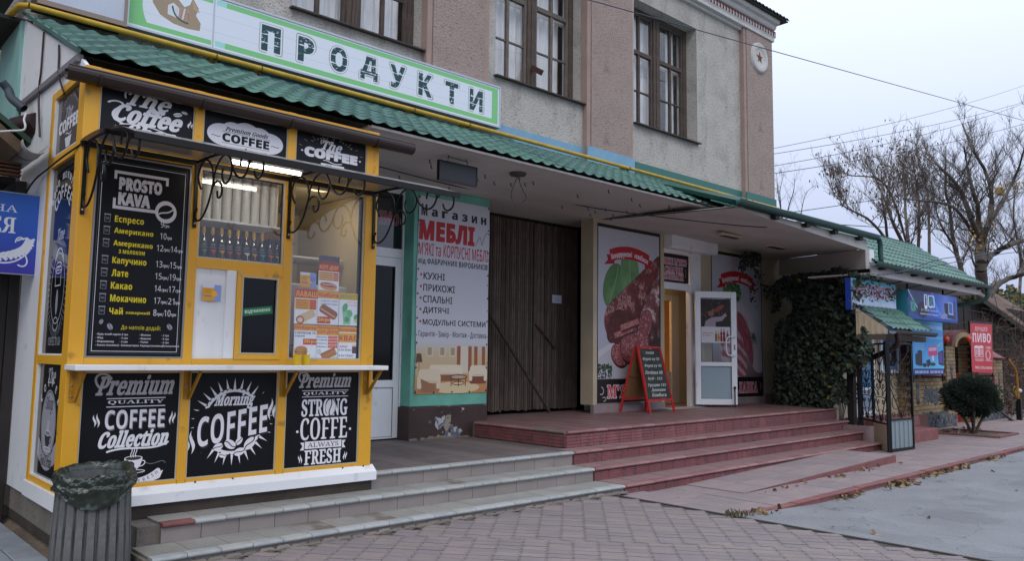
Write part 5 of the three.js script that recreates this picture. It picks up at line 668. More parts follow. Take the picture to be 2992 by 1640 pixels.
{
  const x0 = 6.135, x1 = 7.465, z = -8.6;
  const p = thing('teal_pier', 'teal painted wall pier with a flaking dark brown foot behind the furniture banner', 'wall');
  obj('pier', rbx(x0, x1, 0.8, SOF, -8.98, z, 0.012), M.teal, p);
  obj('foot', rbx(x0 - 0.025, x1 + 0.006, 0.35, 0.8, -8.98, z + 0.02, 0.02), M.flaking, p);
  srand(14); const ch = []; for (let i = 0; i < 26; i++) { const x = rr(x0, x0 + 0.95), s = rr(0.02, 0.06); ch.push(new THREE.IcosahedronGeometry(s, 0).scale(1.3, rr(0.4, 0.9), 0.4).translate(x, 0.372, z + 0.03)); } stuff(obj('crumbled_plaster', ch, M.oldStone, p));
  const bm = cv(700, 1440, (x, w, h) => {
    box2(x, 0, 0, w, h, '#c9cad2'); const N = '#23262c', R = '#b3222b';
    const S = [...'Магазин']; S.forEach((s, i) => sansT(x, s, 22 + i * 98, i ? 90 : 62, 76 + i * 98, 142, N, { stroke: N, sw: 4 }));
    sansT(x, 'МЕБЛІ', 14, 182, 540, 318, R, { stroke: R, sw: 8 }); curve(x, [556, 320, 590, 260, 600, 200, 620, 300, 630, 330, 640, 190, 690, 210], 4, N);
    sansT(x, "М'ЯКІ та КОРПУСНІ МЕБЛІ", 8, 342, 688, 434, R, { font: '100px sans-serif', stroke: R, sw: 2 }); sansT(x, 'від ФАБРИЧНИХ ВИРОБНИКІВ', 10, 452, 690, 508, N);
    [['КУХНІ', 560, 200], ['ПРИХОЖІ', 646, 300], ['СПАЛЬНІ', 730, 276], ['ДИТЯЧІ', 812, 246], ['МОДУЛЬНІ СИСТЕМИ', 900, 612]].forEach(([s, y, w2]) => { ell(x, 40, y + 18, 9, 10, R); sansT(x, s, 62, y, 62 + w2, y + 50, N, { font: '100px sans-serif', stroke: N, sw: 4 }); });
    sansT(x, 'Гарантія - Замір - Монтаж - Доставка', 24, 984, 680, 1040, N, { font: '100px sans-serif', stroke: N, sw: 2 });
    const g = x.createLinearGradient(0, 1060, 0, 1440); g.addColorStop(0, '#c9cad2'); g.addColorStop(0.25, '#cbb798'); g.addColorStop(0.62, '#c9ab80'); g.addColorStop(0.66, '#c49a6a'); g.addColorStop(1, '#b9834e'); x.fillStyle = g; x.fillRect(0, 1060, w, 380);
    for (const q of [390, 500, 560, 640]) box2(x, q, 1090, q + 34, 1280, '#9c5a3c'); box2(x, 424, 1090, 500, 1290, '#d6cdb9'); for (const q of [100, 220, 320]) { box2(x, q, 1096, q + 56, 1168, '#d9ccb0'); box2(x, q + 8, 1104, q + 48, 1160, '#a8977c'); }
    poly(x, [8, 1150, 50, 1150, 62, 1212, 2, 1212], '#5c4a36'); box2(x, 30, 1212, 35, 1410, '#8a6a44'); ell(x, 390, 1398, 230, 44, '#d8c39a');
    const sofa = (a, b, y, hh, c1, c2) => { x.fillStyle = c2; x.beginPath(); x.roundRect(a, y + hh * 0.45, b - a, hh * 0.55, 16); x.fill(); x.fillStyle = c1; x.beginPath(); x.roundRect(a, y, b - a, hh * 0.6, 26); x.fill(); x.beginPath(); x.roundRect(a - 8, y + hh * 0.25, (b - a) * 0.2, hh * 0.6, 14); x.fill(); x.beginPath(); x.roundRect(b - (b - a) * 0.2 + 8, y + hh * 0.25, (b - a) * 0.2, hh * 0.6, 14); x.fill(); curve(x, [a + 14, y + hh * 0.58, a + 50, y + hh * 0.5, b - 50, y + hh * 0.5, b - 14, y + hh * 0.58], 3, '#b59c78'); };
    sofa(130, 440, 1230, 120, '#e0d3bb', '#8d5b3c'); sofa(520, 690, 1232, 140, '#dfd2ba', '#80482e'); sofa(30, 230, 1262, 166, '#dccbb0', '#a67a58'); poly(x, [50, 1330, 190, 1380, 180, 1430, 70, 1430], '#9a6d4c');
    ell(x, 410, 1320, 80, 16, '#6e3526', 0, 8); ell(x, 410, 1320, 70, 12, '#b9a58a'); for (const q of [340, 410, 480]) box2(x, q - 4, 1326, q + 4, 1388, '#6e3526'); ell(x, 410, 1366, 60, 12, '#6e3526', 0, 6);
    for (let i = 0; i < 8; i++) for (const q of [8, w - 8]) ell(x, q, 16 + i * 200, 5, 5, '#3c3f46');
  });
  const b = thing('furniture_banner', 'tall furniture shop banner reading Магазин МЕБЛІ with a picture of cream sofas', 'banner');
  obj('sheet', keep(grid(12, 24, (u, v) => V(lerp(6.195, 7.455, u) + 0.006 * Math.sin(v * 9), lerp(0.965, 3.632, v), z + 0.012 + 0.004 * Math.sin(u * 9 + v * 5) * Math.sin(v * 11)), true)), bm, b);
  const sc = []; for (let i = 0; i < 9; i++) for (const x of [6.21, 7.435]) sc.push(new THREE.SphereGeometry(0.012, 8, 6).scale(1, 1, 0.5).translate(x, 0.99 + i * 0.328, z + 0.02)); for (let i = 1; i < 4; i++) sc.push(new THREE.SphereGeometry(0.012, 8, 6).scale(1, 1, 0.5).translate(6.2 + i * 0.31, 0.985, z + 0.02)); obj('screw', sc, M.seal, b);
}
// ---------- weathered wooden gate ----------
{
  const z = -9.36; M.gateWood = [mottled(0x4c3f38, 0x74655a, { per: 0.6, base: 6, grain: 22, stretch: 0.1, rough: 0.9, bump: 0.004, s: 320, contrast: 2 }), mottled(0x58493f, 0x806f62, { per: 0.6, base: 6, grain: 22, stretch: 0.1, rough: 0.9, bump: 0.004, s: 322, contrast: 2 }), mottled(0x40352e, 0x67584c, { per: 0.6, base: 6, grain: 22, stretch: 0.1, rough: 0.9, bump: 0.004, s: 324, contrast: 2 })];
  const g = thing('wooden_gate', 'weathered brown double gate of narrow wooden slats with an iron bar leaning on it', 'gate');
  srand(33); const leaf = (a, b, n, w) => { const L = obj('gate_leaf', bx(a, b, 0.64, 3.72, z - 0.06, z - 0.03), M.gateWood[2], g); for (let i = 0; i < n; i++) { const x = lerp(a, b, (i + 0.5) / n), hw = (b - a) / n * 0.5 - (w || 0.004), y0 = 0.6 + rr(0, 0.03), y1 = 3.7 + rr(-0.01, 0.02); obj('slat', [rbx(x - hw, x + hw, y0, y1, z - 0.03, z + rr(-0.004, 0.004), 0.006)], M.gateWood[(rnd() * 3) | 0], L); } };
  leaf(7.3, 9.1, 38); leaf(9.12, 9.37, 3); leaf(9.38, 10.2, 14);
  obj('lintel', bx(7.3, 10.25, 3.73, 4.5, z - 0.1, z - 0.02), plain(0x1d1715, 0.9), g);
  const A = onZ(1430, 918, z + 0.1), B = onZ(1606, 1205, z + 0.28); 
  one('iron_bar', [rod(A, A.clone().lerp(B, 0.6), 0.026, 8), rod(A.clone().lerp(B, 0.6), B, 0.026, 8, 0.024)], mottled(0x2c2420, 0x4f433b, { per: 0.3, grain: 24, s: 326, bump: 0.003 }), 'long dark rusty bar leaning diagonally across the wooden gate', 'bar');
  const a2 = onZ(1564, 948, z + 0.02), b2 = onZ(1619, 1016, z + 0.03); obj('latch_bar', [tube([a2, a2.clone().lerp(b2, 0.3).add(V(0, 0, 0.02)), b2], 0.016, 8, 6), new THREE.SphereGeometry(0.03, 8, 6).translate(b2.x, b2.y, b2.z)], plain(0x4b3329, 0.8), g);
  const n = thing('paper_notice', 'small torn white paper notice pinned to the wooden gate', 'notice'); obj('sheet', frontBoard(9.545, 9.775, 2.39, 2.53, z + 0.012, 0.002), cv(96, 64, (x, w, h) => { box2(x, 0, 0, w, h, '#c3c7d2'); for (let i = 0; i < 3; i++) box2(x, 24, 26 + i * 9, 80, 28 + i * 9, '#8d93a6'); }), n);
  one('wall_return', [bx(7.0, 7.3, 0.3, SOF, -9.5, -8.99), bx(10.19, 10.52, 0.55, SOF, -9.5, -9.2)], M.concrete, 'grey cement jamb between the wooden gate and the meat shop', 'wall');
}
// ---------- meat shop ----------
{
  const z = -8.53, fl = 0.575; M.beige = mottled(0xb5a78c, 0xc2b499, { per: 1.4, base: 4, grain: 8, rough: 0.55, bump: 0.0005, s: 340 });
  const s = thing('meat_shop_front', 'beige meat shop front with two tall printed banners and a white doorway', 'shop front');
  obj('casing', [bx(9.66, 9.755, 0.72, 3.78, -8.8, z), bx(9.755, 11.47, 3.70, 3.78, -8.9, z - 0.001), bx(11.465, 11.56, 0.72, 3.78, -8.9, z), bx(9.755, 11.465, 0.72, 3.70, -8.8, z - 0.03), bx(12.95, 14.93, 3.58, 3.7, -8.9, z - 0.002), bx(12.78, 13.06, 0.6, 3.64, -8.9, z - 0.004), bx(13.06, 14.93, 0.72, 3.58, -8.8, z - 0.03)], M.beige, s);
  const bt = [];for (const [a, b] of [[9.66, 11.56], [13.06, 14.93]]) for (let i = 0; i < 5; i++) { const x0 = lerp(a, b, i / 5), x1 = lerp(a, b, (i + 1) / 5); obj('base_tile', rbx(x0 + 0.002, x1 - 0.002, fl - 0.03, 0.725, z - 0.06, z + 0.012, 0.004), M.pathSlab[i % 3], s); }
  // printed sausages: a rounded body with mottled skin, paint laid stroke by stroke along and across it
  const meat = (x, cx, cy, a, b, rot, base, pale, bloom) => {
    x.save(); x.translate(cx, cy); x.rotate(rot); x.beginPath(); x.roundRect(-a, -b, 2 * a, 2 * b, b * 0.98); x.clip(); x.fillStyle = `rgb(${hex(base).map((q) => q * 0.7 | 0)})`; x.fillRect(-a, -b, 2 * a, 2 * b);
    for (let i = 0; i < 5200; i++) { const u = rr(-1, 1), t = u * b, q = Math.sqrt(1 - u * u * 0.98), p = rr(-a, a), n = fbm((p / 500 + 2) % 1, (t / 500 + 2) % 1, 9, 3, 3), lit = clamp(0.72 - u * 0.55 + (n - 0.5) * 1.3); const c = n > 0.53 + u * 0.12 ? mix(hex(pale), hex(bloom), rnd()) : hex(base), k = lerp(0.45, 1.3, lit) * lerp(0.65, 1, q); x.fillStyle = `rgba(${c[0] * k | 0},${c[1] * k | 0},${c[2] * k | 0},${rr(0.25, 0.6)})`; x.beginPath(); x.ellipse(p, t, rr(2, 6), rr(3, 11), rr(-0.5, 0.5), 0, 7); x.fill(); }
    x.restore();
  };
  const slice = (x, cx, cy, a, b, rot) => { x.save(); x.translate(cx, cy); x.rotate(rot); ell(x, 5, 9, a, b, '#2e1a1c'); ell(x, 0, 0, a, b, '#6d2c2d'); x.beginPath(); x.ellipse(0, 0, a * 0.92, b * 0.92, 0, 0, 7); x.fillStyle = '#8d4a4c'; x.fill(); x.clip(); for (let i = 0; i < 420; i++) { const q = rnd(); x.fillStyle = q < 0.4 ? '#c9a2a2' : q < 0.7 ? '#a35d5e' : '#733436'; x.globalAlpha = rr(0.3, 0.85); x.beginPath(); x.ellipse(rr(-a, a), rr(-b, b), rr(2, 9), rr(1.5, 5), rr(0, 3), 0, 7); x.fill(); } x.restore(); };
  const ribbon = (x, w, y) => { poly(x, [w * 0.14, y + 60, w * 0.26, y + 52, w * 0.26, y + 108, w * 0.1, y + 120, w * 0.16, y + 90], '#a3202b'); poly(x, [w * 0.86, y + 60, w * 0.74, y + 52, w * 0.74, y + 108, w * 0.92, y + 120, w * 0.84, y + 90], '#a3202b'); x.fillStyle = '#b8242f'; x.beginPath(); x.moveTo(w * 0.18, y + 30); x.quadraticCurveTo(w * 0.5, y - 40, w * 0.82, y + 30); x.lineTo(w * 0.8, y + 100); x.quadraticCurveTo(w * 0.5, y + 44, w * 0.2, y + 100); x.fill(); arcText(x, 'Бондарукові ковбаси', w / 2, y + 552, 496, -0.33, 0.33, w * 0.072, '#e4dfe2', 'bold', 1.0); };
  srand(61);
  const b1 = cv(600, 1040, (x, w, h) => { const g = x.createLinearGradient(0, 0, 0, h); g.addColorStop(0, '#c2c2ca'); g.addColorStop(0.6, '#b3b6c2'); g.addColorStop(1, '#a39ca4'); x.fillStyle = g; x.fillRect(0, 0, w, h); box2(x, 0, 0, w, 22, '#17131a');
    poly(x, [w, 520, w, 900, 420, 900, 300, 760, 420, 520], '#3a2b2e'); ell(x, 230, 800, 300, 120, '#c4c2c6', -0.15); ell(x, 240, 806, 262, 98, '#b4b1b8', -0.15);
    for (const [cx, cy, a, b, r, c] of [[150, 360, 92, 140, 0.35, '#56804c'], [300, 290, 92, 165, -0.05, '#6a9460']]) { ell(x, cx, cy, a, b, c, r); for (let i = 0; i < 40; i++) { x.globalAlpha = 0.12; ell(x, cx + rr(-a, a) * 0.6, cy + rr(-b, b) * 0.6, rr(10, 30), rr(20, 50), rnd() < 0.5 ? '#8bb07a' : '#3f6a3c', r); } x.globalAlpha = 1; curve(x, [cx + b * 0.9 * Math.sin(r), cy - b * 0.9 * Math.cos(r), cx + 10, cy, cx, cy, cx - b * 0.8 * Math.sin(r), cy + b * 0.8 * Math.cos(r)], 5, '#8fb482'); }
    meat(x, 420, 420, 400, 138, -0.6, 0x7d3a35, 0x97605a, 0xb89a94); ell(x, 168, 596, 66, 112, '#55231f', 0.55); x.globalAlpha = 0.5; for (let i = 0; i < 120; i++) ell(x, 168 + rr(-50, 50), 596 + rr(-80, 80), rr(2, 7), rr(2, 7), rnd() < 0.5 ? '#7d4038' : '#3a1614'); x.globalAlpha = 1;
    meat(x, 600, 440, 260, 118, -0.95, 0x85504c, 0xa98a86, 0xc9b9b6); slice(x, 446, 580, 66, 100, 0.45);
    slice(x, 410, 690, 72, 96, 0.2); slice(x, 205, 765, 84, 62, 0.5); slice(x, 300, 720, 92, 92, 0.1);
    for (let i = 0; i < 2; i++) { x.save(); x.translate(240 + i * 56, 632 - i * 46); x.rotate(-0.28); x.fillStyle = '#4a2224'; x.fillRect(-84, 10, 172, 16); x.fillStyle = ['#a35a56', '#b06a64', '#9a524e'][i]; x.fillRect(-86, -20, 176, 34); for (let k = 0; k < 60; k++) { x.fillStyle = rnd() < 0.5 ? '#cfaaa4' : '#8a403e'; x.fillRect(rr(-84, 80), rr(-19, 10), rr(3, 11), rr(2, 5)); } x.restore(); }
    for (let i = 0; i < 70; i++) ell(x, rr(0, 130), rr(820, 898), rr(3, 14), rr(3, 9), ['#24402a', '#39573c', '#1c2f22'][(rnd() * 3) | 0], rr(0, 3));
    ribbon(x, w, 120); box2(x, 0, 0, 9, h, '#201a22'); box2(x, w - 9, 0, w, h, '#201a22'); box2(x, 0, 904, w, h, '#1c1216'); box2(x, 0, 900, w, 905, '#8d8a92'); slabT(x, "М'ЯСНА", 90, 940, 480, 1014, '#c03a4c', { stroke: '#d9c9cc', sw: 9 }); slabT(x, "М'ЯСНА", 90, 940, 480, 1014, '#c03a4c'); curve(x, [40, 950, 70, 960, 60, 1000, 30, 990], 6, '#b9b3b6'); curve(x, [50, 1010, 80, 1000, 90, 1030, 60, 1030], 5, '#b9b3b6'); });
  const b2 = cv(600, 940, (x, w, h) => { const g = x.createLinearGradient(0, 0, 0, h); g.addColorStop(0, '#c1c1ca'); g.addColorStop(0.6, '#b6b6c1'); g.addColorStop(0.8, '#857375'); g.addColorStop(1, '#4d3d3e'); x.fillStyle = g; x.fillRect(0, 0, w, h); box2(x, 0, 0, w, 20, '#17131a');
    for (let i = 0; i < 260; i++) { const a = rr(0, 6.28), r = rnd(); ell(x, 230 + 110 * r * Math.cos(a), 265 + 75 * r * Math.sin(a), rr(6, 24), rr(4, 14), ['#33552f', '#47703e', '#5f8652', '#2a4628', '#7a9460'][(rnd() * 5) | 0], rr(0, 3)); } poly(x, [250, 320, 280, 320, 300, 470, 280, 470], '#6f8f52');
    const cut = (P, c, bands) => { x.save(); x.beginPath(); x.moveTo(P[0], P[1]); for (let i = 2; i + 3 < P.length; i += 4) x.quadraticCurveTo(P[i], P[i + 1], P[i + 2], P[i + 3]); x.closePath(); x.fillStyle = c; x.fill(); x.clip(); bands(); x.restore(); };
    cut([300, 330, 420, 300, 480, 420, 620, 640, 590, 780, 520, 800, 470, 740, 380, 600, 280, 480, 300, 330], '#c9bfc4', () => { for (let i = 0; i < 500; i++) { x.globalAlpha = 0.18; ell(x, rr(280, 600), rr(300, 800), rr(8, 40), rr(2, 8), rnd() < 0.5 ? '#dcd5d8' : '#b29aa2', 1.1); } x.globalAlpha = 1; });
    cut([300, 380, 400, 400, 460, 560, 500, 680, 470, 740, 380, 640, 300, 520, 280, 440, 300, 380], '#a1505a', () => { for (let i = 0; i < 500; i++) { x.globalAlpha = 0.25; ell(x, rr(270, 500), rr(370, 750), rr(6, 30), rr(1, 5), ['#8c3f4a', '#b9707a', '#cfa0a6'][(rnd() * 3) | 0], 1.1); } x.globalAlpha = 1; });
    cut([110, 470, 250, 430, 350, 560, 430, 700, 390, 800, 260, 830, 120, 770, 80, 600, 110, 470], '#c7b0b6', () => { for (let k = 0; k < 4; k++) for (let i = 0; i < 260; i++) { const t = rnd(); x.globalAlpha = 0.35; ell(x, 110 + 290 * t + rr(-10, 10), 520 + k * 70 + 120 * t * t + rr(-16, 16), rr(8, 26), rr(2, 7), ['#a84f5c', '#b9626e', '#93414e'][(rnd() * 3) | 0], 0.5 + t * 0.4); } x.globalAlpha = 1; });
    for (let i = 0; i < 40; i++) curve(x, [rr(420, 520), rr(500, 560), 480, 540, 500, 560, rr(440, 550), rr(510, 600)], 2, '#3c5038');
    ribbon(x, w, 120); box2(x, 0, 0, 8, h, '#201a22'); box2(x, w - 8, 0, w, h, '#201a22'); box2(x, 0, 812, w, h, '#1c1216'); slabT(x, 'ЛАВКА', 300, 846, 530, 914, '#c03a4c', { stroke: '#d9c9cc', sw: 9 }); slabT(x, 'ЛАВКА', 300, 846, 530, 914, '#c03a4c'); curve(x, [560, 850, 580, 870, 570, 890, 560, 900], 5, '#b9b3b6'); });
  const pb = (x0, x1, y0, y1, zz) => keep(grid(10, 20, (u, v) => V(lerp(x0, x1, u), lerp(y0, y1, v), zz + 0.003 * Math.sin(u * 7 + v * 9)), true));
  one('meat_banner', pb(9.765, 11.46, 0.745, 3.705, z - 0.012), b1, 'tall printed meat shop banner showing dry sausages, left of the door', 'banner');
  one('meat_banner', pb(13.07, 14.92, 0.745, 3.585, z - 0.012), b2, 'tall printed meat shop banner showing raw meat, half behind the open door', 'banner');
  // doorway and interior
  obj('door_frame', [rbx(11.56, 11.62, fl, 3.44, z - 0.14, z - 0.04, 0.006), rbx(12.42, 12.5, fl, 3.44, z - 0.14, z - 0.04, 0.006), bx(11.62, 12.42, 2.74, 2.86, z - 0.13, z - 0.045), bx(12.5, 12.78, fl, 3.5, z - 0.13, z - 0.05), bx(11.62, 12.42, 3.4, 3.5, z - 0.13, z - 0.046)], M.white, s);
  obj('threshold', rbx(11.4, 12.55, fl - 0.02, fl + 0.035, z - 0.1, z + 0.2, 0.008), M.greyNose[1], s);
  obj('shutter_box', [ext([[0, 0], [0.2, 0], [0.235, 0.04], [0.235, 0.27], [0, 0.27]], 1.46).rotateY(-Math.PI / 2).translate(13.03, 3.46, z - 0.06)], M.white, s, 'white roller shutter box');
  obj('transom_sign', frontBoard(11.625, 12.4, 2.87, 3.39, z - 0.06, 0.01), cv(360, 240, (x, w, h) => { box2(x, 0, 0, w, h, '#1b1517'); for (const [a, l, t, r, b] of [["СВІЖЕ М'ЯСО", -36, 38, 330, 92], ['СМАЧНІ', 20, 112, 276, 160], ['КОВБАСИ', 0, 168, 284, 218]]) { slabT(x, a, l, t, r, b, '#b52a3a', { stroke: '#d8ced2', sw: 16 }); slabT(x, a, l, t, r, b, '#b52a3a'); } curve(x, [320, 120, 300, 150, 330, 160, 310, 190], 5, '#a9a3a6'); }), s, "transom sign reading СВІЖЕ М'ЯСО СМАЧНІ КОВБАСИ");
  M.shopWall = plain(0xc9b48a, 0.8);
  obj('interior', [bx(11.0, 15, 0.5, 3.6, -12.3, -12.25), bx(11.0, 11.05, 0.5, 3.6, -12.24, -9.0), bx(14.95, 15, 0.5, 3.6, -12.24, -9.0), bx(11.0, 15, 3.3, 3.35, -12.24, -9.41), bx(11.0, 15, 0.5, fl, -12.24, -8.67)], M.shopWall, s);
  const iz = -9.7, ix = onZ(1962, 1000, iz).x, iw = onZ(1984, 1000, iz).x; obj('inner_door', [rbx(ix, iw, fl, 2.78, iz - 0.06, iz, 0.008), bx(ix - 1.2, ix, fl, 1.22, iz - 0.05, iz - 0.02), bx(ix - 1.2, ix, 2.66, 2.78, iz - 0.05, iz - 0.01)], M.white, s); obj('inner_wall', [bx(iw + 0.002, iw + 1.6, fl, 3.28, iz - 0.06, iz - 0.005), bx(ix - 1.2, iw, 2.782, 3.28, iz - 0.06, iz - 0.006)], plain(0xcfc8b6, 0.8), s);
  obj('counter', [rbx(11.2, 12.2, fl, 1.5, -11.4, -10.7, 0.02)], plain(0xa06838, 0.5), s);
  const gl = new THREE.RectAreaLight(0xffb266, 14, 0.9, 0.3); gl.position.set(12.0, 3.22, -10.7); gl.lookAt(12.0, 0, -10.7); scene.add(gl);
  obj('ceiling_lamp', rbx(11.55, 12.45, 3.235, 3.295, -10.85, -10.55, 0.01), new THREE.MeshStandardMaterial({ color: 0xffffff, emissive: 0xffc080, emissiveIntensity: 2 }), s);
  const g2 = new THREE.RectAreaLight(0xffe2b4, 22, 0.5, 0.1); g2.position.set(12.2, 3.2, -9.1); g2.lookAt(12.2, 0, -9.3); scene.add(g2); obj('entry_lamp', rbx(11.95, 12.45, 3.215, 3.285, -9.15, -9.05, 0.01), new THREE.MeshStandardMaterial({ color: 0xffffff, emissive: 0xffe2b4, emissiveIntensity: 1.5 }), s);
  // the open door
  const H = V(12.42, fl + 0.075, -8.47), E = V(13.05, fl + 0.075, -8.0), wd = H.distanceTo(E), yaw = Math.atan2(-(E.z - H.z), E.x - H.x);
  const d = thing('open_shop_door', 'white glazed shop door standing open against the meat banner, with a drinks poster', 'door', null, H); d.rotation.y = yaw;
  const h = 2.08;
  obj('leaf', [rbx(0, 0.1, 0, h, -0.03, 0.03, 0.008), rbx(wd - 0.11, wd, 0, h, -0.03, 0.03, 0.008), bx(0.1, wd - 0.11, 0, 0.11, -0.028, 0.028), bx(0.1, wd - 0.11, 0.70, 0.78, -0.028, 0.028), bx(0.1, wd - 0.11, h - 0.12, h, -0.028, 0.028)], M.white, d);
  obj('frosted_pane', frontBoard(0.1, wd - 0.11, 0.11, 0.7, 0.006, 0.012), plain(0x93a3ab, 0.35), d);
  obj('pane', frontBoard(0.1, wd - 0.11, 0.78, h - 0.12, 0.004, 0.006), M.glass, d);
  obj('bead', [...ringFront(0.097, wd - 0.107, 0.107, 0.703, 0.03, 0.008, 0.01), ...ringFront(0.097, wd - 0.107, 0.777, h - 0.117, 0.03, 0.008, 0.01)], plain(0x55575c, 0.5), d);
  obj('handle', tube([V(wd - 0.05, 1.24, 0.03), V(wd - 0.06, 1.24, 0.075), V(wd - 0.2, 1.23, 0.085), V(wd - 0.2, 0.92, 0.085), V(wd - 0.06, 0.9, 0.075), V(wd - 0.05, 0.9, 0.03)], 0.014, 28, 8), M.white, d);
  obj('lock', rbx(wd - 0.065, wd - 0.035, 1.0, 1.1, 0.03, 0.036, 0.003), plain(0x8c8270, 0.3, { metalness: 0.7 }), d);
  obj('door_stay', [rod(V(wd - 0.06, 0.3, 0.05), V(wd - 0.09, -0.07, 0.12), 0.012, 8), new THREE.SphereGeometry(0.026, 8, 6).translate(wd - 0.06, 0.31, 0.05)], M.iron, d);
  obj('drinks_poster', frontBoard(0.11, wd - 0.12, 1.13, h - 0.14, 0.012, 0.003), cv(380, 480, (x, w, h) => { box2(x, 0, 0, w, h, '#17100f'); srand(4); for (let i = 0; i < 90; i++) ell(x, rr(0, w), rr(0, 200), rr(2, 9), rr(2, 8), ['#4a2a18', '#6a3c1c', '#3a2a2a', '#7a5230'][(rnd() * 4) | 0]); ell(x, 130, 140, 44, 52, '#8a5a44'); ell(x, 110, 100, 56, 34, '#24160f', -0.4); poly(x, [60, 240, 140, 200, 260, 190, 320, 150, 336, 180, 270, 240, 190, 250, 190, 310, 40, 310], '#9a9099'); poly(x, [160, 120, 280, 60, 300, 90, 180, 140], '#7a3420'); ell(x, 240, 100, 70, 26, '#8a3a22', -0.5); box2(x, 0, 305, w, h, '#cfcdd0'); sansT(x, 'Створені робити', 14, 366, 160, 384, '#9c3a42'); sansT(x, 'їжу смачніше', 14, 390, 130, 408, '#9c3a42'); [['#3a7a3a', 180], ['#d08a20', 214], ['#7a1a1e', 248], ['#5a1216', 284], ['#7a1a1e', 330]].forEach(([c, q], i) => { const t = i === 2 || i === 3 ? 326 : 346; x.fillStyle = c; x.beginPath(); x.roundRect(q, t + 34, 28, 104 - (t - 326), 6); x.fill(); box2(x, q + 9, t, q + 19, t + 40, c); box2(x, q, t + 66, q + 28, t + 84, '#b33038'); }); }), d, 'drinks poster with bottles');
  // ribbed beige cladding to the right
  const cl = thing('ribbed_cladding', 'beige ribbed metal cladding between the right meat banner and the ivy', 'wall');
  obj('sheet', [bx(14.93, 18.4, 0.3, 3.62, z - 0.08, z - 0.04), bx(14.93, 16.1, 3.62, 4.4, z - 0.08, z - 0.045)], M.beige, cl);
  for (let i = 0; i < 12; i++) obj('rib', [ext([[-0.04, 0], [-0.025, 0.03], [0.025, 0.03], [0.04, 0]], 3.05).rotateX(-Math.PI / 2).translate(14.99 + i * 0.105, 0.56, z - 0.041)].map((q) => q), M.beige, cl);
  obj('base_strip', bx(14.93, 16, 0.4, 0.78, z - 0.039, z + 0.02), M.redTread[0], cl);
}
{ // red-framed chalkboard
  const a = onY(1815, 1210, 0.585), b = onY(1914, 1216, 0.585); 
  const F0 = V(10.42, 0.585, -7.98), F1 = V(11.02, 0.585, -7.93), B0 = V(10.30, 0.585, -8.5), B1 = V(10.92, 0.585, -8.47);
  const T0 = V(10.4, 1.675, -8.24), T1 = V(10.94, 1.675, -8.2);
  const g = thing('chalkboard', 'red framed folding chalkboard with handwritten prices standing on the platform', 'sign'); M.redPaint = plain(0xb5221f, 0.4);
  const P = (A, B, t) => A.clone().lerp(B, t), w = 0.045;
  const face = (A0, A1, off) => { const o = off; return [bar(A0, T0.clone().add(o), w, 0.03), bar(A1, T1.clone().add(o), w, 0.03), bar(P(A0, T0, 0.985).add(o), P(A1, T1, 0.985).add(o), w, 0.034), bar(P(A0, T0, 0.2).addScaledVector(o, 0.2), P(A1, T1, 0.2).addScaledVector(o, 0.2), w, 0.034)]; };
  const of = V(0, 0, 0.02), ob = V(-0.01, 0, -0.02);
  obj('front_frame', face(F0, F1, of), M.redPaint, g); obj('back_frame', face(B0, B1, ob), M.redPaint, g);
  const n = F1.clone().sub(F0).cross(T0.clone().sub(F0)).normalize();
  const q = [P(F0, T0, 0.22), P(F1, T1, 0.22), P(F1, T1, 0.96), P(F0, T0, 0.96)].map((p) => p.addScaledVector(n, 0.008).add(V(0, 0, 0.012)));
  obj('slate', slab(q, 0.01), cv(400, 560, (x, w, h) => { box2(x, 0, 0, w, h, '#2a302f'); srand(12); for (let i = 0; i < 24; i++) { x.globalAlpha = 0.06; ell(x, rr(0, w), rr(0, h), rr(30, 90), rr(10, 30), '#aab2ae', rr(-0.4, 0.4)); } x.globalAlpha = 1; [['Акція', 120, 50, 280], ['Фарш ку 55', 50, 124, 350], ['Фарш ку 65', 60, 200, 360], ['Печінка 60', 44, 272, 350], ['Куб - 112', 70, 346, 320], ['Грудин 115', 50, 420, 356], ['Домашня', 90, 474, 330], ['Ковбаса', 80, 526, 320]].forEach(([t, l, y, r], i) => script(x, t, l, y - 26, r, y + 14, '#b8bdb9', 0)); }, { roughness: 0.8 }), g);
  const m = B1.clone().sub(B0).cross(T0.clone().sub(B0)).normalize(); const q2 = [P(B0, T0, 0.22), P(B1, T1, 0.22), P(B1, T1, 0.96), P(B0, T0, 0.96)].map((p) => p.addScaledVector(m, 0.006));
  obj('back_board', slab(q2, 0.01), plain(0x7d5a38, 0.8), g);
  obj('chain', tube([P(F0, T0, 0.55), P(P(F0, T0, 0.55), P(B0, T0, 0.55), 0.5).add(V(0, -0.03, 0)), P(B0, T0, 0.55)], 0.005, 12, 5), M.seal, g);
}
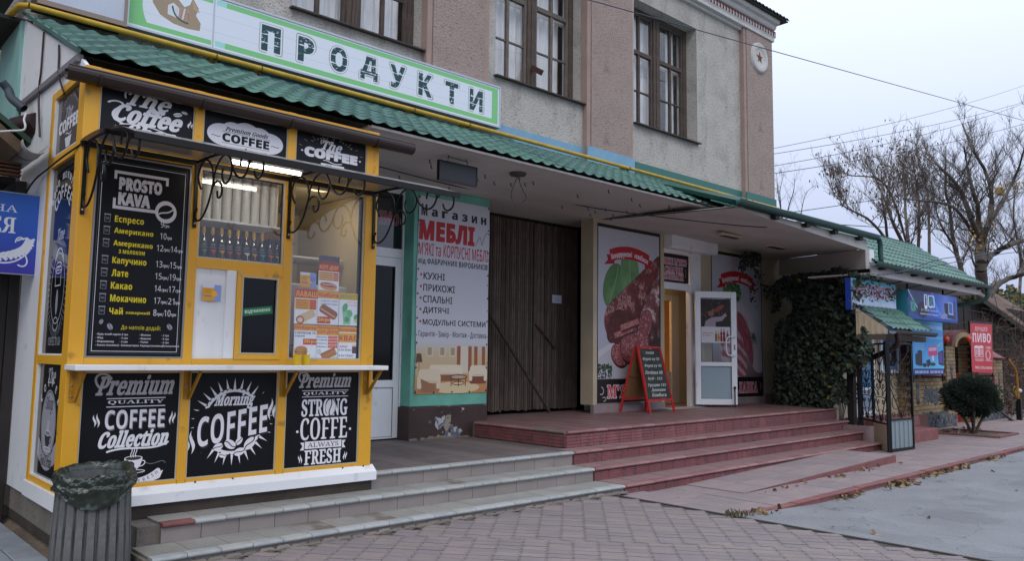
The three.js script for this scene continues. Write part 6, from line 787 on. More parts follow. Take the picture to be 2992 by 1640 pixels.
{ // soffit lamps, hanging board, ring and cable under the canopy
  const yb = (z) => lerp(3.5, 3.66, (z + 6) / -2.5);
  [[2128, 684, 'nearer'], [2263, 716, 'farther']].forEach(([px, py, s]) => { const z = -7.55, y = yb(z), p = onY(px, py, y); const l = thing('soffit_lamp', `oblong dark-lensed lamp on the soffit above the meat shop, the ${s} of the two`, 'lamp', null, V(p.x, y, p.z)); obj('body', rbx(-0.3, 0.3, -0.05, 0.0, -0.07, 0.07, 0.02, 2), M.beige, l); obj('lens', rbx(-0.2, 0.27, -0.058, -0.045, -0.05, 0.05, 0.006), M.black, l); });
  const z = -7.0, A = onZ(1287, 464, z), B = onZ(1392, 548, z); const hb = thing('hanging_board', 'dark blank board hung on wires from the canopy soffit by the furniture banner', 'board');
  obj('board', rbx(A.x, B.x, lerp(A.y, B.y, 0.92), A.y - 0.02, z - 0.05, z, 0.006), mottled(0x16181c, 0x22252b, { per: 1, base: 4, grain: 8, s: 350, rough: 0.35, bump: 0 }), hb); obj('rim', ringFront(A.x - 0.012, B.x + 0.012, lerp(A.y, B.y, 0.92) - 0.012, A.y - 0.008, z + 0.004, 0.014, 0.05), M.black, hb);
  obj('wire', [tube([V(A.x + 0.12, A.y - 0.02, z - 0.02), V(A.x + 0.13, SOF, z - 0.02)], 0.004, 1, 5), tube([V(B.x - 0.12, A.y - 0.02, z - 0.02), V(B.x - 0.14, SOF, z - 0.02)], 0.004, 1, 5), tube([V(A.x + 0.13, SOF - 0.02, z - 0.02), V(B.x - 0.14, SOF - 0.03, z - 0.02)], 0.004, 1, 5)], M.seal, hb);
  const c = onY(1513, 506, SOF); const rs = thing('ceiling_rose', 'bare ceiling rose with dangling wires on the canopy soffit', 'fitting'); obj('disc', new THREE.CylinderGeometry(0.11, 0.1, 0.03, 20).translate(c.x, SOF - 0.016, c.z), plain(0x4d4a48, 0.8), rs);
  for (const dx of [-0.06, 0.06]) obj('wire', tube([V(c.x, SOF - 0.03, c.z), V(c.x + dx, SOF - 0.16, c.z), V(c.x + dx * 2.2, SOF - 0.3, c.z + 0.02), V(c.x + dx * 1.4, SOF - 0.36, c.z)], 0.006, 12, 5), plain(0x5a4d44, 0.8), rs);
  const a1 = onY(1258, 452, 3.745), cable = [V(4.25, 3.66, -7.6), onZ(1392, 556, -8.3), onZ(1545, 573, -8.2), onZ(1760, 612, -7.8), onZ(2130, 657, -6.6), onZ(2240, 665, -5.95)];
  one('cable', tube(cable, 0.008, 60, 5), plain(0x2a3038, 0.6), 'thin dark cable slung beneath the canopy soffit', 'cable');
  srand(70); const hk = []; for (let i = 0; i < 26; i++) { const x = rr(5.2, 10), zz = rr(-8.4, -6.9); hk.push(tube([V(x, SOF, zz), V(x, SOF - 0.03, zz), V(x + 0.02, SOF - 0.045, zz)], 0.007, 6, 5)); } stuff(obj('soffit_hook', hk, M.seal, canopy));
}
// ---------- computer shop beyond the ivy ----------
const canopy3 = thing('shop_canopy', 'green metal tile canopy sloping down over the two hanging signs at the right', 'canopy');
const E3 = [3.22, -5.86], T3 = [4.5, -8.0];
tileSheets(canopy3, { xl: lineX(14.02, 15.2), xr: lineX(19.85, 21.7), eave: E3, top: T3, rows: 8 });
{
  obj('soffit', bx(13.98, 19.75, 3.0, 3.03, -7.05, -5.93), M.soffit, canopy3);
  obj('fascia', bx(14.02, 19.78, 2.99, 3.18, -5.925, -5.9), M.soffit, canopy3);
  obj('roof_core', hull8([V(14.3, 3.035, -5.95), V(19.7, 3.035, -5.95), V(21.5, 3.035, -8), V(16.3, 3.035, -8)], [V(14.3, 3.15, -5.97), V(19.7, 3.15, -5.97), V(21.5, 4.43, -8), V(16.3, 4.43, -8)]), M.seal, canopy3);
  obj('ridge_cap', bar(V(15.1, 4.52, -8.01), V(21.72, 4.52, -8.01), 0.09, 0.05), M.greenTrim, canopy3);
  const gt = thing('green_gutter', 'dark green half-round gutter above the computer shop signs', 'gutter');
  obj('trough', halfPipe(0.075, 6.1).translate(13.85, 3.2, -5.79), M.greenPipe, gt);
  obj('rolled_edge', rod(V(13.85, 3.2, -5.717), V(19.95, 3.2, -5.717), 0.008, 8), M.greenTrim, gt);
  for (let i = 0; i < 8; i++) obj('gutter_hook', bx(14.3 + i * 0.74, 14.42 + i * 0.74, 3.1, 3.14, -5.9, -5.8), M.seal, gt);
  const r = onZ(2866, 850, -5.8); obj('downpipe', tube([V(19.85, 3.14, -5.8), V(19.85, 2.95, -5.8), V(19.8, 2.86, -5.95), V(19.4, 2.68, -6.9)], 0.05, 20, 8), M.greenPipe, gt);
  const dp = thing('green_downpipe', 'dark green downpipe at the corner of the beige computer shop wall', 'downpipe'); const a = onZ(2658, 940, -6.92), b = onZ(2661, 1192, -6.92);
  obj('pipe', rod(V(b.x, b.y, -6.92), V(b.x, 3.0, -6.92), 0.055, 12), M.greenPipe, dp); obj('outlet', tube([V(b.x, b.y, -6.92), V(b.x, b.y - 0.06, -6.9), V(b.x + 0.1, b.y - 0.14, -6.78), V(b.x + 0.15, b.y - 0.15, -6.7)], 0.055, 14, 10), M.greenTrim, dp);
  // wall, door and window
  const xr = b.x - 0.02, wl = thing('computer_shop', 'beige ribbed computer shop wall with a white door and window behind the iron gate', 'shop front');
  obj('wall', [bx(14.6, xr, 0.2, 3.0, -7.12, -7.0), bx(xr - 0.1, xr, 0.2, 3.0, -9, -7.121)], M.beige, wl);
  const rb = []; for (let i = 0; i < 26; i++) { const x = xr - 0.06 - i * 0.13; if (x < 15) break; obj('rib', ext([[-0.035, 0], [-0.02, 0.02], [0.02, 0.02], [0.035, 0]], 2.6).rotateX(-Math.PI / 2).translate(x, 0.37, -6.999), M.beige, wl); }
  const d0 = onZ(2500, 1200, -6.95).x, d1 = onZ(2556, 1200, -6.95).x; const dr = obj('door', ringFront(d0, d1, 0.38, 2.45, -6.93, 0.09, 0.06), M.white, wl); obj('pane', [frontBoard(d0 + 0.09, d1 - 0.09, 0.95, 2.36, -6.95, 0.02)], plain(0x4d7da6, 0.15, {}), dr); obj('lower_panel', frontBoard(d0 + 0.09, d1 - 0.09, 0.47, 0.9, -6.95, 0.02), plain(0x8a9aa8, 0.4), dr); obj('rail', bx(d0 + 0.09, d1 - 0.09, 0.9, 0.95, -6.98, -6.935), M.white, dr);
  const w0 = onZ(2570, 1050, -6.95), w1 = onZ(2627, 1090, -6.95); const wn = obj('window', ringFront(w0.x, w1.x, w1.y, w1.y + 1.05, -6.92, 0.07, 0.07), M.white, wl); obj('pane', frontBoard(w0.x + 0.07, w1.x - 0.07, w1.y + 0.07, w1.y + 0.98, -6.95, 0.01), cv(160, 240, (x, w, h) => { box2(x, 0, 0, w, h, '#6ea6cc'); box2(x, 0, 0, w, 50, '#3f7fb4'); poly(x, [20, 90, 80, 60, 140, 90, 150, 190, 120, 220, 30, 220, 10, 190], '#3b3f4c'); poly(x, [60, 100, 100, 100, 96, 190, 66, 190], '#8e97a5'); }, { roughness: 0.12, clearcoat: 1 }), wn);
  const st = struct('shop_steps'); obj('lower_step', [rbx(14.9, 16.55, -0.05, 0.215, -7.0, -5.78, 0.015, 2)], M.kerb[1], st); obj('upper_step', [rbx(15.2, 17.0, 0.2, 0.385, -7.0, -6.28, 0.012, 2)], M.kerb[0], st);
  obj('floor_block', bx(15, xr + 0.1, -0.1, 0.36, -7.0, -6.6), M.kerb[2], st);
}
function boxSign(name, label, px0, px1, pyT, pyB, z, depth, side, m, extra) {
  const a = onZ(px0, pyB[0], z), b = onZ(px1, pyB[1], z), tl = onZ(px0, pyT[0], z), tr = onZ(px1, pyT[1], z), y0 = (a.y + b.y) / 2, y1 = (tl.y + tr.y) / 2;
  const g = thing(name, label, 'sign'); obj('face', frontBoard(a.x, b.x, y0, y1, z, 0.012), m, g); obj('box', rbx(a.x, b.x, y0, y1, z - depth, z - 0.013, 0.006), side, g);
  return [g, a.x, b.x, y0, y1];
}
{
  const m1 = cv(512, 360, (x, w, h) => { const g = x.createLinearGradient(0, 0, 0, h); g.addColorStop(0, '#4fb3cf'); g.addColorStop(0.5, '#8fbfe0'); g.addColorStop(0.75, '#c5cfe8'); g.addColorStop(1, '#7f9fd8'); x.fillStyle = g; x.fillRect(0, 0, w, h); slabT(x, 'АВТОЦЕНТР', 20, 60, 500, 236, '#3a4468', {}); slabT(x, 'АВТОЦЕНТР', 16, 52, 494, 228, '#c4516c', { stroke: '#e2c3cf', sw: 5 }); srand(3); for (let i = 0; i < 60; i++) ell(x, rr(0, w), rr(250, h), rr(2, 6), rr(1, 4), ['#d77f9a', '#8a7fd0', '#e8eef8'][(rnd() * 3) | 0]); });
  const [g1, a1, b1, lo1, hi1] = boxSign('lightbox_sign', 'pale blue sign with red letters АВТОЦЕНТР half covered by ivy', 2489, 2618, [810, 836], [903, 922], -6.15, 0.12, plain(0x1c3f9c, 0.4), m1);
  const m2 = cv(900, 380, (x, w, h) => { const g = x.createLinearGradient(0, 0, w, 0); g.addColorStop(0, '#243a7c'); g.addColorStop(0.2, '#2f3d66'); g.addColorStop(0.5, '#2b56b8'); g.addColorStop(0.75, '#6d86d8'); g.addColorStop(1, '#2c62c4'); x.fillStyle = g; x.fillRect(0, 0, w, h); poly(x, [0, 0, 60, 0, 200, 220, 120, 260], '#39435f'); curve(x, [0, 0, 60, 90, 110, 180, 170, 250], 14, '#9db6e6'); curve(x, [420, 0, 440, 140, 520, 240, 620, 340], 40, '#4f86e0'); poly(x, [30, 150, 110, 130, 130, 270, 50, 300], '#2c7f78'); x.strokeStyle = '#5fae9a'; x.lineWidth = 8; x.strokeRect(52, 170, 54, 90); for (let i = 0; i < 12; i++) curve(x, [0, 300 + i * 6, 60, 280 + i * 6, 90, 330 + i * 5, 150, 320 + i * 5], 3, i % 2 ? '#3d74d0' : '#16234f'); box2(x, 0, 340, w, h, '#23479c'); x.globalAlpha = 0.8; ell(x, 240, 250, 90, 110, '#14172a'); x.globalAlpha = 1;
    x.strokeStyle = '#dfe6ee'; x.lineWidth = 14; x.strokeRect(280, 40, 44, 150); ell(x, 302, 210, 26, 22, '#dfe6ee'); box2(x, 292, 66, 312, 74, '#dfe6ee'); x.strokeRect(352, 44, 100, 150); poly(x, [372, 150, 392, 70, 430, 70, 410, 160, 372, 184], '#2f8a58'); curve(x, [420, 170, 400, 190, 400, 200, 380, 210], 10, '#dfe6ee'); sansT(x, 'pc repair services', 220, 228, 512, 268, '#d7e0ee', { font: '100px sans-serif' }); sansT(x, 'Зроблено в Україні', 196, 286, 520, 316, '#c9d4e6'); poly(x, [640, 120, 720, 110, 720, 270, 650, 260], '#20243c'); poly(x, [722, 90, 810, 100, 810, 270, 722, 260], '#b8c2d8'); poly(x, [732, 102, 800, 110, 800, 254, 732, 248], '#3a66b8'); poly(x, [560, 300, 650, 250, 690, 290, 610, 350], '#8d8fae'); box2(x, 820, 70, 870, 330, '#454a68'); poly(x, [700, 270, 820, 280, 850, 330, 690, 320], '#262a44'); });
  const [g2, a2, b2, lo2, hi2] = boxSign('lightbox_sign', 'dark blue pc repair services sign hanging under the right canopy', 2654, 2797, [847, 868], [931, 944], -6.0, 0.22, plain(0x2b7f8e, 0.4), m2);
  for (const [g, a, b, hi, z] of [[g1, a1, b1, hi1, -6.15], [g2, a2, b2, hi2, -6.0]]) { obj('hanger', [a + 0.25, b - 0.5].map((x) => bx(x - 0.015, x + 0.015, hi, 3.0, z - 0.12, z - 0.09)), M.iron, g); obj('hanger_bar', [bar(V(a + 0.25, 2.9, z - 0.1), V(a + 0.55, 2.99, -5.94), 0.025), bar(V(b - 0.5, 2.9, z - 0.1), V(b - 0.2, 2.99, -5.94), 0.025)], M.iron, g); }
  const z3 = -6.5, p0 = onZ(2668, 1096, z3), p1 = onZ(2758, 1097, z3), pt = onZ(2757, 935, z3); const bn = thing('shop_banner', 'bright blue computer equipment banner above the low brick wall', 'banner');
  obj('sheet', frontBoard(p0.x, p1.x, p0.y, pt.y + 0.12, z3, 0.008), cv(420, 720, (x, w, h) => { const g = x.createLinearGradient(0, 0, w, h); g.addColorStop(0, '#5fb0e6'); g.addColorStop(0.5, '#3f97dc'); g.addColorStop(1, '#6cc4ee'); x.fillStyle = g; x.fillRect(0, 0, w, h); x.strokeStyle = '#e2ecf6'; x.lineWidth = 7; x.strokeRect(50, 60, 40, 44); box2(x, 30, 116, 120, 124, '#cfe0f0'); sansT(x, 'НАША', 230, 40, 330, 72, '#d4e6f6'); sansT(x, 'КОМП’ЮТЕРНА ТЕХНІКА', 130, 150, 410, 196, '#dbeaf8', { font: '100px sans-serif' }); sansT(x, 'РЕМОНТ ТА НАЛАШТУВАННЯ', 120, 270, 400, 306, '#9fd0f2', { font: '100px sans-serif' }); for (let i = 0; i < 4; i++) box2(x, 30, 370 + i * 22, 150, 376 + i * 22, '#8cc6ee'); for (let i = 0; i < 5; i++) curve(x, [300 + i * 12, 400, 330 + i * 10, 380, 360, 350, 410, 320 + i * 16], 2, '#c8d8a0'); poly(x, [200, 400, 330, 384, 330, 500, 206, 510], '#c3447c'); poly(x, [206, 410, 324, 396, 320, 440, 210, 450], '#d8a8c8'); box2(x, 256, 500, 276, 560, '#d7dce6'); x.fillStyle = '#20263c'; x.beginPath(); x.roundRect(60, 440, 60, 180, 20); x.fill(); x.beginPath(); x.roundRect(30, 480, 44, 130, 18); x.fill(); poly(x, [340, 460, 416, 430, 416, 620, 344, 600], '#1c1f3a'); poly(x, [352, 470, 400, 452, 400, 590, 352, 580], '#5c3f9a'); poly(x, [170, 560, 220, 540, 240, 600, 190, 640], '#1a2036'); ell(x, 150, 610, 30, 24, '#151a30'); ell(x, 260, 600, 40, 20, '#242a44'); box2(x, 0, 650, w, h, '#23357e'); sansT(x, '098 000 00 00   066 000 00 00', 20, 672, 400, 704, '#c7d2ea'); }), bn);
  obj('pole', [rod(V(p0.x + 0.03, p0.y - 0.15, z3 - 0.03), V(p0.x + 0.03, pt.y + 0.12, z3 - 0.03), 0.02, 6), rod(V(p1.x - 0.03, p0.y - 0.15, z3 - 0.03), V(p1.x - 0.03, pt.y + 0.12, z3 - 0.03), 0.02, 6)], M.iron, bn);
}
{ // small lean-to over the cellar gate
  const g = thing('gate_canopy', 'small green tiled lean-to with a brown gutter above the wrought iron gate', 'canopy'); const x0 = 13.75, x1 = 15.55, e = [2.02, -5.5], t = [2.46, -6.1];
  tileSheets(g, { xl: lineX(x0, x0), xr: lineX(x1, x1), eave: e, top: t, rows: 4, sheetW: 5 });
  obj('gable', ext([[5.56, 1.94], [6.08, 1.94], [6.08, 2.41], [5.56, 2.03]], 0.04).rotateY(Math.PI / 2).translate(x0 + 0.01, 0, 0), M.beige, g); for (let i = 0; i < 5; i++) obj('gable_rib', bx(x0 - 0.004, x0 + 0.01, 1.95, lerp(2.03, 2.38, (i + 0.3) / 5), -5.63 - i * 0.1, -5.6 - i * 0.1), M.beige, g);
  obj('beam', [bx(x0, x1, 1.84, 1.938, -5.66, -5.58), bx(x0 - 0.006, x0 + 0.09, 1.85, 1.936, -6.08, -5.661)], M.oldWood, g);
  obj('trough', halfPipe(0.07, 1.85).translate(x0 - 0.1, 2.0, -5.42), M.brown, g);
  obj('downpipe', tube([V(13.85, 1.95, -5.43), V(13.88, 1.8, -5.43), V(13.9, 1.72, -5.5), V(14.5, 1.35, -6.45), V(14.55, 1.2, -6.5)], 0.05, 24, 8), M.brown, g);
  obj('post', [bx(14.52, 14.64, 0.3, 1.9, -6.62, -6.5)], plain(0x2a221e, 0.8), g);
}
function ironPanel(w, h, name) {                                        // wrought panel in its own plane, lower left corner at the origin
  const g = [], b = (x0, y0, x1, y1, r = 0.014) => g.push(bar(V(x0, y0, 0), V(x1, y1, 0), r * 2)), c = (pts, r = 0.007) => g.push(tube(pts.map(([x, y]) => V(x * w, y * h, 0.004)), r, pts.length * 5, 5));
  b(0, 0, w, 0); b(0, h, w, h); b(0, 0, 0, h, 0.018); b(w, 0, w, h, 0.018);
  const sc = (cx, cy, r, s, dir) => { const p = []; for (let i = 0; i <= 10; i++) { const a = dir * i * 0.62, q = r * (1 - i * 0.075); p.push([cx + s * q * Math.cos(a) / w, cy + q * Math.sin(a) / h]); } c(p); };
  for (const s of [-1, 1]) {
    const X = (v) => 0.5 + s * v;
    c([[X(0), 0.46], [X(0.2), 0.4], [X(0.36), 0.42], [X(0.42), 0.5], [X(0.3), 0.55], [X(0.1), 0.52], [X(0.0), 0.44]]); c([[X(0), 0.33], [X(0.34), 0.3], [X(0.4), 0.2], [X(0.28), 0.14], [X(0.06), 0.16]]);
    c([[X(0), 0.5], [X(0.18), 0.58], [X(0.16), 0.66], [X(0), 0.6]]); c([[X(0.02), 0.02], [X(0.2), 0.2], [X(0.46), 0.42]], 0.008); c([[X(0), 0.72], [X(0.3), 0.86], [X(0.44), 0.98]], 0.008);
    sc(X(0.16), 0.36, 0.05, s, 1); sc(X(0.16), 0.27, 0.05, s, -1); sc(X(0.2), 0.45, 0.06, s, 1); sc(X(0.34), 0.06, 0.06, s, 1); sc(X(0.12), 0.05, 0.05, s, 1); sc(X(0.36), 0.93, 0.06, s, -1);
    const o = []; for (let i = 0; i <= 12; i++) { const a = i / 12 * 6.283; o.push([X(0.36) + 0.06 * Math.cos(a) / w, 0.62 + 0.06 * Math.sin(a) / h]); } c(o); const o2 = o.map(([x, y]) => [x, y + 0.16]); c(o2);
  }
  b(w / 2, h * 0.5, w / 2, h, 0.007); b(w / 2, 0.02, w / 2, h * 0.1, 0.007);
  return mergeGeometries(g.map(norm));
}
{
  const A = V(13.55, -0.02, -5.48), top = onZ(2580, 1000, -5.48).y, g = thing('iron_gate', 'black wrought iron gate with scrolls and a grey metal sheet at its foot, standing open', 'gate', null, A);
  const w = 0.82, hs = 0.5; g.rotation.y = -0.06;
  const p = obj('scroll_panel', ironPanel(w, top - hs - 0.02).translate(0.02, hs + 0.03, 0), M.iron, g); obj('metal_sheet', [bx(0.03, w, 0.06, hs + 0.01, -0.012, -0.004), ...[0.2, 0.36, 0.52, 0.68].map((x) => bx(x - 0.02, x + 0.02, 0.062, hs, -0.004, 0.012))], plain(0x8f9da3, 0.35, { metalness: 0.3 }), g); obj('foot_bar', [bx(0, w + 0.03, 0.02, 0.055, -0.018, 0.018), bx(w + 0.004, w + 0.036, 0.055, hs + 0.06, -0.016, 0.016), bx(0, 0.03, 0.055, hs + 0.06, -0.016, 0.016)], M.iron, g);
  const B = V(14.8, 0, -6.5), L = Math.hypot(B.x - A.x, B.z - A.z), f = thing('iron_fence_panel', 'black wrought iron panel with scrolls above a beige sheet beside the stairs', 'fence', null, V(A.x - 0.02, 0, A.z)); f.rotation.y = Math.atan2(-(B.z - A.z), B.x - A.x);
  obj('post', [bx(-0.03, 0.03, -0.05, top + 0.02, -0.03, 0.03), bx(L - 0.06, L + 0.02, 0.1, top, -0.04, 0.04)], M.iron, f);
  const half = (L - 0.1) / 2; obj('scroll_panel', ironPanel(half, top - 0.46).translate(0.04, 0.44, 0), M.iron, f); obj('scroll_panel', ironPanel(half, top - 0.46).translate(0.06 + half, 0.44, 0), M.iron, f);
  obj('beige_sheet', [bx(0.04, L * 0.5, 0.0, 0.41, -0.01, 0.005), ...[0.12, 0.26, 0.4, 0.54].map((x) => bx(x - 0.03, x + 0.03, 0.0, 0.408, 0.005, 0.018))], M.beige, f);
  const b = thing('iron_railing', 'black iron railing piece with scrolls among the ivy by the brown post', 'railing', null, V(14.75, 0.35, -7.6)); obj('scroll_panel', ironPanel(0.55, 1.1), M.iron, b);
}
// ---------- brick fence with an arched gate ----------
{
  const z = -6.7, g = thing('brick_fence', 'yellow brick fence with grey stone panels, red caps and an arched gateway', 'fence'); const X = (px) => onZ(px, 1150, z).x, Yv = (px, py) => onZ(px, py, z).y;
  M.brickY = [mottled(0x8d7a5c, 0xa38e6d, { per: 0.8, grain: 18, s: 400 }), mottled(0x7f6c52, 0x96805f, { per: 0.8, grain: 18, s: 402 })]; M.mortar = plain(0x544a3e, 0.95); M.cap = plain(0x7d4a4c, 0.7); M.stoneG = [mottled(0x50545c, 0x6b7078, { per: 0.5, grain: 20, s: 404, bump: 0.01 }), mottled(0x43464e, 0x5d6169, { per: 0.5, grain: 20, s: 406, bump: 0.01 })];
  const bricks = [[], []]; srand(55);
  const brickwork = (x0, x1, y0, y1, z0, side, z1) => { const bh = 0.075, bw = 0.24; let r = 0; for (let y = y0; y + bh * 0.6 < y1; y += bh + 0.012, r++) { for (let x = x0 - (r % 2 ? bw / 2 : 0); x < x1; x += bw + 0.012) { const a = Math.max(x, x0), b = Math.min(x + bw, x1); if (b - a > 0.03) bricks[(rnd() * 2) | 0].push(bx(a, b, y, Math.min(y + bh, y1), z0 - 0.03, z0 + rr(0, 0.006))); } if (side !== undefined) for (let q = z0 - (r % 2 ? 0.12 : 0); q > z1; q -= bw + 0.012) bricks[(rnd() * 2) | 0].push(bx(side - rr(0, 0.006), side + 0.03, y, Math.min(y + bh, y1), Math.max(q - bw, z1), Math.min(q, z0 - 0.032))); } };
  const core = [], stones = [[], []], backs = [];
  const stoneWork = (x0, x1, y0, y1, zz) => { backs.push(bx(x0, x1, y0, y1, zz - 0.06, zz - 0.012)); const n = Math.round((x1 - x0) * (y1 - y0) * 150); for (let i = 0; i < n; i++) { const s = rr(0.05, 0.1); stones[(rnd() * 2) | 0].push(new THREE.IcosahedronGeometry(s, 0).scale(rr(0.5, 0.9), rr(0.9, 1.6), 0.5).rotateZ(rr(-0.7, 0.7)).translate(rr(x0 + 0.04, x1 - 0.04), rr(y0 + 0.06, y1 - 0.06), zz - 0.015)); } };
  const gy = -0.05, pl = Yv(2700, 1210), xa = X(2664), xb = X(2692), xc = X(2760), xd = X(2786), xe = X(2838), xf = X(2856), xg = X(2906), xh = X(2930), wt = Yv(2730, 1100);
  stoneWork(xa, xd, gy, pl, z + 0.05); stoneWork(xf, xh, gy, pl, z + 0.05);
  const pier = (a, b, top, capPeak = true) => { core.push(bx(a + 0.02, b - 0.02, pl, top, z - 0.5, z - 0.02)); brickwork(a, b, pl, top, z, a, z - 0.5); const s = (b - a) * 0.62; obj('cap', [new THREE.ConeGeometry(s, 0.24, 4).rotateY(Math.PI / 4).translate((a + b) / 2, top + 0.14, z - 0.22), bx((a + b) / 2 - s * 0.75, (a + b) / 2 + s * 0.75, top, top + 0.03, z - 0.22 - s * 0.75, z - 0.22 + s * 0.75)], M.cap, g); stoneWork((a + b) / 2 - 0.05, (a + b) / 2 + 0.05, pl + 0.2, top - 0.3, z + 0.012); };
  pier(xa, xb, Yv(2680, 1040)); pier(xg, xh, Yv(2918, 1048));
  const low = (a, b, top) => { core.push(bx(a, b, pl, top, z - 0.3, z - 0.08)); brickwork(a, b, pl, top, z - 0.05); obj('wall_cap', rbx(a, b, top, top + 0.06, z - 0.4, z + 0.04, 0.01), M.cap, g); stoneWork(a + 0.2, b - 0.25, pl + 0.16, top - 0.22, z - 0.04); };
  low(xb + 0.002, xc, wt); low(xf, xg - 0.002, wt);
  // gateway
  const spring = Yv(2800, 1015), cx = (xd + xe) / 2, R = (xe - xd) / 2, crown = Yv(2812, 985);
  for (const [a, b] of [[xc, xd], [xe, xf]]) { core.push(bx(a + 0.02, b - 0.02, pl - 0.3, spring, z - 1.0, z + 0.03)); brickwork(a, b, gy, spring, z + 0.05, a, z - 1.0); stoneWork((a + b) / 2 - 0.06, (a + b) / 2 + 0.06, pl + 0.1, spring - 0.25, z + 0.062); }
  const ry = (crown - spring), arch = (r, q) => { const o = []; for (let i = 0; i <= 16; i++) { const t = Math.PI * i / 16; o.push([cx - r * Math.cos(t), spring + q * Math.sin(t)]); } return o; };
  obj('arch', ext([...arch(R + 0.12, ry + 0.1), ...arch(R, ry).reverse()], 1.06).translate(0, 0, z - 0.95), M.brickY[0], g);
  const tl = []; for (let j = 0; j < 7; j++) for (let i = 0; i < 14; i++) { const t0 = Math.PI * (i + 0.04) / 14, t1 = Math.PI * (i + 0.96) / 14, r = R + 0.2, q = ry + 0.17; tl.push(slab([V(cx - r * Math.cos(t0), spring + q * Math.sin(t0), z + 0.06 - j * 0.18), V(cx - r * Math.cos(t1), spring + q * Math.sin(t1), z + 0.06 - j * 0.18), V(cx - (r - 0.02) * Math.cos(t1), spring + (q - 0.02) * Math.sin(t1), z - 0.115 - j * 0.18), V(cx - (r - 0.02) * Math.cos(t0), spring + (q - 0.02) * Math.sin(t0), z - 0.115 - j * 0.18)], 0.02)); }
  stuff(obj('arch_tiles', tl, M.cap, g)); obj('arch_roof', ext([...arch(R + 0.17, ry + 0.14), ...arch(R + 0.121, ry + 0.101).reverse()], 1.2).translate(0, 0, z - 1.15), M.cap, g);
  const dx0 = xd, dx1 = xe, mid = Yv(2800, 1098); const dr = obj('gate_door', [bx(dx0, dx1, gy + 0.05, mid, z - 0.32, z - 0.27)], plain(0x86161f, 0.5), g); for (let i = 0; i < 9; i++) obj('plank', rbx(lerp(dx0, dx1, i / 9) + 0.006, lerp(dx0, dx1, (i + 1) / 9) - 0.006, gy + 0.06, mid + 0.12 * Math.sin(Math.PI * (i + 0.5) / 9), z - 0.27, z - 0.25, 0.004), plain(0x8d1822, 0.5), dr);
  obj('grille', [...Array(12).keys()].map((i) => bx(lerp(dx0, dx1, i / 11) - 0.012, lerp(dx0, dx1, i / 11) + 0.012, mid, spring + ry * Math.sin(Math.PI * clamp(i / 11, 0.03, 0.97)) * 0.97, z - 0.3, z - 0.28)).concat([bx(dx0, dx1, mid + 0.4, mid + 0.43, z - 0.305, z - 0.275), bx(dx0, dx1, mid + 0.8, mid + 0.83, z - 0.305, z - 0.275)]), M.iron, dr);
  obj('core', core, M.mortar, g); stuff(obj('stone_bed', backs, M.stoneG[1], g)); bricks.forEach((b, i) => stuff(obj('brickwork', b, M.brickY[i], g))); stones.forEach((b, i) => stuff(obj('stonework', b, M.stoneG[i], g)));
  for (const [px, py, s] of [[2762, 992, 'left'], [2829, 992, 'right']]) { const p = onZ(px, py, z + 0.2); const l = thing('red_lantern', `orange-red round lantern on the ${s} side of the arched gateway`, 'lantern', null, p); obj('globe', new THREE.SphereGeometry(0.075, 16, 12), plain(0xc23a1c, 0.35), l); obj('neck', new THREE.CylinderGeometry(0.03, 0.04, 0.07, 10).translate(0, -0.09, 0), M.iron, l); obj('arm', bx(-0.015, 0.015, -0.14, -0.11, -0.2, 0.02), M.iron, l); }
  const b0 = onZ(2846, 1088, z + 0.12), b1 = onZ(2900, 1090, z + 0.12), bt = onZ(2896, 948, z + 0.12), bl = onZ(2833, 944, z + 0.12);
  const bn = thing('beer_banner', 'red banner with white letters ЛУЧШЕЕ ПИВО beside the arched gateway', 'banner'); obj('sheet', slab([V(bl.x, b0.y, b0.z), V(b1.x, b1.y, b1.z), V(bt.x, bt.y, bt.z), V(bl.x, bl.y, bl.z)], 0.008), cv(320, 640, (x, w, h) => { box2(x, 0, 0, w, h, '#b82f38'); const Wt = '#dccdd2'; T(x, 'ЛУЧШЕЕ', 60, 44, 250, 100, Wt, { font: '100px sans-serif', skew: 0.05 }); sansT(x, 'ПИВО', 26, 126, 296, 250, Wt, {}); for (const o of [0, 64]) { x.strokeStyle = Wt; x.lineWidth = 8; x.beginPath(); x.roundRect(50 + o, 320, 56, 120, 12); x.stroke(); ell(x, 78 + o, 312, 36, 18, Wt); for (let i = 0; i < 3; i++) box2(x, 62 + o + i * 14, 340, 68 + o + i * 14, 420, Wt); } for (let i = 0; i < 3; i++) curve(x, [50, 460 + i * 14, 80, 470 + i * 14, 140, 470 + i * 14, 174, 458 + i * 14], 5, Wt); sansT(x, 'К ПИВУ', 214, 300, 296, 330, Wt); ell(x, 248, 410, 38, 62, Wt, 0, 7); ell(x, 248, 410, 26, 48, Wt, 0, 4); for (let i = 0; i < 7; i++) curve(x, [200 + i * 15, 480, 204 + i * 15, 490, 208 + i * 15, 490, 212 + i * 15, 478], 4, Wt); sansT(x, 'РИБКА, ТА СЕТЫ, И ЗАКУСКИ!', 46, 560, 304, 600, Wt); }), bn);
  obj('rail', bar(V(bl.x - 0.05, bl.y + 0.03, bl.z - 0.02), V(bt.x + 0.05, bt.y + 0.03, bt.z - 0.02), 0.03), M.iron, bn); obj('post', [bar(V(bl.x + 0.02, wt, bl.z - 0.03), V(bl.x + 0.02, bl.y + 0.03, bl.z - 0.03), 0.03), bar(V(bt.x - 0.02, wt, bt.z - 0.03), V(bt.x - 0.02, bt.y + 0.03, bt.z - 0.03), 0.03)], M.iron, bn);
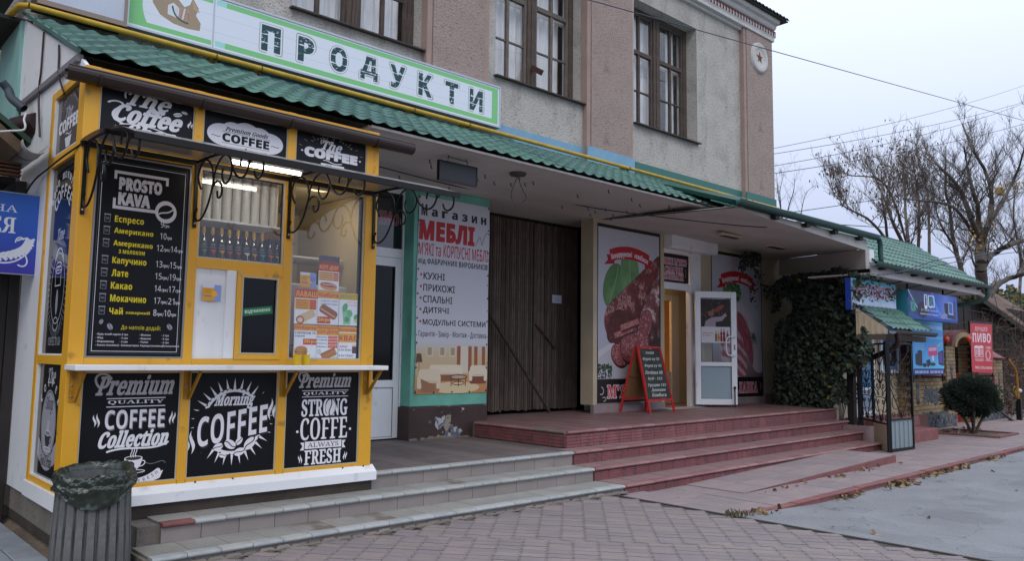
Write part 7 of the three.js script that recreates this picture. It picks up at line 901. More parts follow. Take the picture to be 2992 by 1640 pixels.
  const q0 = onZ(2852, 1166, z + 0.02), q1 = onZ(2911, 1166, z + 0.02), qt = onZ(2911, 1112, z + 0.02); const wc = thing('football_poster', 'poster reading WORLD CUP with rows of white cards under the red beer banner', 'poster'); obj('sheet', frontBoard(q0.x, q1.x, q0.y - 0.1, qt.y, z + 0.03, 0.006), cv(320, 300, (x, w, h) => { box2(x, 0, 0, w, h, '#2b2a30'); box2(x, 240, 0, w, h, '#a82830'); box2(x, 0, 200, w, h, '#8a2028'); sansT(x, 'WORLD CUP 2018', 76, 20, 300, 64, '#d9d3d6'); ell(x, 40, 100, 30, 70, '#8a5a3a'); for (let j = 0; j < 2; j++) for (let i = 0; i < 4; i++) { poly(x, [84 + i * 58, 90 + j * 90, 134 + i * 58, 90 + j * 90, 128 + i * 58, 160 + j * 90, 92 + i * 58, 160 + j * 90], '#cfd2da'); sansT(x, String((i * 3 + j) % 5), 100 + i * 58, 104 + j * 90, 118 + i * 58, 142 + j * 90, '#6a6f80'); } }), wc);
}
// ---------- plants ----------
function leafCloud(parent, name, n, place, size, mats, shape = 1) {
  const g = new THREE.BufferGeometry(); const w = 0.42 * shape;           // a folded leaf
  g.setAttribute('position', new THREE.Float32BufferAttribute([0, 0, 0, w, 0.12, 0.45, 0, 0, 1, 0, 0, 0, 0, 0, 1, -w, 0.12, 0.45], 3)); g.computeVertexNormals(); uvBox(g);
  const im = new THREE.InstancedMesh(g, mats, n), m = new THREE.Matrix4(), q = new THREE.Quaternion(), c = new THREE.Color();
  for (let i = 0; i < n; i++) { const { p, d, col } = place(i); const s = size * rr(0.7, 1.35); q.setFromUnitVectors(V(0, 0, 1), d.normalize()); q.multiply(new THREE.Quaternion().setFromAxisAngle(V(0, 0, 1), rr(0, 6.28))); m.compose(p, q, V(s, s, s)); im.setMatrixAt(i, m); im.setColorAt(i, c.setRGB(...col)); }
  im.name = name; im.userData.kind = 'stuff'; im.castShadow = im.receiveShadow = true; parent.add(im); return im;
}
const leafMat = new THREE.MeshPhysicalMaterial({ color: 0xffffff, roughness: 0.75, transmission: 0.12, thickness: 0, side: THREE.DoubleSide });
function inPoly(x, y, P) { let r = false; for (let i = 0, j = P.length - 1; i < P.length; j = i++) { const [a, b] = P[i], [c, d] = P[j]; if ((b > y) !== (d > y) && x < (c - a) * (y - b) / (d - b) + a) r = !r; } return r; }
M.bark = mottled(0x4a4038, 0x64594e, { per: 0.4, base: 6, grain: 26, bump: 0.006, s: 420 });
{
  const iv = thing('ivy', 'dense dark green climber covering the post and wall at the right end of the platform', 'climber'); srand(101);
  const P = [[2250, 838], [2275, 815], [2310, 802], [2400, 796], [2436, 778], [2470, 786], [2496, 798], [2512, 812], [2506, 850], [2500, 905], [2508, 940], [2524, 975], [2536, 1010], [2518, 1062], [2478, 1078], [2450, 1080], [2438, 1130], [2424, 1188], [2262, 1190], [2258, 1120], [2264, 1040], [2262, 965], [2278, 930], [2310, 915], [2318, 890], [2292, 862], [2262, 862]];
  const zOf = (px) => px > 2512 ? -5.72 : lerp(-8.2, -6.35, clamp((px - 2260) / 240)), pts = [];
  while (pts.length < 15000) { const x = rr(2245, 2590), y = rr(770, 1195); if (!inPoly(x, y, P)) continue; const edge = x > 2480 ? 0.55 : 1; if (rnd() > edge) continue; pts.push(onZ(x, y, zOf(x) + rr(x > 2512 ? -0.05 : -0.42, x > 2512 ? 0.2 : 0.28))); }
  const lumps = []; for (let i = 0; i < 60; i++) lumps.push(pts[(rnd() * pts.length) | 0]);
  leafCloud(iv, 'foliage', pts.length, (i) => { const p = pts[i]; const t = rnd(); const k = rr(0.6, 1.3); return { p, d: V(rr(-1, 0.6), rr(-1.3, 0.3), rr(0, 1.2)), col: t > 0.994 ? [0.3, 0.2, 0.02] : [0.034 * k, 0.055 * k, 0.033 * k] }; }, 0.11, leafMat, 0.85);
  const st = []; for (let i = 0; i < 12; i++) { const a = onZ(rr(2290, 2440), 1186, -7.9), b = onZ(rr(2290, 2460), rr(820, 980), rr(-8.2, -7.4)); const m = a.clone().lerp(b, 0.5).add(V(rr(-0.2, 0.2), 0, rr(-0.2, 0.2))); st.push(tube([V(a.x, 0.5, a.z), m, b], rr(0.006, 0.014), 12, 5)); } obj('stem', st, M.bark, iv);
  const tr = []; const trail = [[[2248, 850], [2225, 830], [2200, 775], [2185, 748], [2172, 742]], [[2200, 775], [2206, 810], [2190, 850], [2196, 885]], [[2172, 742], [2160, 770], [2170, 800]], [[2225, 830], [2240, 860], [2262, 880], [2255, 900]], [[2185, 748], [2205, 742], [2214, 760]], [[2262, 870], [2266, 892], [2250, 905]]];
  const tp = []; for (const L of trail) { const q = L.map(([x, y]) => onZ(x, y, -8.4 + rr(0, 0.15))); tr.push(tube(q, 0.006, 16, 4)); const cu = new THREE.CatmullRomCurve3(q); for (let i = 0; i < 60; i++) tp.push(cu.getPoint(rnd()).add(V(rr(-0.06, 0.06), rr(-0.07, 0.05), rr(-0.03, 0.09)))); }
  for (let i = 0; i < 130; i++) tp.push(onZ(rr(2165, 2212), rr(735, 778), -8.35 + rr(0, 0.12)));
  obj('trailing_stem', tr, M.bark, iv); leafCloud(iv, 'trailing_foliage', tp.length, (i) => ({ p: tp[i], d: V(rr(-1, 1), rr(-1.2, 0.2), rr(0, 1)), col: [0.03, 0.05, 0.03] }), 0.07, leafMat, 0.8);
  const top = []; for (let i = 0; i < 700; i++) { const x = rr(2480, 2625), y = x > 2585 ? rr(835, 880) : rr(800, 880); top.push(onZ(x, lerp(y, 905 + (x - 2520) * 0.2, i % 5 === 0 ? 0.9 : 0), -6.0 + rr(-0.15, 0.15))); }
  leafCloud(iv, 'sprays', 230, (i) => ({ p: top[i], d: V(rr(-1, 1), rr(-1, 0.6), rr(0, 1)), col: [0.05, 0.07, 0.045] }), 0.075, leafMat, 0.6);
  const lo = thing('low_shrub', 'pale low shrub growing between the stairs and the iron fence', 'shrub'); const lp = []; for (let i = 0; i < 500; i++) { const a = rr(0, 6.28), r = Math.sqrt(rnd()) * 0.32; lp.push(onZ(2466 + r * 130 * Math.cos(a), 1180 - Math.abs(rr(0, 80)) * (1 - r), -6.75 + rr(-0.2, 0.2))); } leafCloud(lo, 'foliage', 500, (i) => ({ p: lp[i], d: V(rr(-1, 1), rr(-0.4, 1), rr(0, 1)), col: [0.05, 0.075, 0.05] }), 0.08, leafMat, 0.7); obj('stem', [0, 1, 2, 3, 4].map((i) => { const b = onZ(2450 + i * 9, 1110, -6.75); return tube([V(14.45, 0.1, -6.75), b], 0.008, 1, 5); }), M.bark, lo);
}
{
  const c = onZ(2838, 1165, -5.7), y0 = yPath(c.x), b = thing('yew_bush', 'round dark green clipped bush in the pavement in front of the brick fence', 'bush', null, V(c.x, y0, -5.7)); srand(131);
  obj('trunk', [[0, 0], [-0.12, 0.05], [0.13, -0.04], [0.05, 0.1], [-0.05, -0.09]].map(([x, z]) => tube([V(x * 0.3, -0.02, z * 0.3), V(x, 0.2, z), V(x * 2.2, 0.45, z * 2.2), V(x * 3, 0.7, z * 3)], 0.028, 10, 6)), M.bark, b);
  const cy = c.y - y0, pl = []; for (let i = 0; i < 15000; i++) { const u = rr(-1, 1), a = rr(0, 6.283), s = Math.sqrt(1 - u * u), lump = 0.96 + 0.1 * Math.sin(a * 3 + u * 4) + 0.09 * Math.sin(a * 5 - u * 7), r = Math.pow(rnd(), 0.22) * lump * (u < -0.6 ? 0.8 : 1); pl.push([V(0.5 * r * s * Math.cos(a), cy + 0.42 * r * u, 0.5 * r * s * Math.sin(a)), V(s * Math.cos(a) + rr(-0.5, 0.5), u + rr(-0.3, 0.6), s * Math.sin(a) + rr(-0.5, 0.5)), r]); }
  for (let i = 0; i < 420; i++) { const a = rr(0, 6.283), u = rr(-0.3, 1), s = Math.sqrt(1 - u * u), r = rr(1.0, 1.16); pl.push([V(0.5 * r * s * Math.cos(a), cy + 0.42 * r * u, 0.5 * r * s * Math.sin(a)), V(s * Math.cos(a), u + 0.3, s * Math.sin(a)), r]); }
  leafCloud(b, 'foliage', pl.length, (i) => { const k = rr(0.7, 1.3); return { p: pl[i][0], d: pl[i][1], col: [0.018 * k, 0.036 * k, 0.022 * k] }; }, 0.07, leafMat, 0.36);
  const k = struct('tree_pit'); obj('soil', new THREE.CylinderGeometry(0.55, 0.55, 0.02, 20).translate(c.x, y0 + 0.0, -5.7), M.earth, k); for (let i = 0; i < 4; i++) obj('pit_edge', bx(-0.62, 0.62, -0.04, 0.04, -0.04, 0.04).rotateY(i * Math.PI / 2).translate(c.x + [0, 0.62, 0, -0.62][i], y0 + 0.0, -5.7 + [0.62, 0, -0.62, 0][i]), M.kerb[2], k);
}
// ---------- litter bin ----------
{
  const c = onZ(272, 1500, -6.0), b = thing('litter_bin', 'ribbed grey concrete litter bin lined with a dark green bag by the kiosk corner', 'bin', null, V(c.x, -0.02, -6.0)); srand(140);
  const Hb = 0.66, RB = 0.252, RT = 0.228, n = 22; M.binC = mottled(0x4c4d4d, 0x6a6b6a, { per: 0.7, base: 5, grain: 30, size: 512, bump: 0.003, s: 500, stretch: 0.6, extra: (u, v, q) => { const k = fbm(u, v * 0.3, 8, 4, 505); return k > 0.62 ? q.map((z) => z - (k - 0.62) * 260) : q; } });
  obj('drum', lathe([[0, 0], [RB - 0.018, 0], [RT - 0.018, Hb], [RT - 0.05, Hb], [RB - 0.06, 0.06], [0, 0.06]], 40), M.binC, b);
  for (let i = 0; i < n; i++) { const a = i / n * 6.283, w = 2 * Math.PI * RB / n * 0.84; const wl = w * rr(0.92, 1.04), g = new THREE.BufferGeometry(); const hw = wl / 2, t = 0.024, r0 = RB - t, r1 = RT - t; const B = [V(-hw, 0, r0), V(hw, 0, r0), V(hw * 0.8, 0, r0 + t), V(-hw * 0.8, 0, r0 + t)], Tq = B.map((p) => V(p.x * RT / RB, Hb, p.z - (RB - RT))); const o = obj('rib', hull8([B[3], B[2], B[1], B[0]], [Tq[3], Tq[2], Tq[1], Tq[0]]), M.binC, b); o.rotation.y = a; }
  const bagM = new THREE.MeshPhysicalMaterial({ color: 0x1d2a20, roughness: 0.3, clearcoat: 0.4, clearcoatRoughness: 0.15, side: THREE.DoubleSide });
  const pr = [[0.12, 0.34], [0.185, 0.52], [0.2, 0.63], [0.213, 0.675], [0.232, 0.692], [0.247, 0.676], [0.252, 0.645], [0.246, 0.615], [0.254, 0.59], [0.248, 0.56], [0.252, 0.535]], pc = new THREE.CatmullRomCurve3(pr.map(([r, y]) => V(r, y, 0)));
  obj('bag', grid(300, 90, (u, v) => { const p = pc.getPoint(v), a = u * 6.2832, uu = u * 1; const f = fbm(uu, v * 0.3, 9, 4, 60) - 0.5, f2 = fbm(uu, v * 0.16, 34, 3, 70) - 0.5, k = v > 0.3 ? 1 : 0.5, hem = v > 0.85 ? 0.06 * Math.sin(a * 2 + 1.2) * (v - 0.85) / 0.15 : 0; const r = p.x + (f * 0.045 + f2 * 0.04) * k + 0.004; return V(r * Math.cos(a), p.y + f * 0.05 + f2 * 0.02 + hem - 0.02 * Math.sin(a - 0.6), r * Math.sin(a)); }), bagM, b);
}
// ---------- left edge of the picture ----------
{
  const z = -8.22; M.brownSheet = mottled(0x1f1917, 0x2b2421, { per: 1, base: 4, grain: 8, s: 510, rough: 0.5, bump: 0 });
  const g = thing('brown_gate', 'dark brown metal gate to the left of the kiosk below the blue sign', 'gate'); obj('sheet', bx(-3, 1.47, 0.03, 3.0, z - 0.04, z), M.brownSheet, g); for (let i = 0; i < 9; i++) obj('rib', bx(1.36 - i * 0.3, 1.42 - i * 0.3, 0.04, 2.99, z, z + 0.02), M.brownSheet, g); obj('post', rbx(1.475, 1.555, -0.02, 3.0, z - 0.05, z + 0.03, 0.006), M.brownSheet, g);
  const zs = -7.72, tr = onZ(130, 576, zs), br = onZ(112, 811, zs), s = thing('blue_sign', 'blue sign with pale letters and a leafy corner ornament at the left edge', 'sign'); const x1 = (tr.x + br.x) / 2 - 0.004, y1 = tr.y + 0.0, y0 = br.y + 0.02, W = 1.5;
  obj('face', frontBoard(x1 - W, x1, y0, y1, zs, 0.03), cv(1000, 460, (x, w, h) => { const q = x.createLinearGradient(0, 0, 0, h); q.addColorStop(0, '#2a63bb'); q.addColorStop(0.5, '#2451b0'); q.addColorStop(1, '#352f9a'); x.fillStyle = q; x.fillRect(0, 0, w, h); const c = '#d3d8e2'; slabT(x, 'ПОДІЛЬНА', 440, 70, 880, 122, c, { font: '100px serif' }); slabT(x, 'АЛЕЯ', 600, 140, 876, 232, c); for (let i = 0; i < 12; i++) { const t = i / 11, px = 940 - t * 190 + 40 * Math.sin(t * 3), py = 250 + t * 150 - 60 * t * t + 30; x.save(); x.translate(px, py); x.rotate(0.9 + t * 1.4); ell(x, 0, -20, 9, 24, c); ell(x, 16, -6, 8, 18, c, 0.9); ell(x, -16, -6, 8, 18, c, -0.9); x.restore(); } curve(x, [890, 270, 960, 220, 980, 300, 930, 350, 880, 410, 820, 420, 700, 380], 9, c); curve(x, [930, 350, 960, 400, 930, 430, 900, 410], 8, c); curve(x, [880, 280, 880, 250, 910, 240, 916, 262], 7, c); }), s);
  obj('rim', ringFront(x1 - W - 0.01, x1 + 0.004, y0 - 0.008, y1 + 0.008, zs + 0.003, 0.008, 0.036), plain(0x9da3aa, 0.4, { metalness: 0.5 }), s);
  // timber eave with a green verge and a white half gutter
  const e = thing('timber_eave', 'dark timber eave with a green edge board at the left edge of the picture', 'roof'), ze = -7.35; const A = onZ(-90, 270, ze), B = onZ(92, 422, ze), dy = -0.11;
  obj('verge_board', hull8([A, B, B.clone().add(V(0, 0.05, 0)), A.clone().add(V(0, 0.05, 0))].map((p) => p.clone().add(V(0, 0, 0))), [A, B, B.clone().add(V(0, 0.05, 0)), A.clone().add(V(0, 0.05, 0))].map((p) => p.clone().add(V(0, 0, -1.2)))), plain(0x24402c, 0.5, { side: THREE.DoubleSide }), e);
  obj('rafter', hull8([A.clone().add(V(0, dy, -0.03)), B.clone().add(V(-0.08, dy * 0.7, -0.03)), B.clone().add(V(-0.04, -0.003, -0.03)), A.clone().add(V(0, -0.003, -0.03))], [A.clone().add(V(0, dy, -1.1)), B.clone().add(V(-0.08, dy * 0.7, -1.1)), B.clone().add(V(-0.04, -0.003, -1.1)), A.clone().add(V(0, -0.003, -1.1))]), mottled(0x5d4a38, 0x7b6750, { per: 0.5, base: 6, grain: 20, s: 515 }), e);
  const q0 = onZ(-40, 540, ze - 0.2), q1 = onZ(72, 520, ze - 0.2); for (let i = 0; i < 4; i++) { const y = lerp(q1.y, B.y - 0.12, i / 4); obj('board', rbx(A.x, q1.x - 0.02, y + 0.005, y + (B.y - 0.12 - q1.y) / 4 - 0.006, ze - 0.26, ze - 0.2, 0.004), mottled(0x3c2216, 0x55331f, { per: 0.5, base: 6, grain: 16, s: 518 + i }), e); }
  obj('soffit', bx(A.x, q1.x - 0.05, q1.y - 0.03, q1.y - 0.002, ze - 0.9, ze - 0.25), plain(0x1b1512, 0.9), e);
  const gc = onZ(112, 432, -7.3), wg = thing('white_gutter', 'short white half-round gutter ending beside the kiosk wall', 'gutter', null, V(gc.x - 0.01, gc.y + 0.05, -7.3)); obj('trough', [halfPipe(0.1, 1.2).rotateY(Math.PI / 2)].map((q) => q), plain(0xb9bcb8, 0.5, { side: THREE.DoubleSide }), wg); obj('joint', halfPipe(0.104, 0.03, 0.003).rotateY(Math.PI / 2).translate(0, 0, -0.3), plain(0x8d8f8c, 0.5, { side: THREE.DoubleSide }), wg);
  // back wall of the canopy and things above it
  const tw = thing('teal_wall', 'pale teal wall end behind the white gable siding at the upper left', 'wall'); obj('wall', hull8([V(1.53, 3.2, -8.84), V(1.57, 3.2, -8.84), V(1.57, 3.2, -9.8), V(1.53, 3.2, -9.8)], [V(1.53, 4.72, -8.84), V(1.57, 4.72, -8.84), V(1.57, 4.72, -9.8), V(1.53, 4.72, -9.8)]), mottled(0x78aca8, 0x8cbcb6, { per: 1, base: 4, grain: 8, s: 522, bump: 0.001 }), tw); obj('eave_board', bx(1.2, 1.64, 4.722, 4.76, -9.9, -8.9), M.seal, tw);
  one('neighbour_wall', bx(-6, 1.5, -0.2, 9, -11, -10.6), M.wallPink, 'pinkish rough wall of the neighbouring house at the far upper left', 'wall');
  const eb = thing('grey_eave', 'grey-green boxed eave with a white edge in the upper left corner', 'eave'); obj('soffit', bx(0.7, 1.52, 5.06, 5.12, -9.9, -8.98), plain(0x4e6866, 0.7), eb); obj('edge', bx(0.67, 0.695, 5.04, 5.5, -9.9, -8.97), M.white, eb); obj('front', bx(0.7, 1.52, 5.122, 5.4, -9.02, -8.98), plain(0x6a8d88, 0.7), eb);
  const hs = ['brown_cable', 'dark brown cable stapled down the white gable siding, the left one']; const xc = 1.545, PX_ = (px, py) => onX(px, py, xc);
  one('brown_cable', tube([PX_(130, 94), PX_(126, 150), PX_(121, 215), PX_(117, 245), PX_(115, 300), PX_(118, 400)], 0.009, 40, 6), plain(0x2d1512, 0.5), 'dark brown cable down the white gable siding, the left of two', 'cable');
  one('brown_cable', tube([PX_(174, 132), PX_(174, 170), PX_(173, 210), PX_(180, 245), PX_(190, 275)], 0.009, 40, 6), plain(0x2d1512, 0.5), 'dark brown cable down the white gable siding, the right of two', 'cable');
  one('grey_hose', tube([onZ(8, 240, -8.4), onZ(26, 262, -8.4), onZ(34, 285, -8.35), onZ(50, 300, -8.3), onZ(72, 318, -8.25)], 0.04, 40, 8), plain(0x39434c, 0.6), 'grey corrugated hose looping beside the pale teal wall', 'hose');
  one('white_conduit', tube([onZ(-20, 386, -7.3), onZ(30, 383, -7.3), onZ(72, 379, -7.3), onZ(76, 370, -7.3), onZ(72, 350, -7.35), onZ(78, 332, -7.4)], 0.009, 40, 6), plain(0xc9cccc, 0.5), 'thin white conduit bending in front of the timber eave', 'conduit');
  one('black_cable', tube([V(1.57, 3.03, -6.5), onX(190, 455, 1.54), onX(140, 495, 1.54), onX(100, 530, 1.52), onZ(60, 590, -8.0)], 0.008, 40, 6), plain(0x17140f, 0.6), 'black cable sagging from the awning along the kiosk side', 'cable');
  one('maroon_roll', [rod(onZ(48, 372, -8.3), onZ(112, 358, -8.1), 0.09, 14), rod(onZ(70, 395, -8.3), onZ(112, 372, -8.1), 0.07, 14)], plain(0x2b1115, 0.6), 'dark maroon roll lying above the timber eave by the cable', 'roll');
}
// ---------- shed and thicket at the far right ----------
{
  const z = -8.6; M.shedWood = mottled(0x1e1a18, 0x332c28, { per: 0.8, base: 6, grain: 16, stretch: 0.2, s: 530 });
  const s = thing('timber_shed', 'dark timber shed with a rusty sloping roof behind the brick fence', 'shed'); const x0 = onZ(2752, 900, z).x;
  obj('core', bx(x0, 60, -0.3, 3.4, z - 3, z - 0.05), M.shedWood, s); srand(150); for (let i = 0; i < 60; i++) obj('plank', rbx(x0 + i * 0.26 + 0.01, x0 + (i + 1) * 0.26 - 0.01, -0.2, 3.35, z - 0.05, z + rr(-0.02, 0.01), 0.01), M.shedWood, s);
  const a = onZ(2860, 866, z + 0.3), b = onZ(3060, 1010, z + 0.3), a2 = onZ(2885, 850, z - 2), b2 = onZ(3060, 955, z - 2); obj('roof', hull8([a, b, b2, a2], [a, b, b2, a2].map((p) => p.clone().add(V(0, 0.09, 0)))), mottled(0x5f4238, 0x84685a, { per: 1, base: 6, grain: 20, s: 534 }), s);
  obj('fascia', bar(a.clone().add(V(0, -0.08, 0.02)), b.clone().add(V(0, -0.08, 0.02)), 0.06, 0.16), M.shedWood, s);
  structMesh('far_ground', hull8([V(17, -0.5, -40), V(400, -0.5, -40), V(400, -0.5, -9), V(17, -0.5, -9)].reverse(), [V(17, 0.1, -40), V(400, 0.1, -40), V(400, 0.1, -9), V(17, 0.1, -9)].reverse()), M.earth);
  const th = thing('bramble_thicket', 'tangled dry brown brambles with a few yellow leaves before the dark shed', 'thicket'); const tw = []; srand(160);
  for (let i = 0; i < 900; i++) { const p = onZ(rr(2935, 3080), rr(1020, 1240), -7.4 + rr(-0.5, 0.9)); const d = V(rr(-1, 1), rr(-0.9, 0.7), rr(-0.6, 0.6)).normalize().multiplyScalar(rr(0.3, 0.9)); tw.push(tube([p, p.clone().addScaledVector(d, 0.5).add(V(0, rr(-0.05, 0.12), 0)), p.clone().add(d)], rr(0.004, 0.011), 4, 3)); }
  for (let i = 0; i < 260; i++) { const p = onZ(rr(2850, 3000), rr(900, 1050), -8.2 + rr(-0.1, 0.5)); const d = V(rr(-1, 1), rr(-0.9, 0.3), rr(-0.6, 0.6)).normalize().multiplyScalar(rr(0.3, 1)); tw.push(tube([p, p.clone().addScaledVector(d, 0.5), p.clone().add(d)], rr(0.004, 0.01), 3, 3)); }
  obj('stem', tw, plain(0x4a3c35, 0.9), th); const lp = []; for (let i = 0; i < 1500; i++) { lp.push(i < 1440 ? onZ(rr(2930, 3080), rr(1050, 1242), -7.2 + rr(-0.5, 1)) : onZ(2962 + rr(-10, 14), 1142 + rr(-14, 14), -6.9 + rr(-0.2, 0.2))); }
  leafCloud(th, 'foliage', lp.length, (i) => ({ p: lp[i], d: V(rr(-1, 1), rr(-1, 1), rr(0, 1)), col: i < 1440 ? [0.085, 0.05, 0.03] : [0.5, 0.36, 0.02] }), 0.08, leafMat, 0.8);
  const gp = thing('gas_riser', 'rusty yellow gas pipe rising from a dark post in front of the thicket', 'pipe'), zz = -6.2; obj('pipe', tube([onZ(2942, 1048, zz), onZ(2966, 1085, zz), onZ(2971, 1120, zz), onZ(2974, 1168, zz)], 0.028, 24, 8), mottled(0x8a5a1e, 0xa87326, { per: 0.4, grain: 16, s: 540 }), gp); const b0 = onZ(2978, 1238, zz); obj('post', rbx(b0.x - 0.06, b0.x + 0.06, b0.y - 0.05, onZ(2978, 1165, zz).y, zz - 0.06, zz + 0.06, 0.01), M.iron, gp); obj('valve', new THREE.SphereGeometry(0.05, 10, 8).translate(onZ(2973, 1142, zz).x, onZ(2973, 1142, zz).y, zz + 0.04), M.plasterWhite, gp);
  one('leaning_board', bar(onZ(2925, 1205, -6.4), onZ(2965, 1236, -6.2), 0.1, 0.03), plain(0x5b5856, 0.9), 'grey board leaning at the foot of the brick fence end', 'board');
  one('leaning_board', bar(onZ(2965, 1210, -6.9), onZ(2940, 1120, -7.2), 0.09, 0.03), plain(0x4b4846, 0.9), 'grey board standing aslant in the brambles', 'board');
}
// ---------- bare trees ----------
function growTree(name, label, category, limbs, { z, twig = 1, len = 1, bark = M.bark, keys = 0, keyCol = [0.10, 0.065, 0.04], leaves, group, s = 1, dens = 1, spread = 0.5 }) {
  srand(s * 977 + 5); const T = thing(name, label, category, group), P = { trunk: [], branch: [], twig: [] }, tips = [];
  const seg = (a, b, r0, r1, k, where) => where.push(rod(a, b, r0, k, r1));
  const grow = (p, d, L, r, lev) => {
    const n = lev === 0 ? 4 : 3; let q = p.clone(), dir = d.clone();
    for (let i = 0; i < n; i++) { const e = q.clone().addScaledVector(dir, L / n), r1 = r * (1 - 0.24 * (i + 1)); seg(q, e, Math.max(0.004, r * (1 - 0.24 * i)), Math.max(r1, r * 0.2, 0.0035), lev === 0 ? 4 : 3, lev === 0 ? P.branch : P.twig);
      q = e; dir.add(V(rr(-0.25, 0.25), rr(-0.05, 0.28), rr(-0.25, 0.25))).normalize();
      if (lev < 2) { const m = lev === 0 ? 3 : 2; for (let k = 0; k < m; k++) if (rnd() < 0.85 * dens) { const nd = dir.clone().add(V(rr(-0.9, 0.9), rr(-0.1, 0.7), rr(-0.9, 0.9))).normalize(); grow(q, nd, L * rr(0.3, 0.62), r * 0.38, lev + 1); } } }
    tips.push(q);
  };
  for (const { pts, r, sub = 9, main } of limbs) {
    const c = new THREE.CatmullRomCurve3(pts.map(([x, y], i) => onZ(x, y, z + (i ? rr(-0.45, 0.45) * spread * i : 0)))), n = pts.length * 3; let prev = c.getPoint(0);
    for (let i = 1; i <= n; i++) { const p = c.getPoint(i / n).add(V(rr(-1, 1), rr(-1, 1), rr(-1, 1)).multiplyScalar(r[0] * 0.12)); seg(prev, p, lerp(r[0], r[1], (i - 1) / n), lerp(r[0], r[1], i / n), 7, main ? P.trunk : P.branch); prev = p; }
    const total = c.getLength();
    for (let i = 0; i < sub; i++) { const t = lerp(main ? 0.55 : 0.12, 1, (i + rnd()) / sub), p = c.getPoint(t), tg = c.getTangent(t), d = tg.clone().multiplyScalar(0.75).add(V(rr(-0.8, 0.8), rr(-0.1, 0.55), rr(-0.7, 0.7))).normalize(); grow(p, d, len * rr(0.6, 1.25) * (1.15 - 0.5 * t), Math.min(0.028, lerp(r[0], r[1], t) * 0.38), 0); }
  }
  if (P.trunk.length) obj('trunk', P.trunk, bark, T); obj('limb', P.branch, bark, T); stuff(obj('twigs', P.twig, bark, T));
  if (keys) { const kp = []; for (let i = 0; i < keys; i++) { const t = tips[(rnd() * tips.length) | 0]; kp.push(t.clone().add(V(rr(-0.12, 0.12), rr(-0.2, 0.02), rr(-0.12, 0.12)))); } leafCloud(T, 'seed_keys', keys, (i) => ({ p: kp[i], d: V(rr(-0.4, 0.4), -1, rr(-0.4, 0.4)), col: keyCol }), 0.13, leafMat, 0.5); }
  if (leaves) { const lp = []; for (let i = 0; i < leaves.n; i++) lp.push(onZ(leaves.x + rr(-1, 1) * leaves.r, leaves.y + rr(-1, 1) * leaves.r, z + rr(-0.5, 0.5))); leafCloud(T, 'yellow_leaves', leaves.n, (i) => ({ p: lp[i], d: V(rr(-1, 1), rr(-1, 1), rr(-1, 1)), col: rnd() < 0.7 ? [0.42, 0.27, 0.03] : [0.3, 0.14, 0.03] }), 0.11, leafMat, 0.8); }
  return T;
}
M.barkPale = mottled(0x5b514a, 0x776c63, { per: 0.5, base: 6, grain: 26, bump: 0.01, s: 425 });
M.barkDark = mottled(0x453c37, 0x5e544d, { per: 0.5, base: 6, grain: 26, bump: 0.01, s: 424 });
growTree('bare_tree', 'large bare tree with a thick dark trunk rising behind the red banner', 'tree', [
  { pts: [[2872, 1010], [2868, 880], [2864, 770], [2866, 703]], r: [0.2, 0.165], sub: 2, main: true },
  { pts: [[2862, 705], [2852, 680], [2837, 640], [2812, 574], [2790, 536], [2752, 497], [2705, 446]], r: [0.11, 0.03], sub: 15 },
  { pts: [[2864, 705], [2858, 650], [2856, 604], [2846, 574], [2833, 523], [2822, 470], [2815, 430]], r: [0.1, 0.025], sub: 14 },
  { pts: [[2868, 703], [2882, 665], [2897, 599], [2893, 553], [2876, 497], [2842, 442], [2818, 385], [2808, 360]], r: [0.11, 0.02], sub: 18 },
  { pts: [[2890, 650], [2931, 582], [2961, 523], [2986, 455], [2999, 400]], r: [0.08, 0.02], sub: 14 },
  { pts: [[2867, 785], [2880, 762], [2904, 741], [2942, 719], [2992, 703], [3060, 690]], r: [0.12, 0.07], sub: 14 },
  { pts: [[2850, 950], [2868, 900], [2890, 862], [2920, 827], [2958, 811], [3010, 795]], r: [0.14, 0.08], sub: 10 },
  { pts: [[2848, 690], [2795, 616], [2752, 595], [2690, 586], [2646, 582]], r: [0.06, 0.02], sub: 12 },
  { pts: [[2861, 800], [2840, 760], [2830, 720], [2790, 690]], r: [0.04, 0.015], sub: 6 }], { z: -8.9, len: 1.35, bark: M.barkDark, s: 3, leaves: { n: 110, x: 2868, y: 690, r: 44 } });
growTree('bare_tree', 'bare tree hung with brown seed clusters behind the ridge of the green roof', 'tree', [
  { pts: [[2652, 800], [2652, 714], [2644, 616], [2642, 531], [2633, 470]], r: [0.09, 0.02], sub: 16 }, { pts: [[2650, 740], [2604, 642], [2582, 582], [2544, 493]], r: [0.08, 0.02], sub: 14 }, { pts: [[2594, 720], [2584, 629], [2574, 565], [2594, 490]], r: [0.06, 0.02], sub: 11 }, { pts: [[2596, 710], [2531, 638], [2472, 608], [2451, 582]], r: [0.06, 0.015], sub: 12 }, { pts: [[2680, 780], [2684, 616], [2676, 540], [2663, 450]], r: [0.075, 0.016], sub: 15 }, { pts: [[2714, 780], [2712, 625], [2706, 548], [2690, 485]], r: [0.07, 0.016], sub: 12 }, { pts: [[2650, 720], [2608, 582], [2565, 523], [2497, 514], [2459, 519]], r: [0.05, 0.015], sub: 13 }], { z: -12.5, len: 1.55, keys: 1300, s: 5, spread: 0.8, bark: M.barkPale });
growTree('bare_tree', 'slim bare tree standing between the seed-hung tree and the large bare tree', 'tree', [{ pts: [[2815, 850], [2808, 790], [2786, 718], [2774, 616], [2760, 550], [2764, 480]], r: [0.12, 0.02], sub: 16 }, { pts: [[2786, 718], [2750, 660], [2730, 600]], r: [0.05, 0.015], sub: 10 }, { pts: [[2800, 770], [2830, 720], [2842, 660]], r: [0.04, 0.012], sub: 8 }], { z: -11, len: 1.4, s: 7, bark: M.barkPale });
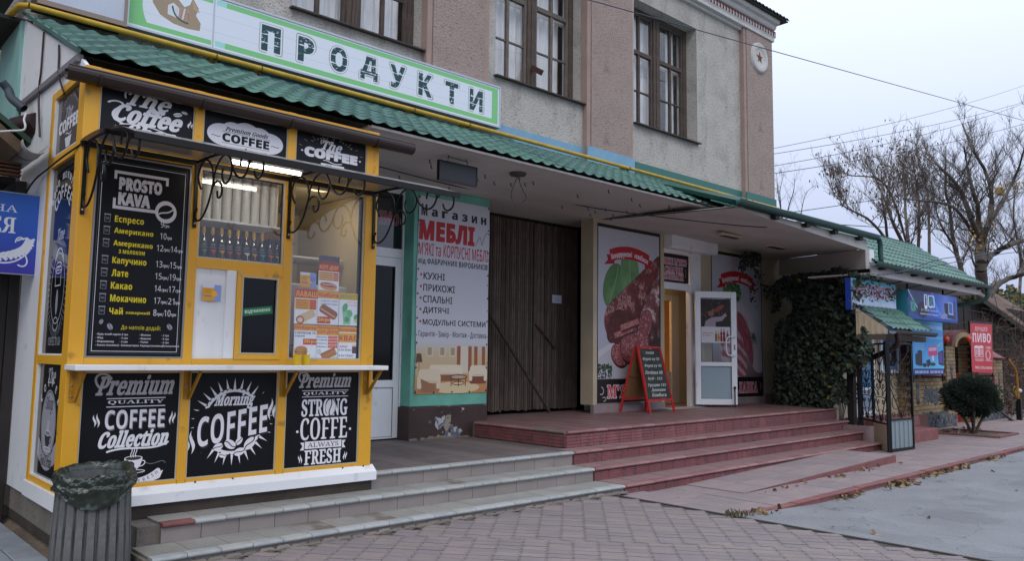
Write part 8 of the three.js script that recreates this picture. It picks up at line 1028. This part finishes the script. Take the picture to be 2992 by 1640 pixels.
growTree('bare_tree', 'thin pale bare treetop showing just beyond the corner of the old building', 'tree', [{ pts: [[2282, 660], [2280, 600], [2278, 560], [2290, 505]], r: [0.05, 0.012], sub: 5 }, { pts: [[2292, 660], [2305, 600], [2318, 560], [2320, 520]], r: [0.05, 0.012], sub: 5 }, { pts: [[2285, 640], [2272, 560], [2268, 505]], r: [0.04, 0.01], sub: 4 }, { pts: [[2338, 670], [2342, 610], [2352, 570], [2374, 545]], r: [0.04, 0.01], sub: 5 }], { z: -26, len: 1.5, s: 9, dens: 0.5 });
growTree('bare_tree', 'bare tree at the right edge behind the timber shed roof', 'tree', [{ pts: [[2975, 900], [2980, 760], [2960, 640], [2965, 540]], r: [0.1, 0.02], sub: 18 }, { pts: [[2978, 800], [3010, 700], [3020, 560]], r: [0.08, 0.02], sub: 14 }, { pts: [[2970, 740], [2930, 680], [2915, 620]], r: [0.04, 0.01], sub: 10 }], { z: -14, len: 1.6, s: 11, bark: M.barkPale });
{
  const h = thing('tree_line', 'dark green and yellowing shrubbery rising behind the rusty shed roof', 'shrubbery'); srand(180); const p = []; for (let i = 0; i < 5200; i++) { const x = rr(2690, 3060), top = x < 2830 ? 830 + (2830 - x) * 0.05 : 842 + Math.abs(x - 2900) * 0.18, y = rr(top, top + 120) ; p.push(onZ(x, y + 14 * Math.sin(x * 0.11) + 8 * Math.sin(x * 0.37), -11.5 + rr(-0.9, 0.9))); }
  leafCloud(h, 'foliage', p.length, (i) => { const t = rnd(); return { p: p[i], d: V(rr(-1, 1), rr(-1, 1), rr(-1, 1)), col: t > 0.86 ? [0.33, 0.2, 0.02] : [0.06, 0.075, 0.035] }; }, 0.2, leafMat, 0.9);
  const st = []; for (let i = 0; i < 40; i++) { const a = onZ(rr(2690, 3060), 980, -11.5), b = a.clone().add(V(rr(-0.5, 0.5), rr(1.2, 2.4), rr(-0.4, 0.4))); st.push(rod(V(a.x, 0, a.z), b, 0.05, 5, 0.015)); } obj('stem', st, M.barkDark, h);
}
// ---------- overhead wires ----------
{
  M.wire = plain(0x2f3646, 0.6); let k = 0; const W = (label, pts, r = 0.011) => one('overhead_wire', tube(pts, r, 40, 5), M.wire, label, 'wire');
  const ln = (a, za, b, zb, sag = 0.15) => { const A = onZ(a[0], a[1], za), B = onZ(b[0], b[1], zb), o = []; for (let i = 0; i <= 8; i++) { const t = i / 8; const p = A.clone().lerp(B, t); p.y -= sag * 4 * t * (1 - t); o.push(p); } return o; };
  W('dark wire crossing in front of the third window and the star roundel', ln([1440, -78], -8.0, [3060, 372], -8.0, 0.0), 0.009);
  W('topmost faint wire from behind the building corner rising to the right', ln([2230, 440], -16, [3050, 228], -16, 0.35), 0.011);
  W('second wire below the topmost one from behind the building corner', ln([2230, 455], -15, [3050, 280], -15, 0.3), 0.012);
  W('third wire from the top that crosses the second one near the right edge', ln([2230, 491], -15, [3050, 278], -15, 0.45), 0.012);
  W('fourth rising wire, just above the thin treetop by the building corner', ln([2230, 512], -15, [3050, 344], -15, 0.3), 0.014);
  W('wire passing through the thin treetop and the seed-hung tree', ln([2260, 628], -14, [3050, 478], -14, 0.25), 0.014);
  W('nearly level wire passing low behind the green roof through all the trees', ln([2300, 646], -13, [3050, 667], -13, 0.2), 0.016);
  W('cable slung low across the right green roof, the upper of two', [onZ(2560, 803, -5.6), onZ(2625, 795, -5.5), onZ(2750, 757, -5.3), onZ(2850, 747, -5.2), onZ(3040, 706, -5.0)], 0.008);
  W('cable slung low across the right green roof, the lower of two', [onZ(2570, 806, -5.55), onZ(2660, 790, -5.5), onZ(2760, 772, -5.3), onZ(2860, 752, -5.1), onZ(3040, 728, -4.9)], 0.007);
  const c = thing('tower_crane', 'distant yellow crane jib seen through the bare branches at the right edge', 'crane'); const A = onZ(2916, 556, -30), B = onZ(3040, 548, -30); const g = [bar(A, B, 0.12), bar(A.clone().add(V(2, 1.0, 0)), B.clone().add(V(0, 1.0, 0)), 0.09)]; for (let i = 0; i < 12; i++) { const p = A.clone().lerp(B, i / 12), q = A.clone().lerp(B, (i + 0.5) / 12).add(V(0, 1.0, 0)); g.push(bar(p, q, 0.07), bar(q, A.clone().lerp(B, (i + 1) / 12), 0.07)); } obj('jib', g, plain(0xa98b3c, 0.6), c); obj('hook_block', rbx(A.x - 0.5, A.x + 1.4, A.y - 0.5, A.y + 0.3, A.z - 0.3, A.z + 0.3, 0.05), plain(0xa98b3c, 0.6), c); obj('mast', bx(B.x - 0.6, B.x + 0.6, -1, B.y + 4, B.z - 0.6, B.z + 0.6), plain(0xa98b3c, 0.6), c);
}
// ---------- fallen leaves along the kerb ----------
{
  srand(200); const o = new THREE.Group(); o.name = 'fallen_leaves'; o.userData = { label: 'dry brown fallen leaves gathered along the foot of the kerb', category: 'leaves', kind: 'stuff' }; scene.add(o);
  const p = []; const put = (x, z, sx, sz, n) => { for (let i = 0; i < n; i++) { const a = x + (rnd() + rnd() - 1) * sx, b = z + Math.abs(rnd() + rnd() - 1) * sz; p.push(V(a, yRoad(a) + rr(0.004, 0.02), b)); } };
  put(9.2, KERBZ + 0.02, 0.5, 0.1, 34); put(10.6, KERBZ + 0.02, 0.5, 0.22, 90); put(11.8, KERBZ + 0.02, 0.5, 0.12, 50); put(12.8, KERBZ + 0.02, 0.7, 0.14, 60); put(7.3, KERBZ + 0.02, 0.4, 0.1, 14); put(14.4, KERBZ + 0.02, 0.8, 0.1, 24);
  for (let i = 0; i < 26; i++) { const x = rr(8.4, 12.4); p.push(V(x, yPath(x) + 0.012, -4.9 + rr(0, 0.1))); } for (let i = 0; i < 60; i++) { const x = rr(17.5, 19.5); p.push(V(x, yPath(x) + 0.02, -6.4 + rr(0, 0.5))); }
  for (let i = 0; i < 16; i++) p.push(V(rr(7, 14), 0, rr(-4, -2))); for (let i = p.length - 16; i < p.length; i++) p[i].y = yRoad(p[i].x) + 0.006;
  leafCloud(o, 'leaf_litter', p.length, (i) => ({ p: p[i], d: V(rr(-1, 1), rr(-0.1, 0.35), rr(-1, 1)), col: [[0.16, 0.08, 0.035], [0.22, 0.13, 0.06], [0.1, 0.055, 0.03], [0.3, 0.22, 0.12]][(rnd() * 4) | 0] }), 0.07, leafMat, 0.9);
  const t = onY(2150, 1512, -0.02); const wd = struct('weeds'); wd.userData.kind = 'stuff'; const wp = []; for (let i = 0; i < 60; i++) wp.push(V(t.x + rr(-0.15, 0.12), -0.01, t.z + rr(-0.08, 0.12))); leafCloud(wd, 'weed_tuft', 60, (i) => ({ p: wp[i], d: V(rr(-0.7, 0.7), 1, rr(-0.7, 0.7)), col: [0.1, 0.09, 0.045] }), 0.06, leafMat, 0.3);
}
renderer.render(scene, camera);
